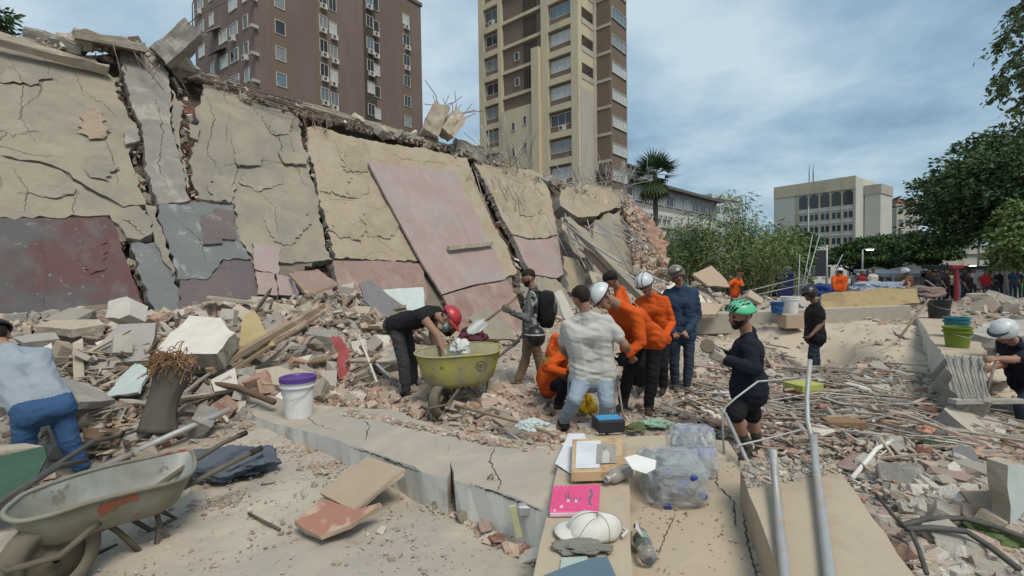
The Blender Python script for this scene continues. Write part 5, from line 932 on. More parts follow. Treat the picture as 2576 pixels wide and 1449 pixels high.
gpipe('leaning_post', [pt(1824, 1040, 3.5), pt(1866, 1130, 3.2), pt(1908, 1222, 2.8)], .013, 'thin pale post leaning on the end of the right tan beam')
gpipe('silver_channel', [ong(2144, 1218) + V((0, 0, .05)), ong(2205, 1148) + V((0, 0, .07)), ong(2260, 1115) + V((0, 0, .05))], .02, 'bent silver channel lying on the brick debris', 'white'); gpipe('white_bar', [ong(2344, 1195) + V((0, 0, .05)), ong(2396, 1245) + V((0, 0, .05))], .028, 'thick white bar lying on the debris at lower right', 'white')
for i, pts in enumerate([[(2205, 1300), (2250, 1360), (2290, 1400), (2310, 1449), (2330, 1520)], [(2270, 1385), (2330, 1365), (2420, 1362), (2500, 1385), (2600, 1425)], [(2280, 1395), (2350, 1390), (2430, 1400), (2490, 1440), (2560, 1500)]]): rod('black_cable', [ong(*p) + V((0, 0, .15)) for p in pts], .012 if i == 0 else .018, 'hose', ['thin black cable along the right side of the tan beam', 'upper thick black cable curving to the right edge', 'lower thick black cable curving to the bottom edge'][i], 'cable')
solid('boxyel', (.42, .45, .12), rough=.6, bump=.05); solid('cardb', (.27, .17, .10), bump=.1)
t = thing('carton', ong(2020, 1010), 'yellow green printed carton standing behind the grey rods', 'carton'); c = ong(2020, 1008); rz = Matrix.Rotation(R(18), 3, 'Z'); MB().box(c + V((0, 0, .08)), (.36, .3, .16), rz).build('lower_half', M['cardb'], t, bev=.005); MB().box(c + V((0, 0, .2)), (.365, .305, .09), rz).build('lid', M['boxyel'], t, bev=.005)
c = ong(2120, 1084); MB().box(c + V((0, 0, .06)), (.36, .18, .12), Matrix.Rotation(R(-8), 3, 'Z')).build('brown_box', M['cardb'], label='flat brown box on the brick debris', cat='box', bev=.005)
crumple('dusty_leaf_heap', ong(2500, 1360) + V((0, 0, .04)), (.16, .12, .07), 'leaf_olive', 'green rag lying by the pale panel at lower right', 'cloth', 9); crumple('green_rag', ong(2340, 1130) + V((0, 0, .03)), (.09, .08, .06), 'leaf_dark', 'dark green rag on the brick debris', 'cloth', 10)
# ---------------- wheelbarrows
def wheelbarrow(label, rim, drop, sink, axle, ax, wr, ww, tubes, legs, guard, mats, tr=.016, extra=None, logo=None):
    rimP = [pt(*p) for p in rim]; c = sum(rimP, V()) / len(rimP); t = thing('wheelbarrow', V((c.x, c.y, min(p.z for p in rimP) - .45)), label, 'wheelbarrow'); n = len(rimP)
    def loop(f, dz): return [c + (p - c) * f + V((0, 0, dz)) for p in rimP]
    def smooth_loop(L):
        o_ = []
        for i in range(n):
            p0, p1, p2, p3 = L[i - 1], L[i], L[(i + 1) % n], L[(i + 2) % n]
            for u in (0, .33, .66): o_.append(.5 * ((2 * p1) + (p2 - p0) * u + (2 * p0 - 5 * p1 + 4 * p2 - p3) * u * u + (3 * p1 - p0 - 3 * p2 + p3) * u ** 3))
        return o_
    prof = [(1.0, 0), (.985, -.01), (.90, -drop * .45), (.80, -drop * .85), (.68, -drop), (.3, -drop * 1.02), (.02, -drop * 1.03)]; m = MB(); m.ring([smooth_loop(loop(f, dz)) for f, dz in prof], cap=False); tray = m.build('tray', M[mats[0]], t, smooth=True, fixn=False); sm = tray.modifiers.new('solid', 'SOLIDIFY'); sm.thickness = .004; tray.data.materials.append(M[mats[2]]); sm.material_offset = 1
    L = smooth_loop(loop(1.0, 0)); MB().tube(L + [L[0]], .011, 6, cap=False).build('rim', M[mats[0]], tray, smooth=True)
    A = pt(*axle); ax = V(ax).normalized(); w_ = thing('x', A, 'x', 'x'); bpy.data.objects.remove(w_)
    wh = MB().lathe(A - ax * ww / 2, ax, [(wr * .62, 0.0), (wr * .84, -.012), (wr * .97, .012), (wr, ww * .3), (wr, ww * .7), (wr * .97, ww - .012), (wr * .84, ww + .012), (wr * .62, ww), (wr * .62, 0)], 28).build('tyre', M['dustrubber'], t, smooth=True)
    MB().lathe(A - ax * ww * .35, ax, [(.02, -.02), (.03, 0), (wr * .3, ww * .25), (wr * .63, 0.0), (wr * .63, ww * .7), (wr * .3, ww * .45), (.03, ww * .7), (.02, ww * .8)], 24).build('rim', M[mats[1]], wh, smooth=True)
    for q in tubes: MB().tube([pt(*p) for p in q], tr, 8).build('handle_tube', M[mats[1]], t, smooth=True); MB().tube([pt(*q[-2]).lerp(pt(*q[-1]), .72), pt(*q[-1]) + (pt(*q[-1]) - pt(*q[-2])).normalized() * .01], tr * 1.25, 8).build('grip', M['black'], t, smooth=True)
    for q in legs: MB().tube([pt(*p) for p in q], tr * .85, 7).build('leg', M[mats[1]], t, smooth=True)
    if guard: MB().tube([pt(*p) for p in guard], tr * .9, 7).build('wheel_guard', M[mats[1]], t, smooth=True)
    return t, tray
solid('dustrubber', (.13, .115, .085), c2=(.17, .15, .11), bump=.4, rough=.9); solid('barrowgray', (.30, .30, .25), c2=(.22, .215, .17), scale=3, rough=.55, bump=.25, bscale=15, c3=(.36, .37, .35), s3=2.5, t3=.5, w3=.2, c4=(.20, .18, .14), s4=7, t4=.62, spec=.35); solid('frameolive', (.14, .12, .085), c2=(.10, .085, .06), bump=.3, rough=.7)
solid('barrowyellow', (.40, .36, .07), c2=(.32, .29, .10), scale=3, rough=.65, bump=.3, bscale=15, c3=(.29, .265, .17), s3=3.2, t3=.5, w3=.16, c4=(.13, .105, .07), s4=9, t4=.62); solid('barrowdust', (.36, .34, .22), c2=(.30, .28, .18), scale=4, bump=.3, c3=(.40, .37, .30), s3=4); solid('barrowolive', (.22, .20, .14), c2=(.165, .15, .105), scale=4, rough=.65, bump=.35, bscale=15, c3=(.24, .235, .19), s3=3.5, t3=.53, w3=.2, c4=(.27, .075, .04), s4=1.7, t4=.60); solid('barrowgreen', (.045, .085, .06), c2=(.08, .11, .085), rough=.6, bump=.2, c3=(.25, .26, .22), s3=4, t3=.6)
wb1, tray1 = wheelbarrow('dusty grey wheelbarrow with a worn red patch standing in the lower left', [(6, 1294, 2.0), (35, 1262, 2.12), (83, 1233, 2.22), (233, 1183, 2.48), (367, 1153, 2.75), (467, 1133, 2.95), (488, 1145, 2.85), (487, 1183, 2.62), (443, 1211, 2.45), (333, 1237, 2.28), (233, 1262, 2.14), (130, 1295, 2.03), (45, 1312, 1.96)], .17, 0, (128, 1402, 2.1), (.97, -.25, 0), .195, .085,
    [[(100, 1405, 2.07), (240, 1338, 2.3), (433, 1242, 2.62), (560, 1176, 2.85), (655, 1128, 3.02)], [(150, 1385, 2.16), (300, 1290, 2.45), (487, 1160, 2.95), (560, 1115, 3.15), (616, 1090, 3.3)]], [[(262, 1314, 2.3), (300, 1340, 2.34), (362, 1397, 2.43), (392, 1388, 2.47), (402, 1320, 2.5), (388, 1268, 2.52)], [(310, 1295, 2.55), (380, 1335, 2.62), (442, 1305, 2.75), (405, 1285, 2.72), (396, 1268, 2.7)], [(402, 1330, 2.5), (440, 1365, 2.58), (392, 1390, 2.48)]], [(8, 1425, 1.95), (20, 1436, 1.9), (150, 1400, 1.93), (225, 1335, 2.1), (255, 1312, 2.22)], ['barrowolive', 'frameolive', 'barrowgray'])
wb2, tray2 = wheelbarrow('dusty yellow wheelbarrow with round stencil in the middle of the rubble', [(1042, 888, 5.0), (1072, 876, 5.25), (1130, 866, 5.55), (1200, 861, 5.8), (1252, 866, 5.9), (1260, 878, 5.65), (1238, 890, 5.3), (1180, 895, 5.1), (1110, 900, 4.95), (1062, 898, 4.93)], .36, 0, (1108, 1005, 5.1), (.93, -.36, 0), .19, .09,
    [[(1085, 1010, 5.05), (1120, 962, 5.2), (1190, 940, 5.5), (1245, 905, 5.9), (1305, 858, 6.3)], [(1130, 1000, 5.15), (1165, 950, 5.4), (1235, 915, 5.9), (1330, 830, 6.9)]], [[(1160, 958, 5.35), (1190, 985, 5.4), (1216, 1008, 5.45), (1225, 975, 5.5), (1228, 935, 5.55)], [(1135, 960, 5.6), (1150, 1000, 5.7), (1175, 960, 5.75)]], [(1060, 1022, 4.9), (1078, 1028, 4.85), (1125, 1018, 4.9), (1150, 985, 5.1), (1160, 955, 5.25)], ['barrowyellow', 'frameolive', 'barrowdust'])
m = MB(); c = pt(1211, 922, 5.06); 
from mathutils.bvhtree import BVHTree
def bvh_of(objs):
    vs = []; fs = []
    for o in objs:
        b = len(vs); L_ = rootloc(o) if o.parent else V(o.location); vs += [L_ + v.co for v in o.data.vertices]; fs += [[b + i for i in p.vertices] for p in o.data.polygons]
    return BVHTree.FromPolygons(vs, fs)
def hit(bv, px, py, eps=.003):
    d = ray(px, py).normalized(); h = bv.ray_cast(O, d); return None if h[0] is None else (h[0] - d * eps, h[1] if h[1].dot(d) < 0 else -h[1])
bt = bvh_of([tray2]); m = MB()
def decal(bv, x0, y0, x1, y1, w_, eps=.004):
    A_, B_ = hit(bv, x0, y0, eps), hit(bv, x1, y1, eps)
    if A_ and B_: d = (B_[0] - A_[0]).normalized(); s_ = d.cross(A_[1]).normalized() * w_; m.add([A_[0] + s_, A_[0] - s_, B_[0] - s_, B_[0] + s_], [(0, 1, 2, 3)])
for k in range(18): a = k / 18 * 6.283; b = (k + 1) / 18 * 6.283; decal(bt, 1211 + 14 * math.cos(a), 921 + 12 * math.sin(a), 1211 + 14 * math.cos(b), 921 + 12 * math.sin(b), .005)
for k in range(4): decal(bt, 1203 + 5 * k, 915, 1203 + 5 * k + (1 if k % 2 else -1), 927, .006)
solid('redworn', (.30, .085, .045), c2=(.22, .09, .055), scale=12, rough=.7, bump=.3, c3=(.16, .13, .09), s3=9, t3=.55)
def paint_patch(bv, poly, step, mat, parent, name, seed):
    rp_ = random.Random(seed); xs = [p[0] for p in poly]; ys = [p[1] for p in poly]; mm = MB(); G = {}
    nx_, ny_ = int((max(xs) - min(xs)) / step), int((max(ys) - min(ys)) / step)
    for i in range(nx_ + 1):
        for j in range(ny_ + 1):
            x, y = min(xs) + i * step, min(ys) + j * step
            if inpoly(x + 8 * noise.noise(V((x * .05, y * .05, seed))), y + 8 * noise.noise(V((y * .06, x * .06, seed + 3))), poly):
                h = hit(bv, x, y, .004)
                if h: G[i, j] = h[0]
    for (i, j) in list(G):
        q = [(i, j), (i + 1, j), (i + 1, j + 1), (i, j + 1)]
        if all(k in G for k in q): mm.add([G[k] for k in q], [(0, 1, 2, 3)])
    if mm.f: mm.build(name, M[mat], parent, fixn=False)
paint_patch(bvh_of([tray1]), [(240, 1290), (255, 1268), (300, 1250), (345, 1240), (350, 1256), (300, 1275), (262, 1300)], 2.5, 'redworn', wb1, 'red_paint_patch', 1)
decal(bt, 1202, 921, 1220, 921, .004); m.build('stencil', M['frameolive'], wb2)
# left edge barrow
solid('greencrate', (.05, .10, .07), bump=.2, c3=(.28, .28, .24), s3=5, t3=.6)
t = thing('green_barrow', pt(40, 1260, 2.75), 'green wheelbarrow tray cut by the left picture edge', 'wheelbarrow')
A = [pt(-120, 1150, 2.9), pt(110, 1122, 2.95), pt(118, 1150, 2.9), pt(95, 1195, 2.75), pt(20, 1262, 2.55), pt(-120, 1290, 2.45)]; n_ = V((-.2, -.8, .55)).normalized(); m = MB(); m.prism([A[1], A[2], A[3], A[4], A[5], A[0] - V((0, .1, .05))], (-.02, .03, -.01)); m.build('tray_side', M['greencrate'], t)
m = MB(); m.prism([pt(-120, 1150, 2.9), pt(110, 1122, 2.95), pt(60, 1115, 3.4), pt(-120, 1130, 3.4)], (0, 0, -.02)); m.build('tray_floor', M['chunk_tan'], t)
for q in ([(-40, 1290, 2.35), (60, 1225, 2.6), (150, 1165, 2.9), (235, 1110, 3.2), (300, 1098, 3.35)], [(-60, 1320, 2.3), (80, 1215, 2.65), (150, 1172, 2.85), (216, 1158, 3.0)]): MB().tube([pt(*p) for p in q], .016, 8).build('handle_tube', M['hose'], t, smooth=True)
# things in and near the yellow barrow
solid('bagwhite', (.62, .62, .60), rough=.35, bump=.4, bscale=18, bdist=.03); crumple('plastic_bag', pt(1157, 878, 5.25), (.1, .09, .11), 'bagwhite', 'crumpled white plastic bag in the yellow wheelbarrow', 'bag', 12, freq=8); solid('wine', (.10, .035, .045), bump=.4); crumple('dark_red_sack', pt(1188, 850, 7.6), (.22, .16, .14), 'wine', 'dark red sack behind the yellow wheelbarrow', 'sack', 13)
# ---------------- boards on the slab
plate('wooden_board', [(805, 1241), (868, 1190), (925, 1148), (1017, 1178), (960, 1222), (888, 1282)], (2.92, 3.25, 2.75), .02, 'tileboard', 'pale flat board with broken corner lying on the red tile', 'board', jag=.002, seed=61)
plate('wooden_board', [(812, 1252), (930, 1160), (1016, 1188), (962, 1228), (890, 1290)], (2.9, 3.2, 2.76), .02, 'chunk_tan', 'second board hidden under the pale flat board', 'board', jag=.01, seed=62)
plate('red_tile', [(740, 1311), (775, 1282), (812, 1252), (900, 1282), (955, 1262), (950, 1272), (885, 1318), (803, 1350)], (2.55, 2.75, 2.6), .03, 'redtile', 'worn red tile lying on the slab under the pale board', 'tile', 'tileboard', jag=.01, seed=63)
rod('thin_stick', [onz(944, 1168, .62), onz(937, 1212, .6)], .006, 'dbrown', 'short thin stick lying on the pale board', 'stick'); rod('metal_stick', [onz(626, 1292, .51), onz(704, 1332, .51)], .008, 'frameolive', 'short metal stick lying on the floor slab', 'stick'); rod('wood_bit', [onz(656, 1216, .515), onz(690, 1211, .515)], .012, 'chunk_gray', 'short grey dowel on the floor slab', 'dowel'); rod('metal_stick', [onz(205, 1408, .505), onz(295, 1370, .505)], .008, 'hose', 'dark thin bar lying behind the grey wheelbarrow wheel', 'bar')
for i, (px, py, s, z, lab) in enumerate([(1172, 1305, .13, .5, 'largest tan stone at the foot of the white beam side'), (1220, 1340, .10, .5, 'pinkish stone next to the largest stone at the beam foot'), (1085, 1250, .09, .5, 'small tan stone in the dust by the beam crack'), (1105, 1275, .09, .5, 'flat stone below the small tan stone by the beam crack'), (1250, 1365, .12, .5, 'flat red brick shard at the beam foot'), (1300, 1350, .10, .5, 'brick piece close to the tan beam side'), (1330, 1390, .10, .5, 'dark brick piece in the corner by the tan beam')]):
    drop('loose_stone', 'plate' if i > 3 else 'chunk', onz(px, py, z) + V((0, 0, s * .2)), s, (rr.uniform(-.3, .3), rr.uniform(-.3, .3), rr.uniform(0, 6)), ['chunk_tan', 'pinkred', 'chunk_tan', 'chunk_tan', 'chunk_brick', 'chunk_brick', 'chunk_brick'][i], lab, 'stone', 'stones at the beam foot', i)
solid('lampyel', (.50, .49, .30), rough=.5, bump=.05); t = thing('wall_socket', pt(1315, 1300, 2.42), 'grey connector with pale metal strip hanging on the white beam side', 'socket'); MB().box(pt(1297, 1312, 2.38), (.035, .012, .17), Matrix.Rotation(R(-12), 3, 'Y')).build('metal_strip', M['lampyel'], t, bev=.003); MB().box(pt(1320, 1282, 2.4), (.07, .05, .055)).build('plug', M['galv'], t, bev=.008); MB().tube([pt(1335, 1280, 2.4), pt(1350, 1276, 2.42), pt(1365, 1273, 2.45)], .007, 6).build('cord', M['hose'], t, smooth=True)
# ---------------- belongings on the tan beam (top at z .8)
ZT = .806
def flat(name, poly, z, th, mat, label, cat, parent=None, part=None):
    m = MB().prism([onz(x, y, z + th) for x, y in poly], (0, 0, -th)); return m.build(part or name, M[mat], parent, bev=.002, label=None if parent else label, cat=None if parent else cat)
solid('paper', (.68, .69, .72), rough=.8, bump=.05); solid('albumcov', (.56, .40, .23), rough=.7, bump=.1, c3=(.40, .24, .12), s3=9); solid('photo', (.36, .34, .30), rough=.4, bump=.0, c2=(.26, .245, .22), scale=25); solid('photofig', (.55, .53, .48), rough=.4, bump=0); solid('hotpink', (.72, .09, .24), c2=(.66, .08, .22), rough=.35, bump=.0); solid('flecks', (.75, .55, .65), rough=.4, bump=0); solid('inkgray', (.16, .15, .2), rough=.4, bump=0); solid('capwhite', (.66, .64, .58), c2=(.58, .56, .50), rough=.9, bump=.35, bscale=140); solid('folderblue', (.10, .155, .195), c2=(.12, .18, .22), rough=.5, bump=.08, scale=3); solid('greencard', (.42, .50, .45), rough=.5, bump=0); solid('clothgray', (.22, .21, .185), bump=.6, bscale=30); solid('blklabel', (.03, .22, .45), c2=(.05, .28, .5), rough=.4, bump=0)
flat('loose_papers', [(1396, 1165), (1430, 1090), (1470, 1090), (1500, 1160), (1450, 1200)], ZT, .004, 'paper', 'white loose papers under the left side of the photo album', 'paper'); flat('loose_papers', [(1432, 1178), (1470, 1172), (1490, 1200), (1445, 1212)], ZT + .006, .003, 'paper', 'white paper corner sticking out below the photo album', 'paper'); flat('envelope', [(1465, 1190), (1520, 1188), (1492, 1214)], ZT, .003, 'tileboard', 'tan envelope corner under the photo album', 'envelope')
al = thing('photo_album', onz(1500, 1180, ZT), 'open tan photo album showing an old grey photograph', 'album'); flat('', [(1437, 1188), (1440, 1105), (1562, 1100), (1570, 1184)], ZT + .012, .05, 'albumcov', '', '', al, 'cover'); flat('', [(1447, 1178), (1450, 1110), (1512, 1108), (1508, 1176)], ZT + .0645, .002, 'paper', '', '', al, 'page')
ph = flat('', [(1499, 1166), (1502, 1117), (1548, 1116), (1550, 1164)], ZT + .068, .0015, 'photo', '', '', al, 'photograph'); flat('', [(1514, 1164), (1516, 1138), (1522, 1130), (1530, 1132), (1534, 1142), (1532, 1164)], ZT + .0705, .0008, 'photofig', '', '', ph, 'pale_figure'); flat('', [(1518, 1130), (1520, 1122), (1527, 1122), (1528, 1130)], ZT + .072, .0008, 'photo', '', '', ph, 'dark_hair')
nb = thing('notebook', onz(1445, 1290, ZT), 'bright pink notebook with white flecks lying on the tan beam', 'notebook'); NBQ = [onz(*p, ZT + .022) for p in ((1381, 1288), (1392, 1222), (1510, 1218), (1506, 1286))]
flat('', [(1383, 1291), (1394, 1225), (1509, 1221), (1505, 1289)], ZT, .018, 'flecks', '', '', nb, 'pages'); flat('', [(1381, 1288), (1392, 1222), (1510, 1218), (1506, 1286)], ZT + .0185, .004, 'hotpink', '', '', nb, 'cover')
def nbp(u, v_): return NBQ[1].lerp(NBQ[2], u).lerp(NBQ[0].lerp(NBQ[3], u), v_) + V((0, 0, .0012))
def star(m, u, v_, r, n=5, mi=0):
    m.add([nbp(u + r * (1 if k % 2 == 0 else .45) * math.cos(k * math.pi / n), v_ + 1.6 * r * (1 if k % 2 == 0 else .45) * math.sin(k * math.pi / n)) for k in range(2 * n)], [tuple(range(2 * n))], mi)
m = MB(); star(m, .24, .83, .05); star(m, .11, .96, .04)
for k in range(46): star(m, rr.uniform(.03, .97), rr.uniform(.04, .96), rr.uniform(.006, .017), 4)
m.build('white_flecks', M['flecks'], nb, kind='stuff')
m = MB()
for (u0, v0, u1, v1, wd) in ((.28, .32, .31, .62, .02), (.33, .30, .36, .58, .02), (.30, .47, .36, .42, .02), (.40, .50, .42, .62, .016), (.46, .48, .47, .70, .016), (.50, .50, .56, .60, .016), (.58, .48, .60, .62, .014), (.78, .20, .82, .45, .05), (.79, .45, .77, .68, .05), (.77, .68, .80, .80, .05)): m.add([nbp(u0, v0), nbp(u0 + wd, v0), nbp(u1 + wd, v1), nbp(u1, v1)], [(0, 1, 2, 3)])
m.build('cover_lettering', M['inkgray'], nb)
m = MB()
for (u, v_) in ((.36, .62), (.52, .64)): star(m, u, v_, .055, 6)
m.build('pale_lettering', M['flecks'], nb)
# cap
t = thing('baseball_cap', onz(1475, 1355, ZT), 'white baseball cap lying on the tan beam below the notebook', 'cap'); cc = onz(1490, 1345, ZT); m = MB(); ex = V((1, -.06, 0)).normalized(); ey = V((.06, 1, 0)); rings = []
for i in range(9):
    ph_ = i / 8 * math.pi / 2; ring_ = []
    for k in range(26):
        a = k / 26 * 6.283; rr_ = 1 + .08 * math.sin(3 * a + 1) + .05 * math.sin(7 * a); x = .115 * math.cos(ph_) ** .7 * math.cos(a) * rr_ + .02 * math.sin(ph_); y = .085 * math.cos(ph_) ** .7 * math.sin(a) * rr_; z = .085 * math.sin(ph_) * (1 + .12 * math.sin(2 * a + 2) - .14 * math.cos(a - .6) ** 8); ring_.append(cc + ex * x + ey * y + V((0, 0, z + .004)))
    rings.append(ring_)
m.ring(rings); cro = m.build('crown', M['capwhite'], t, smooth=True)
for k in (0, 4, 9, 13, 17, 22): MB().tube([rings[i][k] for i in range(9)], .0016, 4).build('seam', M['clothgray'], cro)
m = MB(); br = []
for i in range(5):
    u = i / 4; br.append([cc + ex * (-.075 - (.085 * u) * (math.cos(a))) + ey * (.085 * math.sin(a) * (1 + .05 * u) - .0) + V((0, 0, .012 + .012 * math.cos(a * 1.2) * (1 - .3 * u))) for a in [(-1 + 2 * k / 12) * 1.45 for k in range(13)]])
m.ring(br, cap=False, closed=False); bo = m.build('brim', M['capwhite'], t, smooth=True, fixn=False); sm = bo.modifiers.new('s', 'SOLIDIFY'); sm.thickness = .004
m = MB().tube([cc + ex * .118 + ey * -.03 + V((0, 0, .01)), cc + ex * .145 + ey * .0 + V((0, 0, .02)), cc + ex * .12 + ey * .04 + V((0, 0, .015))], .006, 5); m.build('strap', M['capwhite'], t)
crumple('gray_cloth', onz(1465, 1383, ZT) + V((0, 0, .012)), (.10, .045, .02), 'clothgray', 'thin grey cloth lying below the white cap', 'cloth', 15); flat('white_card', [(1405, 1449), (1412, 1402), (1478, 1398), (1476, 1420)], ZT, .006, 'greencard', 'pale card lying under the blue folder', 'card'); flat('blue_folder', [(1330, 1462), (1420, 1425), (1490, 1402), (1528, 1398), (1550, 1449), (1600, 1580), (1300, 1580)], ZT + .008, .012, 'folderblue', 'dull blue folder cut by the bottom picture edge', 'folder'); rod('brown_stick', [onz(1518, 1368, ZT + .008), onz(1532, 1392, ZT + .008)], .006, 'cardb', 'short brown stick beside the blue folder', 'stick')
# glass bottle
def clear(name, c, tr=.75, ro=.12): m_ = pm(name, c, c, 4, rough=ro, bump=.15, bscale=25, trans=tr, spec=.5); return m_
M['glassgray'] = clear('gray_glass', (.55, .55, .50), .6, .1); M['pet'] = clear('clear_plastic', (.90, .94, .94), .93, .06); M['film'] = pm('plastic_film', (.80, .84, .86), (.70, .76, .80), 4, rough=.12, bump=1, bscale=10, spec=.8, alpha=.34, bdist=.06); solid('capblue', (.04, .08, .30), rough=.4, bump=0); solid('labelblue', (.30, .34, .58), c2=(.5, .53, .7), scale=14, rough=.4, bump=0); solid('labelgreen', (.24, .36, .30), rough=.4, bump=0)
a = onz(1526, 1206, ZT + .036); b = onz(1592, 1178, ZT + .036); d = (b - a).normalized(); t = thing('glass_bottle', a - V((0, 0, .036)), 'grey glass bottle lying with its neck to the camera below the album', 'bottle'); MB().lathe(a, d, [(.010, .0), (.016, 0), (.016, .02), (.034, .045), (.036, .06), (.036, .17), (.03, .18), (0, .18)], 18).build('glass', M['glassgray'], t, smooth=True); MB().lathe(a - d * .006, d, [(.0, .012), (.009, .012), (.010, 0), (.018, 0), (.018, .018)], 18).build('neck_ring', M['galv'], t, smooth=True)
# black box with blue label
t = thing('black_case', onz(1532, 1100, ZT), 'black box with a blue labelled top behind the album', 'box'); c = onz(1532, 1088, ZT); MB().box(c + V((0, .02, .055)), (.19, .15, .085), Matrix.Rotation(R(8), 3, 'Z')).build('case', M['black'], t, bev=.008); MB().box(c + V((0, .02, .0995)), (.165, .11, .003), Matrix.Rotation(R(8), 3, 'Z')).build('blue_label', M['blklabel'], t)
# water packs and bottle
def pet(parent, base, ax, s=1.0):
    ax = V(ax).normalized(); o = MB().lathe(base, ax, [(0, 0), (.036 * s, 0), (.041 * s, .015 * s), (.041 * s, .06 * s), (.039 * s, .075 * s), (.041 * s, .09 * s), (.041 * s, .19 * s), (.03 * s, .225 * s), (.014 * s, .25 * s), (.013 * s, .27 * s)], 14).build('bottle', M['pet'], parent, smooth=True); MB().lathe(base + ax * .262 * s, ax, [(.016 * s, 0), (.016 * s, .022 * s), (0, .022 * s)], 12).build('cap', M['capblue'], o, smooth=True); MB().lathe(base + ax * .11 * s, ax, [(.0415 * s, 0), (.0415 * s, .055 * s)], 14).build('label', M['labelblue' if parent.get('lb', 0) else 'labelgreen'], o, smooth=True)
def pack(c, ex_, ey_, ez_, label, lb, s, wrap):
    t = thing('water_pack', c, label, 'bottles'); t['lb'] = lb
    for i in range(3):
        for j in range(2): pet(t, c + ex_ * ((i - 1) * .084 * s + rr.gauss(0, .006)) + ey_ * ((j - .5) * .084 * s + rr.gauss(0, .006)) + ez_ * rr.gauss(0, .012), ez_ + ex_ * rr.gauss(0, .07) + ey_ * rr.gauss(0, .07), s)
    cc_ = c + ez_ * .13 * s; m = MB(); bm = bmesh.new(); bmesh.ops.create_icosphere(bm, subdivisions=4, radius=1)
    vs = []
    for v in bm.verts:
        p = v.co; q = V([math.copysign(abs(x) ** .45, x) for x in p]); h = .97 + .13 * noise.ridged_multi_fractal(p * 2.1 + c, .7, 2.2, 5, 1, 2); vs.append(cc_ + (ex_ * q.x * .128 * s + ey_ * q.y * .087 * s + ez_ * q.z * .148 * s) * h)
    m.add(vs, [[v.index for v in f.verts] for f in bm.faces]); bm.free(); m.build('shrink_wrap', M['film'], t, smooth=True)
    del t['lb']; return t
ezA = V((.05, -.8, .30)).normalized(); exA = V((1, .1, 0)); exA = (exA - ezA * exA.dot(ezA)).normalized(); eyA = ezA.cross(exA); ezA = V((-.03, -1, 0)).normalized(); exA = V((1, -.03, 0)).normalized(); eyA = ezA.cross(exA); pack(onz(1668, 1168, .715), exA, eyA, ezA, 'shrink wrapped pack of clear bottles with caps toward the camera', 0, 1.2, 1)
ezB = V((0, .25, 1)).normalized(); exB = V((1, -.15, 0)).normalized(); eyB = ezB.cross(exB); pack(onz(1745, 1188, .615), exB, eyB, ezB, 'shrink wrapped pack of clear bottles with lilac labels standing upright', 1, 1.0, 1)
t = thing('plastic_bottle', onz(1625, 1415, .65), 'empty clear plastic bottle with blue cap lying on the lower slab', 'bottle'); a = onz(1632, 1405, .645); pet(t, a, (.06, 1, .0), .95)
plate('torn_plate', [(1572, 1150), (1600, 1143), (1650, 1158), (1648, 1180), (1625, 1192), (1592, 1180)], (2.42, 2.5, 2.4), .003, 'white', 'torn white paper plate lying on the water pack', 'plate', jag=.002, seed=71); plate('white_card', [(1601, 1308), (1606, 1318), (1622, 1352), (1618, 1350), (1600, 1330)], (2.2, 2.2, 2.15), .004, 'white', 'narrow white card leaning on the tan beam side', 'card', jag=.001, seed=72)
solid('mintglove', (.30, .46, .34), bump=.3); crumple('green_glove', ong(1650, 1085) + V((0, 0, .08)), (.15, .07, .04), 'mintglove', 'pale green rubber glove lying left of the upright water pack', 'glove', 17); crumple('striped_glove', ong(1600, 1100) + V((0, 0, .1)), (.09, .05, .04), 'leaf_olive', 'olive work glove beside the pale green glove', 'glove', 18); crumple('lilac_bag', pt(1340, 1070, 4.4), (.13, .1, .05), 'mint', 'pale blue plastic sheet on the rubble left of the album', 'sheet', 19, freq=8)
# walking frame behind the grey shirt person, yellow bag between his feet
t = thing('chair_frame', pt(1480, 1118, 5.15), 'bare silver tube chair frame standing behind the grey shirt person', 'chair frame')
for q in ([(1425, 1122, 5.1), (1427, 1060, 5.2), (1431, 944, 5.3), (1438, 938, 5.55)], [(1512, 938, 5.5), (1545, 938, 5.35), (1553, 948, 5.3), (1562, 1010, 5.2), (1570, 1062, 5.15)], [(1541, 945, 5.45), (1544, 1000, 5.4), (1552, 1075, 5.35)]): MB().tube([pt(*p) for p in q], .011, 7).build('tube', M['galv'], t, smooth=True)
solid('yellowbag', (.55, .34, .02), c2=(.42, .26, .03), bump=.5, bscale=25); crumple('yellow_bag', pt(1476, 1022, 6.1), (.10, .10, .16), 'yellowbag', 'yellow bag lying between the feet of the grey shirt person', 'bag', 20)
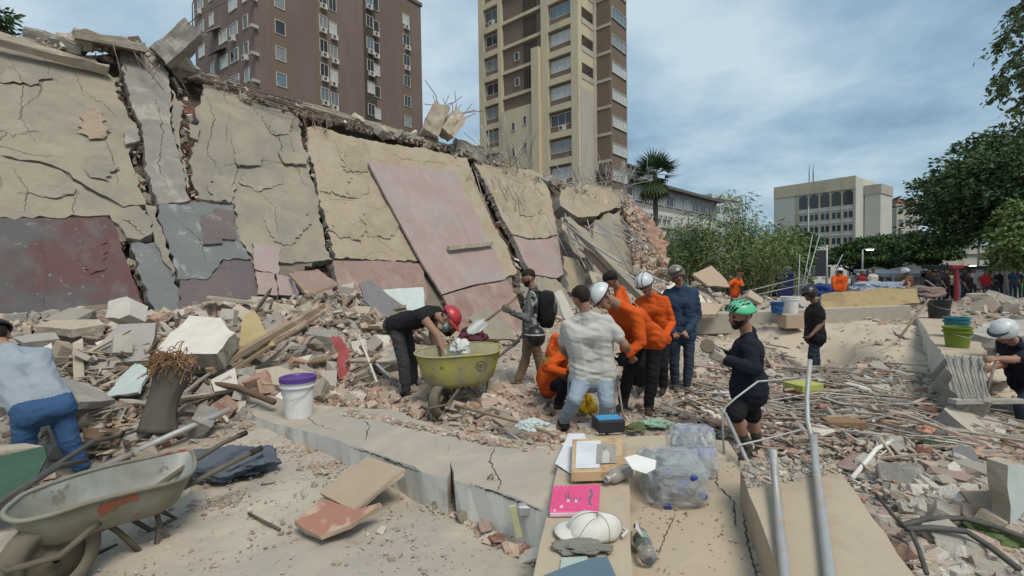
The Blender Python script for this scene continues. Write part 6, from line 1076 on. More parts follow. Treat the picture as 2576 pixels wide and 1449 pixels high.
# ---------------- street furniture far behind
lamp_glow = emis('lamp_glow', (1, .96, .88), 9); green_glow = emis('green_glow', (.05, 1, .35), 6); solid('darkbanner', (.035, .04, .05), rough=.7, bump=0); solid('redpaint', (.24, .025, .035), rough=.5, bump=0); solid('awn', (.40, .41, .42), rough=.7, bump=.05); solid('awndark', (.06, .065, .06), bump=.1); solid('tentblue', (.02, .05, .20), rough=.7, bump=.2); solid('tentnavy', (.015, .02, .09), rough=.7, bump=.2); solid('poster', (.10, .28, .48), c2=(.5, .6, .65), scale=1.5, rough=.5, bump=0); solid('posterg', (.12, .42, .12), rough=.5, bump=0); solid('tarp', (.42, .46, .52), c2=(.3, .34, .42), scale=3, rough=.5, bump=.4)
def post(px, ptop, y, arm, banner, label, lean=0):
    tp = pt(px, ptop, y); b = V((tp.x + lean, tp.y, 0)); t = thing('lamp_post', b, label, 'lamp post', 'lamp posts along the street'); MB().tube([b, tp], [.09, .05], 7).build('pole', M['galv'], t, smooth=True)
    if arm: MB().tube([tp, tp + V((arm, 0, .1))], .035, 6).build('arm', M['galv'], t, smooth=True); MB().box(tp + V((arm * 1.15, 0, .05)), (.6, .25, .1)).build('lamp_head', M['frame'], t); MB().box(tp + V((arm * 1.15, 0, -.02)), (.45, .2, .03)).build('lamp_glass', lamp_glow, t)
    if banner:
        for dz in (0, -banner): MB().box(tp + V((-.35, 0, -.3 + dz)), (.75, .04, .05)).build('banner_bar', M['frame'], t)
        MB().box(tp + V((-.37, 0, -.3 - banner / 2)), (.62, .02, banner - .06)).build('banner', M['darkbanner'], t)
post(2522, 612, 26, 0, 1.25, 'leaning lamp post with a dark banner at the right edge', .35); post(2080, 616, 30, 0, 1.7, 'lamp post with a dark banner left of the orange jacket worker'); post(2170, 628, 38, .5, 0, 'lit street lamp under the spreading trees'); post(2462, 600, 34, -.8, 0, 'lit street lamp reaching out of the large tree'); post(2262, 680, 42, .3, 0, 'low lit lamp behind the seated helmet person'); post(2556, 660, 30, -.3, 0, 'lit lamp beside the kiosk roof'); post(2436, 668, 40, .3, 0, 'lit lamp right of the red post'); post(2034, 520, 60, 0, 0, 'tall bare mast in front of the office building')
p = pt(2345, 688, 40); t = thing('traffic_light', V((p.x, p.y, 0)), 'traffic light showing green beyond the rubble', 'traffic light'); MB().cyl(V((p.x, p.y, 0)), p, .06, n=7).build('pole', M['hose'], t); MB().box(p + V((0, .12, .3)), (.4, .25, 1.1)).build('housing', M['black'], t, bev=.03); MB().lathe(p + V((0, -.02, 0)), (0, -1, 0), [(0, .05), (.14, .03), (.16, 0)], 14).build('green_lens', green_glow, t)
p = pt(2406, 730, 24); t = thing('red_post', V((p.x, p.y, 0)), 'red steel post with forked head standing in the street', 'post'); q = pt(2405, 678, 24); MB().tube([V((p.x, p.y, 0)), p, q], .1, 9).build('shaft', M['redpaint'], t); MB().box(q + V((0, 0, .12)), (.55, .2, .2), taper=1.3).build('head', M['redpaint'], t, bev=.04)
def canopy(px0, px1, py, y, dp, mat, label, wallmat=None, hgt=.25, cat='canopy'):
    a = pt(px0, py, y); b = pt(px1, py, y); t = thing('street_canopy', V(((a.x + b.x) / 2, y, 0)), label, cat); MB().prism([a, b, b + V((0, dp, .3)), a + V((0, dp, .3))], (0, 0, -hgt)).build('roof', M[mat], t)
    for x in np.linspace(a.x + .1, b.x - .1, 4): MB().cyl(V((x, y + .1, 0)), V((x, y + .1, a.z - hgt)), .05, n=6).build('post', M['galv'], t)
    if wallmat: MB().prism([V((a.x, y + dp, 0)), V((b.x, y + dp, 0)), V((b.x, y + dp, a.z - .1)), V((a.x, y + dp, a.z - .1))], (0, .1, 0)).build('back_wall', M[wallmat], t)
canopy(2225, 2330, 688, 33, 3, 'awn', 'long pale street canopy behind the seated helmet person', 'whitebld'); canopy(2335, 2425, 692, 34, 3, 'awn', 'pale street canopy behind the red post', 'whitebld'); canopy(2420, 2515, 676, 30, 3, 'awndark', 'dark awning left of the kiosk', 'graybld')
a = pt(2530, 676, 28); b = pt(2640, 676, 28); t = thing('kiosk', V((a.x, a.y, 0)), 'kiosk with blue poster and green edge at the right picture edge', 'kiosk'); MB().prism([V((a.x, 28, 0)), V((b.x, 28, 0)), V((b.x, 31, 0)), V((a.x, 31, 0))], (0, 0, a.z)).build('wall', M['whitebld'], t); MB().prism([V((a.x - .2, 27.6, a.z)), V((b.x, 27.6, a.z)), V((b.x, 31.2, a.z)), V((a.x - .2, 31.2, a.z))], (0, 0, .2)).build('roof', M['awndark'], t); MB().prism([pt(2540, 700, 27.97), pt(2562, 700, 27.97), pt(2562, 730, 27.97), pt(2540, 730, 27.97)], (0, -.03, 0)).build('poster', M['poster'], t); MB().prism([pt(2568, 690, 27.97), pt(2580, 690, 27.97), pt(2580, 732, 27.97), pt(2568, 732, 27.97)], (0, -.03, 0)).build('green_panel', M['posterg'], t)
for (px, py, y, mt, lab) in ((1784, 672, 28, 'tentblue', 'blue tarpaulin tent seen through the bamboo'), (1966, 690, 25, 'tentnavy', 'navy blue tent at right of the bamboo clumps')):
    p = pt(px, py, y); t = thing('tent', V((p.x, p.y, .3)), lab, 'tent'); MB().box(V((p.x, p.y, p.z * .5)), (.85, .8, p.z)).build('side_wall', M[mt], t, bev=.04); MB().box(V((p.x, p.y, p.z + .14)), (.95, .9, .28), taper=.55).build('roof', M[mt], t)
crumple('pale_tarp', pt(2205, 724, 14.2), (.6, .5, .18), 'tarp', 'pale blue tarpaulin heap on top of the yellow slab', 'tarpaulin', 22, freq=7); crumple('blue_bags', pt(2068, 735, 14.5), (.3, .3, .25), 'tentblue', 'bright blue bags left of the orange jacket worker', 'bags', 23); crumple('pink_bundle', pt(2320, 738, 13.5), (.5, .4, .2), 'pinkred', 'pinkish bundle on the rubble right of the yellow slab', 'bundle', 24)
for i, (a, b) in enumerate([((2015, 745), (2044, 590)), ((2008, 750), (2012, 640)), ((2020, 740), (2062, 590)), ((2095, 690), (2120, 640)), ((2380, 740), (2330, 705)), ((1870, 735), (2010, 700)), ((1900, 742), (2040, 712))]): rod('thin_pole', [pt(*a, 15), pt(*b, 16)], .014, 'galv', ['left long thin pole standing in the far debris', 'short upright pole in the far debris', 'right long thin pole standing in the far debris', 'slanting pole behind the orange jacket worker', 'slanting plank pole left of the red post', 'upper lying pole below the bamboo', 'lower lying pole below the bamboo'][i], 'pole', 'poles in the far debris')
# glove, hooks and bits on the beam
rod('iron_hook', [kpt(1226, 1208) + V((0, 0, .01)), kpt(1238, 1205) + V((0, 0, .03)), kpt(1240, 1209) + V((0, 0, .01))], .006, 'rebar', 'small iron hook sticking out of the kerb beam top', 'hook')

# ---------------- cracks: thin dark open lines that follow the broken surfaces
def crackline(name, bv, pts, wd, parent, seed=0, wob=2.0):
    rc = random.Random(seed); P = []
    for i in range(len(pts) - 1):
        L_ = math.hypot(pts[i + 1][0] - pts[i][0], pts[i + 1][1] - pts[i][1]); k = max(1, int(L_ / 5))
        for q in range(k): P.append((pts[i][0] + (pts[i + 1][0] - pts[i][0]) * q / k + rc.gauss(0, wob), pts[i][1] + (pts[i + 1][1] - pts[i][1]) * q / k + rc.gauss(0, wob)))
    P.append(pts[-1]); H = [hit(bv, *p, .006) for p in P]; m = MB(); n_ = len(H); prev = None
    for i, h in enumerate(H):
        if h is None or i == n_ - 1 or H[i + 1] is None: prev = None; continue
        d = H[i + 1][0] - h[0]
        if d.length > .4: prev = None; continue
        s_ = d.normalized().cross(h[1]).normalized() * wd * rc.uniform(.35, 1.2) * min(1, .25 + 3 * min(i, n_ - 1 - i) / n_); cur = (h[0] + s_, h[0] - s_)
        if prev: m.add([prev[0], prev[1], cur[1], cur[0]], [(0, 1, 2, 3)])
        prev = cur
    if m.f: m.build(name, M['crackfill'], parent, fixn=False)
wb_ = bvh_of([o for o in wall.children if o.name.split('.')[0] in ('plaster_slab', 'gray_wall_panel', 'blue_gray_wall_panel', 'mauve_wall_panel', 'concrete_column', 'pink_wainscot', 'flaked_patch', 'exposed_patch', 'tall_pink_sheet', 'lower_pink_sheet')])
for i, (pts, wd) in enumerate([([(628, 262), (668, 310), (705, 350), (715, 410)], .012), ([(560, 420), (640, 400), (720, 412), (780, 430)], .008), ([(800, 482), (850, 490), (905, 505)], .03), ([(1216, 470), (1240, 540), (1268, 600), (1290, 650)], .025), ([(1195, 420), (1225, 480)], .03), ([(575, 330), (600, 420), (580, 480)], .007), ([(1300, 440), (1320, 520), (1300, 560)], .012),
    ([(20, 140), (60, 210), (50, 290), (90, 360)], .006), ([(180, 160), (210, 230), (260, 260), (300, 300)], .007), ([(250, 330), (280, 380), (300, 470)], .006), ([(30, 420), (70, 480), (60, 540)], .006), ([(200, 480), (180, 520), (190, 545)], .006), ([(640, 470), (690, 520), (700, 600)], .006), ([(730, 340), (745, 420), (770, 470)], .009), ([(840, 350), (870, 420), (930, 450)], .007), ([(960, 370), (1010, 400), (1110, 410), (1170, 420)], .010), ([(880, 540), (950, 600), (1000, 640)], .006), ([(1340, 450), (1360, 520), (1350, 580)], .010), ([(390, 240), (410, 330), (400, 420), (430, 490)], .008), ([(460, 560), (500, 600), (520, 660)], .007), ([(100, 600), (120, 680), (110, 780)], .005), ([(1110, 742), (1190, 720), (1275, 706)], .008), ([(1120, 480), (1180, 600), (1230, 700)], .0035), ([(520, 240), (540, 300), (520, 380), (560, 440)], .008), ([(300, 545), (330, 560), (370, 600)], .012)]):
    crackline('crack', wb_, pts, wd, wall, i)
def gb(name): return [o for o in COL.objects if o.name.split('.')[0] == name]
tb_ = gb('trough_slab'); bv = bvh_of(tb_)
for i, (pts, wd) in enumerate([([(1786, 1160), (1806, 1196), (1800, 1215), (1846, 1262), (1850, 1330)], .007), ([(1868, 1290), (1884, 1380), (1908, 1470)], .006), ([(1700, 1290), (1672, 1350), (1650, 1420)], .003), ([(1640, 1200), (1690, 1230), (1750, 1225), (1800, 1240)], .003)]): crackline('crack', bv, pts, wd, tb_[0], 50 + i, 1.5)
kb_ = [o for o in kerb.children]; bv = bvh_of(kb_)
for i, (pts, wd) in enumerate([([(900, 1040), (930, 1070), (915, 1110)], .005), ([(1250, 1110), (1230, 1160), (1260, 1210), (1250, 1240)], .005), ([(760, 1030), (790, 1065), (850, 1085)], .004), ([(880, 1125), (960, 1150), (1060, 1190)], .006), ([(1180, 1215), (1260, 1245), (1370, 1290)], .006)]): crackline('crack', bv, pts, wd, kerb, 70 + i, 1.5)
# ================================================================ PEOPLE
def cloth(name, c, c2=None, **k): return solid(name, c, c2=c2 or tuple(x * .78 for x in c), scale=k.pop('scale', 5), rough=.9, bump=k.pop('bump', .6), bscale=k.pop('bscale', 11), bdist=.025, **k)
solid('skin', (.33, .19, .13), c2=(.29, .16, .11), rough=.6, bump=.1); solid('skin_dark', (.20, .11, .075), c2=(.17, .095, .065), rough=.6, bump=.1); solid('hair', (.02, .015, .012), rough=.7, bump=.5, bscale=200); solid('eye', (.015, .012, .01), rough=.3, bump=0)
cloth('tgray', (.47, .465, .435), (.44, .435, .405), bump=.35); cloth('tblue', (.30, .345, .39)); cloth('jblue', (.045, .105, .22), (.03, .07, .15)); cloth('jlight', (.28, .345, .40), (.22, .28, .34)); cloth('jdark', (.035, .05, .075)); cloth('blackc', (.014, .014, .017)); cloth('navyc', (.012, .014, .026)); cloth('charc', (.05, .053, .058)); cloth('orange', (.62, .10, .012), (.52, .075, .01)); cloth('denim', (.028, .055, .10), (.02, .038, .07)); cloth('tanp', (.25, .17, .11)); cloth('khaki', (.16, .14, .10)); cloth('glovep', (.42, .38, .31)); cloth('gloveb', (.02, .02, .022)); cloth('sleevep', (.40, .37, .31)); cloth('boot', (.045, .035, .028)); cloth('sock', (.07, .075, .06)); cloth('redshirt', (.30, .02, .03)); cloth('brownsh', (.17, .09, .06)); cloth('ivory', (.5, .47, .4)); cloth('yelvest', (.45, .36, .10))
M['camo'] = pm('camouflage_cloth', (.16, .17, .165), (.055, .06, .055), 9, rough=.9, bump=.3, c3=(.36, .37, .36), s3=7, t3=.55, w3=.02, c4=(.02, .022, .022), s4=8, t4=.56)
for k_ in ('helmwhite', 'helmred', 'helmblack', 'helmolive', 'helmgreen'): solid(k_, {'helmwhite': (.62, .65, .66), 'helmred': (.42, .03, .04), 'helmblack': (.018, .018, .02), 'helmolive': (.16, .135, .10), 'helmgreen': (.10, .50, .27)}[k_], rough=.35, bump=0, spec=.5, c3={'helmwhite': (.45, .47, .48), 'helmolive': (.25, .22, .18)}.get(k_), s3=12)
_ico = None
def ico():
    global _ico
    if _ico is None:
        bm = bmesh.new(); bmesh.ops.create_icosphere(bm, subdivisions=2, radius=1); _ico = [v.co.copy() for v in bm.verts]; bm.free()
    return _ico
PENDING = []
class Body:
    def __init__(s): s.pr = []
    def c(s, p0, r0, p1, r1, mat, bias=0.0): s.pr.append((V(p0), r0, V(p1), r1, mat, bias)); return s
    def s_(s, p, r, mat, bias=0.0): return s.c(p, r, p, r, mat, bias)
def hand(B, wr, d, pn, mat, s=1.0, curl=.6):
    """palm and five bent fingers; d = hand direction, pn = palm side"""
    d = V(d).normalized(); pn = V(pn); pn = (pn - d * pn.dot(d)).normalized(); a = d.cross(pn)
    for k in (-1, 0, 1): B.c(wr + a * .012 * k, .022 * s, wr + d * .075 * s + a * .024 * k * s, .0165 * s, mat)
    for k, (o, L) in enumerate(((-.034, .062), (-.012, .075), (.011, .072), (.033, .056))):
        q = wr + d * .08 * s + a * o * s; d1 = (d * math.cos(curl) + pn * math.sin(curl)); d2 = (d * math.cos(curl * 2.2) + pn * math.sin(curl * 2.2)); m_ = q + d1 * L * .55 * s; B.c(q, .0105 * s, m_, .0098 * s, mat); B.c(m_, .0098 * s, m_ + d2 * L * .55 * s, .0085 * s, mat)
    q = wr + d * .03 * s - a * .03 * s; m_ = q + (d * .6 - a * .55 + pn * .5).normalized() * .042 * s; B.c(q, .0135 * s, m_, .0115 * s, mat); B.c(m_, .0115 * s, m_ + (d * .75 + pn * .6).normalized() * .032 * s, .0095 * s, mat)
def person(label, J, yaw, top, bottom, skin='skin', sleeve='short', shoe='boot', glove=None, hairm='hair', hair=True, s=1.0, look=None, fat=1.0, legskin=None, forearm=None, vox=.0095, sh_w=.185, group=None, mask=None, headup=None, beard=False, curl=.7, cuffs=None, loose=1.0, hem=True):
    g = lambda k: (pt(*J[k]) if isinstance(J[k], tuple) else V(J[k])) if k in J else None
    a = R(yaw); f = V((math.sin(a), math.cos(a), 0)); r = V((math.cos(a), -math.sin(a), 0)); nk, pe, hd = g('neck'), g('pel'), g('head'); up = (nk - pe).normalized()
    r = (r - up * r.dot(up)).normalized(); fw = up.cross(r); B = Body(); T = top
    if fw.dot(f) < 0: fw = -fw
    shR = g('shR') or nk - up * .085 * s + r * (sh_w - .008) * s; shL = g('shL') or nk - up * .085 * s - r * (sh_w - .008) * s; hpR = g('hipR') or pe + r * .095 * s; hpL = g('hipL') or pe - r * .095 * s
    c1 = nk.lerp(pe, .33) + fw * .01; c2 = nk.lerp(pe, .70) + fw * .012; W1, W2 = .095 * s * fat, .08 * s * fat; R1, R2, R3 = .120 * s * fat, .112 * s * fat, .118 * s * fat
    B.c(shR, .055 * s, shL, .055 * s, T); B.c(nk - up * .03, .07 * s, c1, .11 * s, T); B.c(nk + up * .0, .052 * s, shR, .05 * s, T); B.c(nk + up * .0, .052 * s, shL, .05 * s, T)
    B.c(c1 + r * W1, R1, c1 - r * W1, R1, T); B.c(c2 + r * W2, R2, c2 - r * W2, R2, T)
    for sg, sh, hp in ((1, shR, hpR), (-1, shL, hpL)):
        B.c(sh, .066 * s, c1 + r * W1 * sg, R1, T); B.c(c1 + r * W1 * sg, R1, c2 + r * W2 * sg, R2, T); B.c(c2 + r * W2 * sg, R2 * 1.0, pe + r * W2 * sg + up * .06 * s, R3 * 1.03 * loose, T)
        B.c(pe + r * W2 * sg + up * .03, R3 * .96, hp, .102 * s * fat, bottom)
    B.c(pe + r * W2 + up * .055 * s, R3 * 1.03 * loose, pe - r * W2 + up * .055 * s, R3 * 1.03 * loose, T)
    B.c(pe + r * W2 - up * .05 * s, R3 * .95, pe - r * W2 - up * .05 * s, R3 * .95, bottom)
    if hem: B.c(pe + r * W2 * 1.05 + up * .0 * s, R3 * 1.05 * loose, pe - r * W2 * 1.05 + up * .0 * s, R3 * 1.05 * loose, T)
    B.c(nk + up * .015 * s, .068 * s, nk - up * .03 * s, .074 * s, T)
    # head
    lk = V(look).normalized() if look is not None else f; hu = (hd - nk).normalized() if headup is None else V(headup).normalized(); hu = (hu - lk * hu.dot(lk) * .8).normalized(); lk = (lk - hu * lk.dot(hu)).normalized(); hr = lk.cross(hu)
    B.c(nk - up * .02, .062 * s, hd - hu * .05 * s - lk * .015, .055 * s, skin); B.c(hd + hu * .03 * s - lk * .02 * s, .088 * s, hd + hu * .025 * s + lk * .02 * s, .082 * s, skin); B.c(hd - hu * .02 * s + lk * .03 * s, .066 * s, hd - hu * .085 * s + lk * .055 * s, .036 * s, skin if not beard else 'hair'); B.c(hd + hu * .02 * s + lk * .098 * s, .011, hd - hu * .02 * s + lk * .113 * s, .017 * s, skin, -.004)
    for sg in (1, -1):
        B.c(hd + hr * sg * .085 * s + hu * .015, .012, hd + hr * sg * .087 * s - hu * .025, .012, skin, -.002); B.s_(hd + hu * .018 * s + lk * .092 * s + hr * sg * .032 * s, .011 * s, 'eye', -.003)
    B.c(hd - hu * .052 * s + lk * .094 * s + hr * .022, .008, hd - hu * .052 * s + lk * .094 * s - hr * .022, .008, 'lip', -.003)
    if hair: B.c(hd + hu * .05 * s - lk * .03 * s, .089 * s, hd + hu * .062 * s + lk * .018 * s, .074 * s, hairm, -.001); B.c(hd + hu * .02 * s - lk * .045 * s, .074 * s, hd + hu * .05 * s - lk * .04 * s, .084 * s, hairm, -.001)
    # arms
    for sg, sh, e_, w_ in ((1, shR, g('elR'), g('wrR')), (-1, shL, g('elL'), g('wrL'))):
        if e_ is None: continue
        if sleeve == 'long': B.c(sh, .068 * s * loose, e_, .056 * s * loose, T); B.c(e_, .056 * s * loose, e_.lerp(w_, .93), .046 * s * loose, T); B.c(e_.lerp(w_, .9), .03 * s, w_, .027 * s, skin)
        elif sleeve == 'none': B.c(sh, .056 * s, e_, .043 * s, skin); B.c(e_, .043 * s, w_, .029 * s, forearm or skin)
        else: B.c(sh, .068 * s, sh.lerp(e_, .62), .070 * s, T); B.c(sh, .05 * s, e_, .044 * s, skin); B.c(e_, .044 * s, e_.lerp(w_, .35), .043 * s, forearm or skin); B.c(e_.lerp(w_, .35), .043 * s, w_, .029 * s, forearm or skin)
        if forearm: B.c(e_, .05 * s, w_, .042 * s, forearm)
        d = (w_ - e_).normalized(); pn = J.get('palm', fw if abs(d.dot(fw)) < .8 else -r * sg); hand(B, w_, J.get('hand' + ('R' if sg > 0 else 'L'), d), pn, glove or skin, s * (1.12 if glove else 1.0), curl)
    # legs
    for sg, hp, k_, an in ((1, hpR, g('knR'), g('anR')), (-1, hpL, g('knL'), g('anL'))):
        if k_ is None: continue
        lm = bottom; B.c(hp, .092 * s * fat, k_, .07 * s, lm)
        if legskin: B.c(hp.lerp(k_, .8), .085 * s, k_ , .088 * s, lm); B.c(k_, .058 * s, k_.lerp(an, .35), .06 * s, skin); B.c(k_.lerp(an, .35), .06 * s, an, .038 * s, skin); B.c(k_.lerp(an, .55), .056 * s, an, .048 * s, legskin)
        else: B.c(k_, .072 * s, k_.lerp(an, .4), .07 * s, lm); B.c(k_.lerp(an, .4), .07 * s, an + V((0, 0, .03)), .058 * s, lm)
        td = J.get('toe' + ('R' if sg > 0 else 'L'), f); td = V(td).normalized(); an2 = an - V((0, 0, .035 * s)); B.c(an, .045 * s, an2 - td * .03 * s, .042 * s, shoe); B.c(an2 - td * .03 * s, .042 * s, an2 + td * .09 * s - V((0, 0, .006)), .04 * s, shoe); B.c(an2 + td * .09 * s - V((0, 0, .006)), .04 * s, an2 + td * .15 * s - V((0, 0, .012)), .03 * s, shoe)
        if cuffs: B.c(an, .055 * s, k_.lerp(an, .75), .056 * s, cuffs)
    base = V((pe.x, pe.y, min([p.z for p in (g('anR'), g('anL')) if p] or [pe.z]) - .08)); t = thing('person', base, label, 'person', group)
    PENDING.append((B, t, vox)); t2 = dict(hd=hd, hu=hu, lk=lk, hr=hr, nk=nk, up=up, r=r, fw=fw, pe=pe, c1=c1, shR=shR, shL=shL); return t, t2
solid('lip', (.22, .09, .07), rough=.6, bump=0)
def finish_people():
    tmp = []
    for B, t, vox in PENDING:
        bm = bmesh.new()
        for p0, r0, p1, r1, mt, bs in B.pr:
            vs = [bm.verts.new(p0 - t.location + v * r0) for v in ico()]
            if (p1 - p0).length > 1e-5: vs += [bm.verts.new(p1 - t.location + v * r1) for v in ico()]
            gm = bmesh.ops.convex_hull(bm, input=vs); bmesh.ops.delete(bm, geom=[v for v in vs if v.is_valid and not v.link_faces], context='VERTS')
        me = bpy.data.meshes.new('tmp'); bm.to_mesh(me); bm.free(); o = bpy.data.objects.new('tmp', me); COL.objects.link(o); m = o.modifiers.new('r', 'REMESH'); m.mode = 'VOXEL'; m.voxel_size = vox; sm = o.modifiers.new('s', 'SMOOTH'); sm.factor = .5; sm.iterations = 2; tmp.append(o)
    dg = bpy.context.evaluated_depsgraph_get()
    for (B, t, vox), o in zip(PENDING, tmp):
        me = bpy.data.meshes.new_from_object(o.evaluated_get(dg)); me.name = 'body'; nv = len(me.vertices); co = np.empty(nv * 3); me.vertices.foreach_get('co', co); co = co.reshape(-1, 3); nr = np.empty(nv * 3); me.vertices.foreach_get('normal', nr); nr = nr.reshape(-1, 3); L = np.array(t.location)
        def classify(P):
            best = np.full(len(P), 1e9); idx = np.zeros(len(P), int)
            for i, (p0, r0, p1, r1, mt, bs) in enumerate(B.pr):
                a = np.array(p0) - L; d = np.array(p1) - np.array(p0); dd = max(d @ d, 1e-9); u = np.clip(((P - a) @ d) / dd, 0, 1); ds = np.linalg.norm(P - a - u[:, None] * d, axis=1) - (r0 + (r1 - r0) * u) + bs; k = ds < best; best[k] = ds[k]; idx[k] = i
            return idx
        names = sorted({p[4] for p in B.pr}); mi = np.array([names.index(p[4]) for p in B.pr]); vi = classify(co); hard = {'skin', 'skin_dark', 'hair', 'eye', 'lip', 'boot', 'glovep', 'gloveb'}; soft = np.array([n not in hard for n in names])[mi[vi]]
        n1 = fbm(co[:, 0] * 2.6 + co[:, 1] * 2.6 + L[0], co[:, 2] * 10 + co[:, 0] * 2.5 - co[:, 1] * 2, 2); n2 = fbm(co[:, 1] * 8 + co[:, 2] * 14 + L[1], co[:, 0] * 10 - co[:, 2] * 6, 2); h = (np.abs(n1) * -1.6 + .35) * .012 + (np.abs(n2) * -1.5 + .3) * .002
        co = co + nr * (h * soft * min(1, .0095 / vox + .3))[:, None]; me.vertices.foreach_set('co', co.ravel())
        fc = np.empty(len(me.polygons) * 3); me.polygons.foreach_get('center', fc); me.materials.clear()
        for n in names: me.materials.append(M[n])
        me.polygons.foreach_set('material_index', mi[classify(fc.reshape(-1, 3))].astype(np.int32)); me.polygons.foreach_set('use_smooth', np.ones(len(me.polygons), bool)); me.update()
        b = bpy.data.objects.new('body', me); COL.objects.link(b); b.parent = t
    for o in tmp: bpy.data.objects.remove(o)
def helmet(t, I, mat, kind='rescue', scale=1.0, strap=True):
    hd, hu, lk, hr = I['hd'], I['hu'], I['lk'], I['hr']; c = hd + hu * .035; ax, ay, az = .117 * scale, .138 * scale, .122 * scale; m = MB(); rings = []; n = 28; low = {'rescue': -.15, 'bike': .05, 'moto': -.75, 'cap': .12}[kind]
    for i in range(10):
        ring_ = []
        for k in range(n):
            th = k / n * 6.2832; front = max(0, math.cos(th)); lo = low + ((.75 if kind == 'moto' else .22) * front ** 2 if kind != 'cap' else 0); ph_ = lo + (math.pi / 2 - lo) * i / 9; cp = math.cos(ph_)
            ring_.append(c + lk * (ay * cp * math.cos(th) - .01) + hr * (ax * cp * math.sin(th)) + hu * (az * math.sin(ph_)))
        rings.append(ring_)
    m.ring(rings, cap=False); o = m.build('helmet' if kind != 'cap' else 'cap', M[mat], t, smooth=True, fixn=False); sd = o.modifiers.new('s', 'SOLIDIFY'); sd.thickness = .012; sd.offset = 0
    if kind == 'rescue':
        for dx in (-.03, .03): MB().tube([c + lk * (ay * 1.01 * math.cos(q) - .01) + hu * (az * 1.015 * math.sin(q)) + hr * dx for q in [.15 + 2.8 * k / 10 for k in range(11)]], .006, 5).build('stripe', M['helmblack'], o)
        MB().tube([c + lk * (ay * 1.02 * math.cos(q) - .01) + hr * ax * 1.02 * math.sin(q) + hu * -.012 for q in [2 * math.pi * k / 20 for k in range(21)]], .009, 5).build('edge_band', M['helmblack'], o)
    if kind == 'bike':
        for k in range(-2, 3):
            for (q0, q1) in ((.35, .95), (1.15, 1.9), (2.1, 2.75)):
                P = [c + lk * (ay * 1.0 * math.cos(q) - .01) + hu * (az * 1.0 * math.sin(q) * math.cos(k * .33)) + hr * (ax * 1.0 * math.sin(k * .36) * (.35 + .65 * math.sin(q))) for q in np.linspace(q0, q1, 5)]; MB().tube(P, [.004, .012, .014, .012, .004], 6).build('vent', M['helmblack'], o)
    if kind == 'cap': br = [c + lk * (ay * (.95 + .55 * u) * math.cos(q) - .01) + hr * ax * (1 + .02 * u) * math.sin(q) + hu * (.018 - .03 * u) for u in (0, 1) for q in [-1.2 + 2.4 * k / 10 for k in range(11)]]; m = MB(); m.ring([br[:11], br[11:]], cap=False, closed=False); q = m.build('peak', M[mat], o, fixn=False); q.modifiers.new('s', 'SOLIDIFY').thickness = .006
    if kind == 'moto': q = [c + lk * (ay * (1.0 + .28 * u) * math.cos(a_) - .01) + hr * ax * 1.02 * math.sin(a_) + hu * (.06 - .01 * u) for u in (0, 1) for a_ in [-1.1 + 2.2 * k / 10 for k in range(11)]]; m = MB(); m.ring([q[:11], q[11:]], cap=False, closed=False); z_ = m.build('peak', M['helmblack'], o, fixn=False); z_.modifiers.new('s', 'SOLIDIFY').thickness = .008
    if strap and kind != 'cap':
        for sg in (1, -1): MB().tube([hd + hr * sg * .098 + hu * .02, hd + hr * sg * .08 - hu * .06 + lk * .02, hd - hu * .112 + lk * .045], .006, 5).build('chin_strap', M['helmblack'], t)
    return o
# ---- the people near by
t, I = person('person in pale blue-grey shirt and blue jeans bending at the left picture edge', {'head': (-12, 850, 3.95), 'neck': (22, 885, 3.85), 'pel': (108, 1022, 3.65), 'knR': (172, 1106, 3.72), 'anR': (206, 1182, 3.8), 'knL': (62, 1112, 3.56), 'anL': (52, 1200, 3.55), 'elR': (-10, 985, 4.2), 'wrR': (-60, 1060, 4.3), 'elL': (-70, 960, 3.6), 'wrL': (-110, 1050, 3.6), 'toeR': (-.6, .8, 0)}, -60, 'tblue', 'jblue', fat=1.0, look=(-.8, .5, -.5), hem=False, loose=.97); helmet(t, I, 'helmblack', 'cap')
t, I = person('person with red cap and black vest bending over the yellow wheelbarrow', {'head': (1128, 803, 5.5), 'neck': (1098, 786, 5.6), 'pel': (1004, 812, 5.78), 'knR': (1016, 912, 5.62), 'anR': (1022, 988, 5.62), 'knL': (1036, 905, 5.9), 'anL': (1040, 980, 5.95), 'elR': (1102, 845, 5.4), 'wrR': (1116, 884, 5.35), 'elL': (1086, 842, 5.85), 'wrL': (1096, 880, 5.75), 'toeR': (.8, -.5, 0), 'toeL': (.9, -.2, 0)}, 85, 'blackc', 'charc', sleeve='none', forearm=None, glove='glovep', look=(.6, -.35, -.75), shoe='blackc', headup=(.9, -.1, .4)); helmet(t, I, 'helmred', 'cap')
solid('maskblue', (.32, .50, .55), rough=.8, bump=.1); m = MB(); hd, hu, lk, hr = I['hd'], I['hu'], I['lk'], I['hr']
m.ring([[hd + lk * (.10 - .05 * abs(x) ** 2 + (.03 if z == -.02 else 0)) + hr * x * .062 + hu * z for x in (-1, -.5, 0, .5, 1)] for z in (-.015, -.045, -.085)], cap=False, closed=False); q = m.build('face_mask', M['maskblue'], t, smooth=True, fixn=False); q.modifiers.new('s', 'SOLIDIFY').thickness = .006
t, I = person('bearded person in grey camouflage jacket holding a shovel, black backpack', {'head': (1329, 700, 6.95), 'neck': (1342, 728, 7.0), 'pel': (1334, 838, 7.05), 'knL': (1322, 905, 6.9), 'anL': (1303, 962, 6.9), 'knR': (1356, 905, 7.2), 'anR': (1366, 962, 7.3), 'elL': (1326, 802, 6.75), 'wrL': (1286, 784, 6.7), 'elR': (1318, 772, 7.2), 'wrR': (1308, 742, 6.95), 'toeL': (-.9, -.3, 0), 'toeR': (-.8, .3, 0)}, -80, 'camo', 'tanp', sleeve='long', glove='khaki', look=(-.9, -.25, -.3), beard=True, s=1.0)
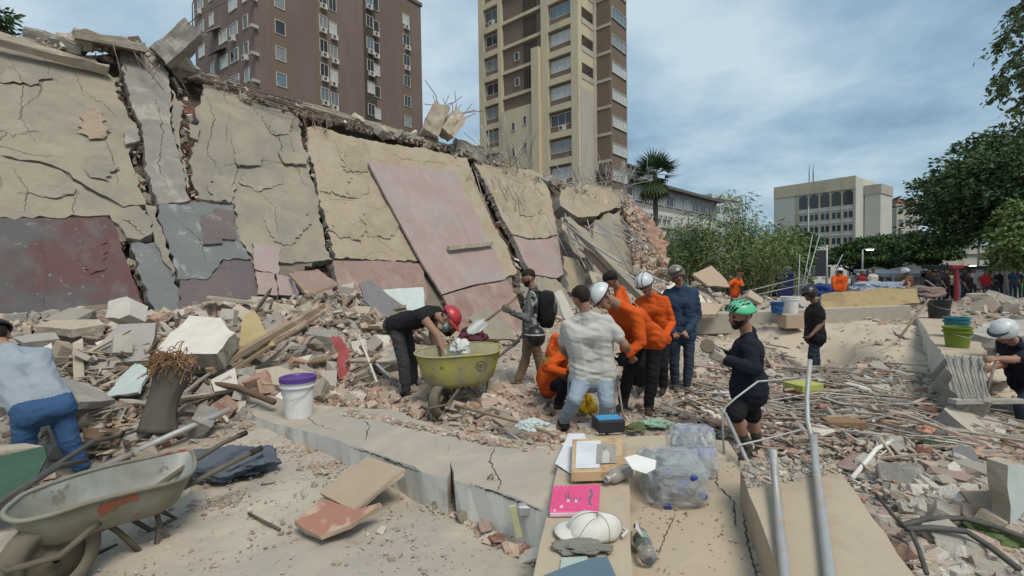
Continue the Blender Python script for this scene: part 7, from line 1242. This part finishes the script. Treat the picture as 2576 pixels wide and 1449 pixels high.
bp = I['nk'].lerp(I['pe'], .42) - I['fw'] * .2; up, r, fw = I['up'], I['r'], I['fw']; bm = bmesh.new(); bmesh.ops.create_icosphere(bm, subdivisions=4, radius=1); vs = []
for v in bm.verts: p = v.co; q = V([math.copysign(abs(x) ** .6, x) for x in p]); vs.append(bp + (r * q.x * .165 + fw * q.y * .125 + up * q.z * .27) * (1 + .07 * noise.noise(p * 3)) - fw * (.03 if q.z < 0 else 0))
m = MB().add(vs, [[v.index for v in f_.verts] for f_ in bm.faces]); bm.free(); m.build('backpack', M['blackc'], t, smooth=True); m = MB()
for sg in (1, -1): m.tube([bp + r * sg * .1 + up * .22 + fw * .08, I['nk'] + r * sg * .1 + fw * .03 + up * .01, I['c1'] + r * sg * .13 + fw * .11, I['c1'] + r * sg * .15 - up * .12 + fw * .05], .02, 6)
m.build('backpack_strap', M['blackc'], t); m = MB().lathe(bp - fw * .1 + up * .0, -fw, [(.12, 0), (.11, .05), (.06, .07), (0, .07)], 16); m.build('front_pocket', M['charc'], t, smooth=True)
hl = thing('hanging_helmet', pt(1346, 870, 6.72), 'black crash helmet hanging below the backpack', 'helmet'); c = pt(1347, 846, 6.72); MB().lathe(c - V((0, 0, .13)), UP, [(.09, 0), (.13, .05), (.145, .12), (.135, .19), (.09, .25), (.0, .275)], 22).build('shell', M['helmblack'], hl, smooth=True); MB().tube([c + V((.145 * math.cos(q), .145 * math.sin(q), .03)) for q in [math.pi + math.pi * k / 10 for k in range(11)]], .012, 6).build('visor_band', M['galv'], hl)
t = thing('shovel', pt(1200, 850, 6.5), 'long handled shovel held by the camouflage jacket person', 'shovel'); a = pt(1312, 738, 6.95); b = pt(1222, 808, 6.55); MB().tube([a + (a - b) * .06, b], [.02, .019], 8).build('handle', M['wood'], t, smooth=True)
dd = (b - a).normalized(); sdv = dd.cross(V((0, -.6, .8))).normalized(); nn_ = sdv.cross(dd); m = MB(); m.ring([[b + dd * L + sdv * w_ * x + nn_ * (abs(x) ** 2 * .03) for x in (-1, -.5, 0, .5, 1)] for L, w_ in ((.0, .02), (.05, .09), (.2, .105), (.3, .06), (.33, .005))], cap=False, closed=False); q = m.build('blade', M['galv'], t, smooth=True, fixn=False); q.modifiers.new('s', 'SOLIDIFY').thickness = .005
t, I = person('person in orange jacket squatting left of the grey shirt person', {'head': (1442, 838, 5.95), 'neck': (1412, 858, 6.05), 'pel': (1378, 962, 6.3), 'knR': (1425, 958, 5.9), 'anR': (1405, 1016, 6.0), 'knL': (1430, 950, 6.3), 'anL': (1410, 1010, 6.4), 'elR': (1374, 925, 5.85), 'wrR': (1420, 938, 5.75), 'elL': (1400, 920, 6.4), 'wrL': (1440, 935, 6.2)}, 75, 'orange', 'navyc', sleeve='long', glove='gloveb', loose=1.12, look=(.8, .1, -.6), fat=1.05)
solid('patchy', (.42, .30, .06), c2=(.10, .09, .05), scale=40, bump=0); m = MB().box(pt(1376, 905, 5.76), (.06, .012, .06)); m.build('sleeve_patch', M['patchy'], t)
t, I = person('person in light grey shirt and pale jeans seen from behind', {'head': (1463, 752, 4.9), 'neck': (1474, 792, 4.9), 'pel': (1492, 942, 4.95), 'knL': (1446, 1005, 4.75), 'anL': (1420, 1062, 4.95), 'knR': (1527, 1012, 4.75), 'anR': (1522, 1072, 4.95), 'elR': (1572, 868, 4.85), 'wrR': (1592, 902, 5.15), 'elL': (1416, 878, 5.15), 'wrL': (1440, 905, 5.4), 'toeL': (-.2, 1, 0), 'toeR': (.1, 1, 0)}, 4, 'tgray', 'jlight', skin='skin', fat=1.16, s=1.06, look=(-.25, .9, -.35), sh_w=.195, hairm='hair')
t, I = person('person in orange jacket and striped white helmet bending forward', {'head': (1515, 748, 5.0), 'neck': (1560, 768, 5.1), 'pel': (1630, 846, 5.4), 'knL': (1642, 938, 5.3), 'anL': (1632, 1024, 5.35), 'knR': (1582, 934, 5.5), 'anR': (1568, 1012, 5.6), 'elL': (1612, 860, 4.95), 'wrL': (1580, 890, 4.95), 'elR': (1570, 850, 5.4), 'wrR': (1572, 890, 5.2), 'toeL': (-.3, -.9, 0), 'toeR': (-.6, -.7, 0)}, -105, 'orange', 'blackc', sleeve='long', glove='gloveb', fat=1.08, s=1.05, loose=1.06, look=(-.5, -.4, -.75), headup=(-.8, -.1, .5), cuffs='boot'); helmet(t, I, 'helmwhite', 'rescue')
solid('patchy', (.42, .30, .06), c2=(.10, .09, .05), scale=40, bump=0); m = MB().lathe(I['c1'] - I['fw'] * .135 + I['r'] * .0 + I['up'] * .02, -I['fw'], [(0, .012), (.045, .010), (.05, 0)], 16); m.build('emblem', M['patchy'], t)
t, I = person('person in orange jacket and white helmet standing behind the bending one', {'head': (1622, 716, 6.35), 'neck': (1638, 742, 6.45), 'pel': (1652, 852, 6.55), 'knL': (1668, 920, 6.45), 'anL': (1668, 975, 6.5), 'knR': (1618, 920, 6.5), 'anR': (1612, 972, 6.6), 'elL': (1690, 812, 6.4), 'wrL': (1668, 856, 6.15), 'elR': (1600, 810, 6.4), 'wrR': (1610, 856, 6.2)}, 205, 'orange', 'blackc', sleeve='long', glove='gloveb', loose=1.02, look=(-.5, -.7, -.5), fat=.95, sh_w=.17); helmet(t, I, 'helmwhite', 'rescue')
person('bare-headed person in orange jacket behind the striped white helmet', {'head': (1536, 703, 6.8), 'neck': (1556, 728, 6.9), 'pel': (1588, 842, 7.1), 'knL': (1580, 920, 7.0), 'anL': (1582, 972, 7.1), 'knR': (1600, 918, 7.2), 'anR': (1602, 968, 7.3), 'elL': (1560, 800, 6.7), 'wrL': (1540, 840, 6.6), 'elR': (1550, 790, 7.2), 'wrR': (1530, 830, 7.1)}, -70, 'orange', 'blackc', sleeve='long', loose=1.1, look=(-.7, .3, -.5), hairm='hair')
t, I = person('person in denim jacket and open camouflage helmet standing facing the camera', {'head': (1703, 694, 6.75), 'neck': (1712, 722, 6.8), 'pel': (1715, 842, 6.82), 'knR': (1696, 912, 6.75), 'anR': (1698, 968, 6.8), 'knL': (1733, 912, 6.75), 'anL': (1728, 972, 6.75), 'elR': (1673, 797, 6.85), 'wrR': (1696, 838, 6.6), 'elL': (1756, 795, 6.8), 'wrL': (1726, 835, 6.58)}, 188, 'denim', 'jdark', sleeve='long', look=(-.12, -1, -.12), shoe='khaki', loose=1.05); helmet(t, I, 'helmolive', 'moto')
t, I = person('person in black sweater and shorts with mint green bicycle helmet', {'head': (1862, 796, 4.65), 'neck': (1884, 838, 4.7), 'pel': (1884, 978, 4.72), 'knL': (1850, 1040, 4.55), 'anL': (1878, 1130, 4.68), 'knR': (1892, 1042, 4.9), 'anR': (1906, 1122, 4.95), 'elL': (1898, 930, 4.42), 'wrL': (1826, 905, 4.45), 'elR': (1838, 905, 5.0), 'wrR': (1806, 885, 4.8), 'toeL': (-.7, -.6, 0), 'toeR': (-.8, -.3, 0), 'handL': (-.9, 0, .35)}, -62, 'navyc', 'blackc', sleeve='long', glove='glovep', legskin='sock', look=(-.9, -.25, .0), fat=1.2, s=1.05, loose=1.16, sh_w=.21, beard=True); helmet(t, I, 'helmgreen', 'bike', 1.06)
t = thing('round_tin', pt(1780, 880, 4.45), 'flat brown round tin held up by the green helmet person', 'tin'); c = pt(1779, 872, 4.5); MB().lathe(c, (-.2, -.85, .35), [(0, 0), (.062, 0), (.066, .01), (.066, .03), (.06, .035), (0, .035)], 24).build('tin', M['khaki'], t, smooth=False)
t, I = person('person in black shirt and black crash helmet standing on the debris looking left', {'head': (2036, 740, 8.95), 'neck': (2052, 762, 9.0), 'pel': (2050, 848, 9.0), 'knL': (2042, 893, 8.9), 'anL': (2046, 932, 8.95), 'knR': (2052, 890, 9.1), 'anR': (2056, 930, 9.15), 'elL': (2070, 812, 8.8), 'wrL': (2042, 842, 8.75), 'elR': (2036, 806, 9.2), 'wrR': (2030, 838, 9.1)}, -75, 'blackc', 'jdark', skin='skin_dark', look=(-.9, -.3, -.1), vox=.011, fat=1.22, loose=1.1); helmet(t, I, 'helmblack', 'moto', 1.08)
t, I = person('person in navy shirt and white helmet working in the hollow at right edge', {'head': (2527, 836, 5.6), 'neck': (2553, 860, 5.65), 'pel': (2582, 965, 5.75), 'knL': (2570, 1022, 5.6), 'anL': (2578, 1075, 5.6), 'knR': (2595, 1020, 5.85), 'anR': (2600, 1070, 5.9), 'elL': (2548, 905, 5.45), 'wrL': (2508, 902, 5.4), 'elR': (2530, 915, 5.85), 'wrR': (2496, 925, 5.6)}, -80, 'navyc', 'jdark', look=(-.8, -.1, -.6), vox=.011); helmet(t, I, 'helmwhite', 'moto')
rod('iron_bar', [pt(2510, 890, 5.4), pt(2490, 960, 5.3), pt(2478, 1008, 5.2)], .014, 'rebar', 'rusty iron bar held by the white helmet person at right edge', 'bar')
# ---- people farther off
t, I = person('person in orange vest stooping in the debris below the bamboo', {'head': (1862, 686, 15.4), 'neck': (1856, 700, 15.5), 'pel': (1846, 738, 15.6), 'knL': (1840, 770, 15.5), 'anL': (1842, 798, 15.6), 'knR': (1852, 770, 15.7), 'anR': (1856, 796, 15.7), 'elL': (1868, 722, 15.4), 'wrL': (1866, 742, 15.3), 'elR': (1830, 720, 15.3), 'wrR': (1834, 742, 15.2)}, 150, 'orange', 'navyc', vox=.02, sleeve='short', forearm='navyc', look=(.6, -.6, -.5), loose=1.15)
t, I = person('person in orange jacket and pale cap on top of the far rubble', {'head': (2113, 684, 17.5), 'neck': (2112, 693, 17.5), 'pel': (2111, 728, 17.5), 'knL': (2106, 755, 17.4), 'anL': (2106, 780, 17.4), 'knR': (2118, 755, 17.5), 'anR': (2118, 780, 17.5), 'elL': (2096, 712, 17.4), 'wrL': (2100, 728, 17.3), 'elR': (2127, 712, 17.4), 'wrR': (2124, 728, 17.3)}, 20, 'orange', 'navyc', vox=.02, sleeve='long', loose=1.25); helmet(t, I, 'helmwhite', 'cap', strap=False)
t, I = person('person with white helmet sitting on the far rubble heap', {'head': (2278, 686, 14.9), 'neck': (2276, 696, 15.0), 'pel': (2279, 728, 15.1), 'knL': (2266, 726, 14.8), 'anL': (2262, 752, 14.8), 'knR': (2292, 728, 14.8), 'anR': (2296, 752, 14.8), 'elL': (2266, 712, 14.8), 'wrL': (2270, 724, 14.7), 'elR': (2288, 712, 14.8), 'wrR': (2284, 724, 14.7)}, 185, 'brownsh', 'ivory', vox=.02); helmet(t, I, 'helmwhite', 'rescue', strap=False)
t, I = person('person in yellow and dark shirt crouching behind the boulders', {'head': (2464, 734, 17.5), 'neck': (2465, 742, 17.5), 'pel': (2467, 772, 17.6), 'knL': (2456, 778, 17.3), 'anL': (2456, 800, 17.4), 'knR': (2476, 778, 17.3), 'anR': (2476, 800, 17.4), 'elL': (2454, 758, 17.4), 'wrL': (2458, 768, 17.2), 'elR': (2476, 758, 17.4), 'wrR': (2472, 768, 17.2)}, 185, 'yelvest', 'brownsh', vox=.022)
def standing(px, y, yaw, top, bottom, label, group, skin='skin_dark', h=1.0, z=None, sleeve='short', cap=None):
    b = pt(px, 700, y); z0 = gz1(b.x, y) if z is None else z; a = R(yaw); f = V((math.sin(a), math.cos(a), 0)); r = V((math.cos(a), -math.sin(a), 0)); B0 = V((b.x, y, z0)); P = lambda x, fy, z_: B0 + (r * x + f * fy + UP * z_) * h; j = rr.uniform(-.05, .05)
    t, I = person(label, {'head': P(0, .03, 1.60), 'neck': P(0, 0, 1.45), 'pel': P(j, 0, .93), 'knR': P(.11, .03, .5), 'anR': P(.12, 0, .08), 'knL': P(-.11, .03, .5), 'anL': P(-.12, 0, .08), 'elR': P(.26, -.02, 1.13), 'wrR': P(.24, .15, .95 + j * 3), 'elL': P(-.26, -.02, 1.13), 'wrL': P(-.24, .12, .93 - j * 3)}, yaw, top, bottom, skin=skin, vox=.03, group=group, sleeve=sleeve)
    return t
cr = random.Random(9)
names_c = {'redshirt': 'red shirt', 'blackc': 'black shirt', 'navyc': 'navy shirt', 'tgray': 'grey shirt', 'ivory': 'pale shirt', 'denim': 'blue shirt', 'orange': 'orange vest', 'charc': 'charcoal shirt'}
xs_c = [2168, 2182, 2196, 2335, 2346, 2358, 2368, 2379, 2390, 2424, 2436, 2448, 2478, 2488, 2497, 2506, 2514, 2549, 2560, 2570]
ref = {2168: 'under the spreading trees', 2335: 'left of the red post', 2424: 'right of the red post', 2478: 'under the dark awning', 2549: 'by the kiosk'}
cnt = {}
for i, px in enumerate(xs_c):
    zone_ = [v for k, v in ref.items() if px >= k][-1]; tp = ['redshirt', 'navyc', 'tgray', 'blackc', 'navyc', 'charc', 'denim', 'blackc', 'ivory', 'navyc', 'blackc', 'tgray', 'redshirt', 'blackc', 'ivory', 'redshirt', 'navyc', 'denim', 'blackc', 'charc'][i]; cnt[zone_] = cnt.get(zone_, 0) + 1
    ordn = ['first', 'second', 'third', 'fourth', 'fifth', 'sixth'][cnt[zone_] - 1]; standing(px, cr.uniform(25, 29), cr.uniform(150, 210), tp, cr.choice(['jdark', 'blackc', 'charc']), f'far onlooker in {names_c[tp]}, {ordn} from left {zone_}', 'onlookers in the street', h=cr.uniform(.94, 1.04))
finish_people()
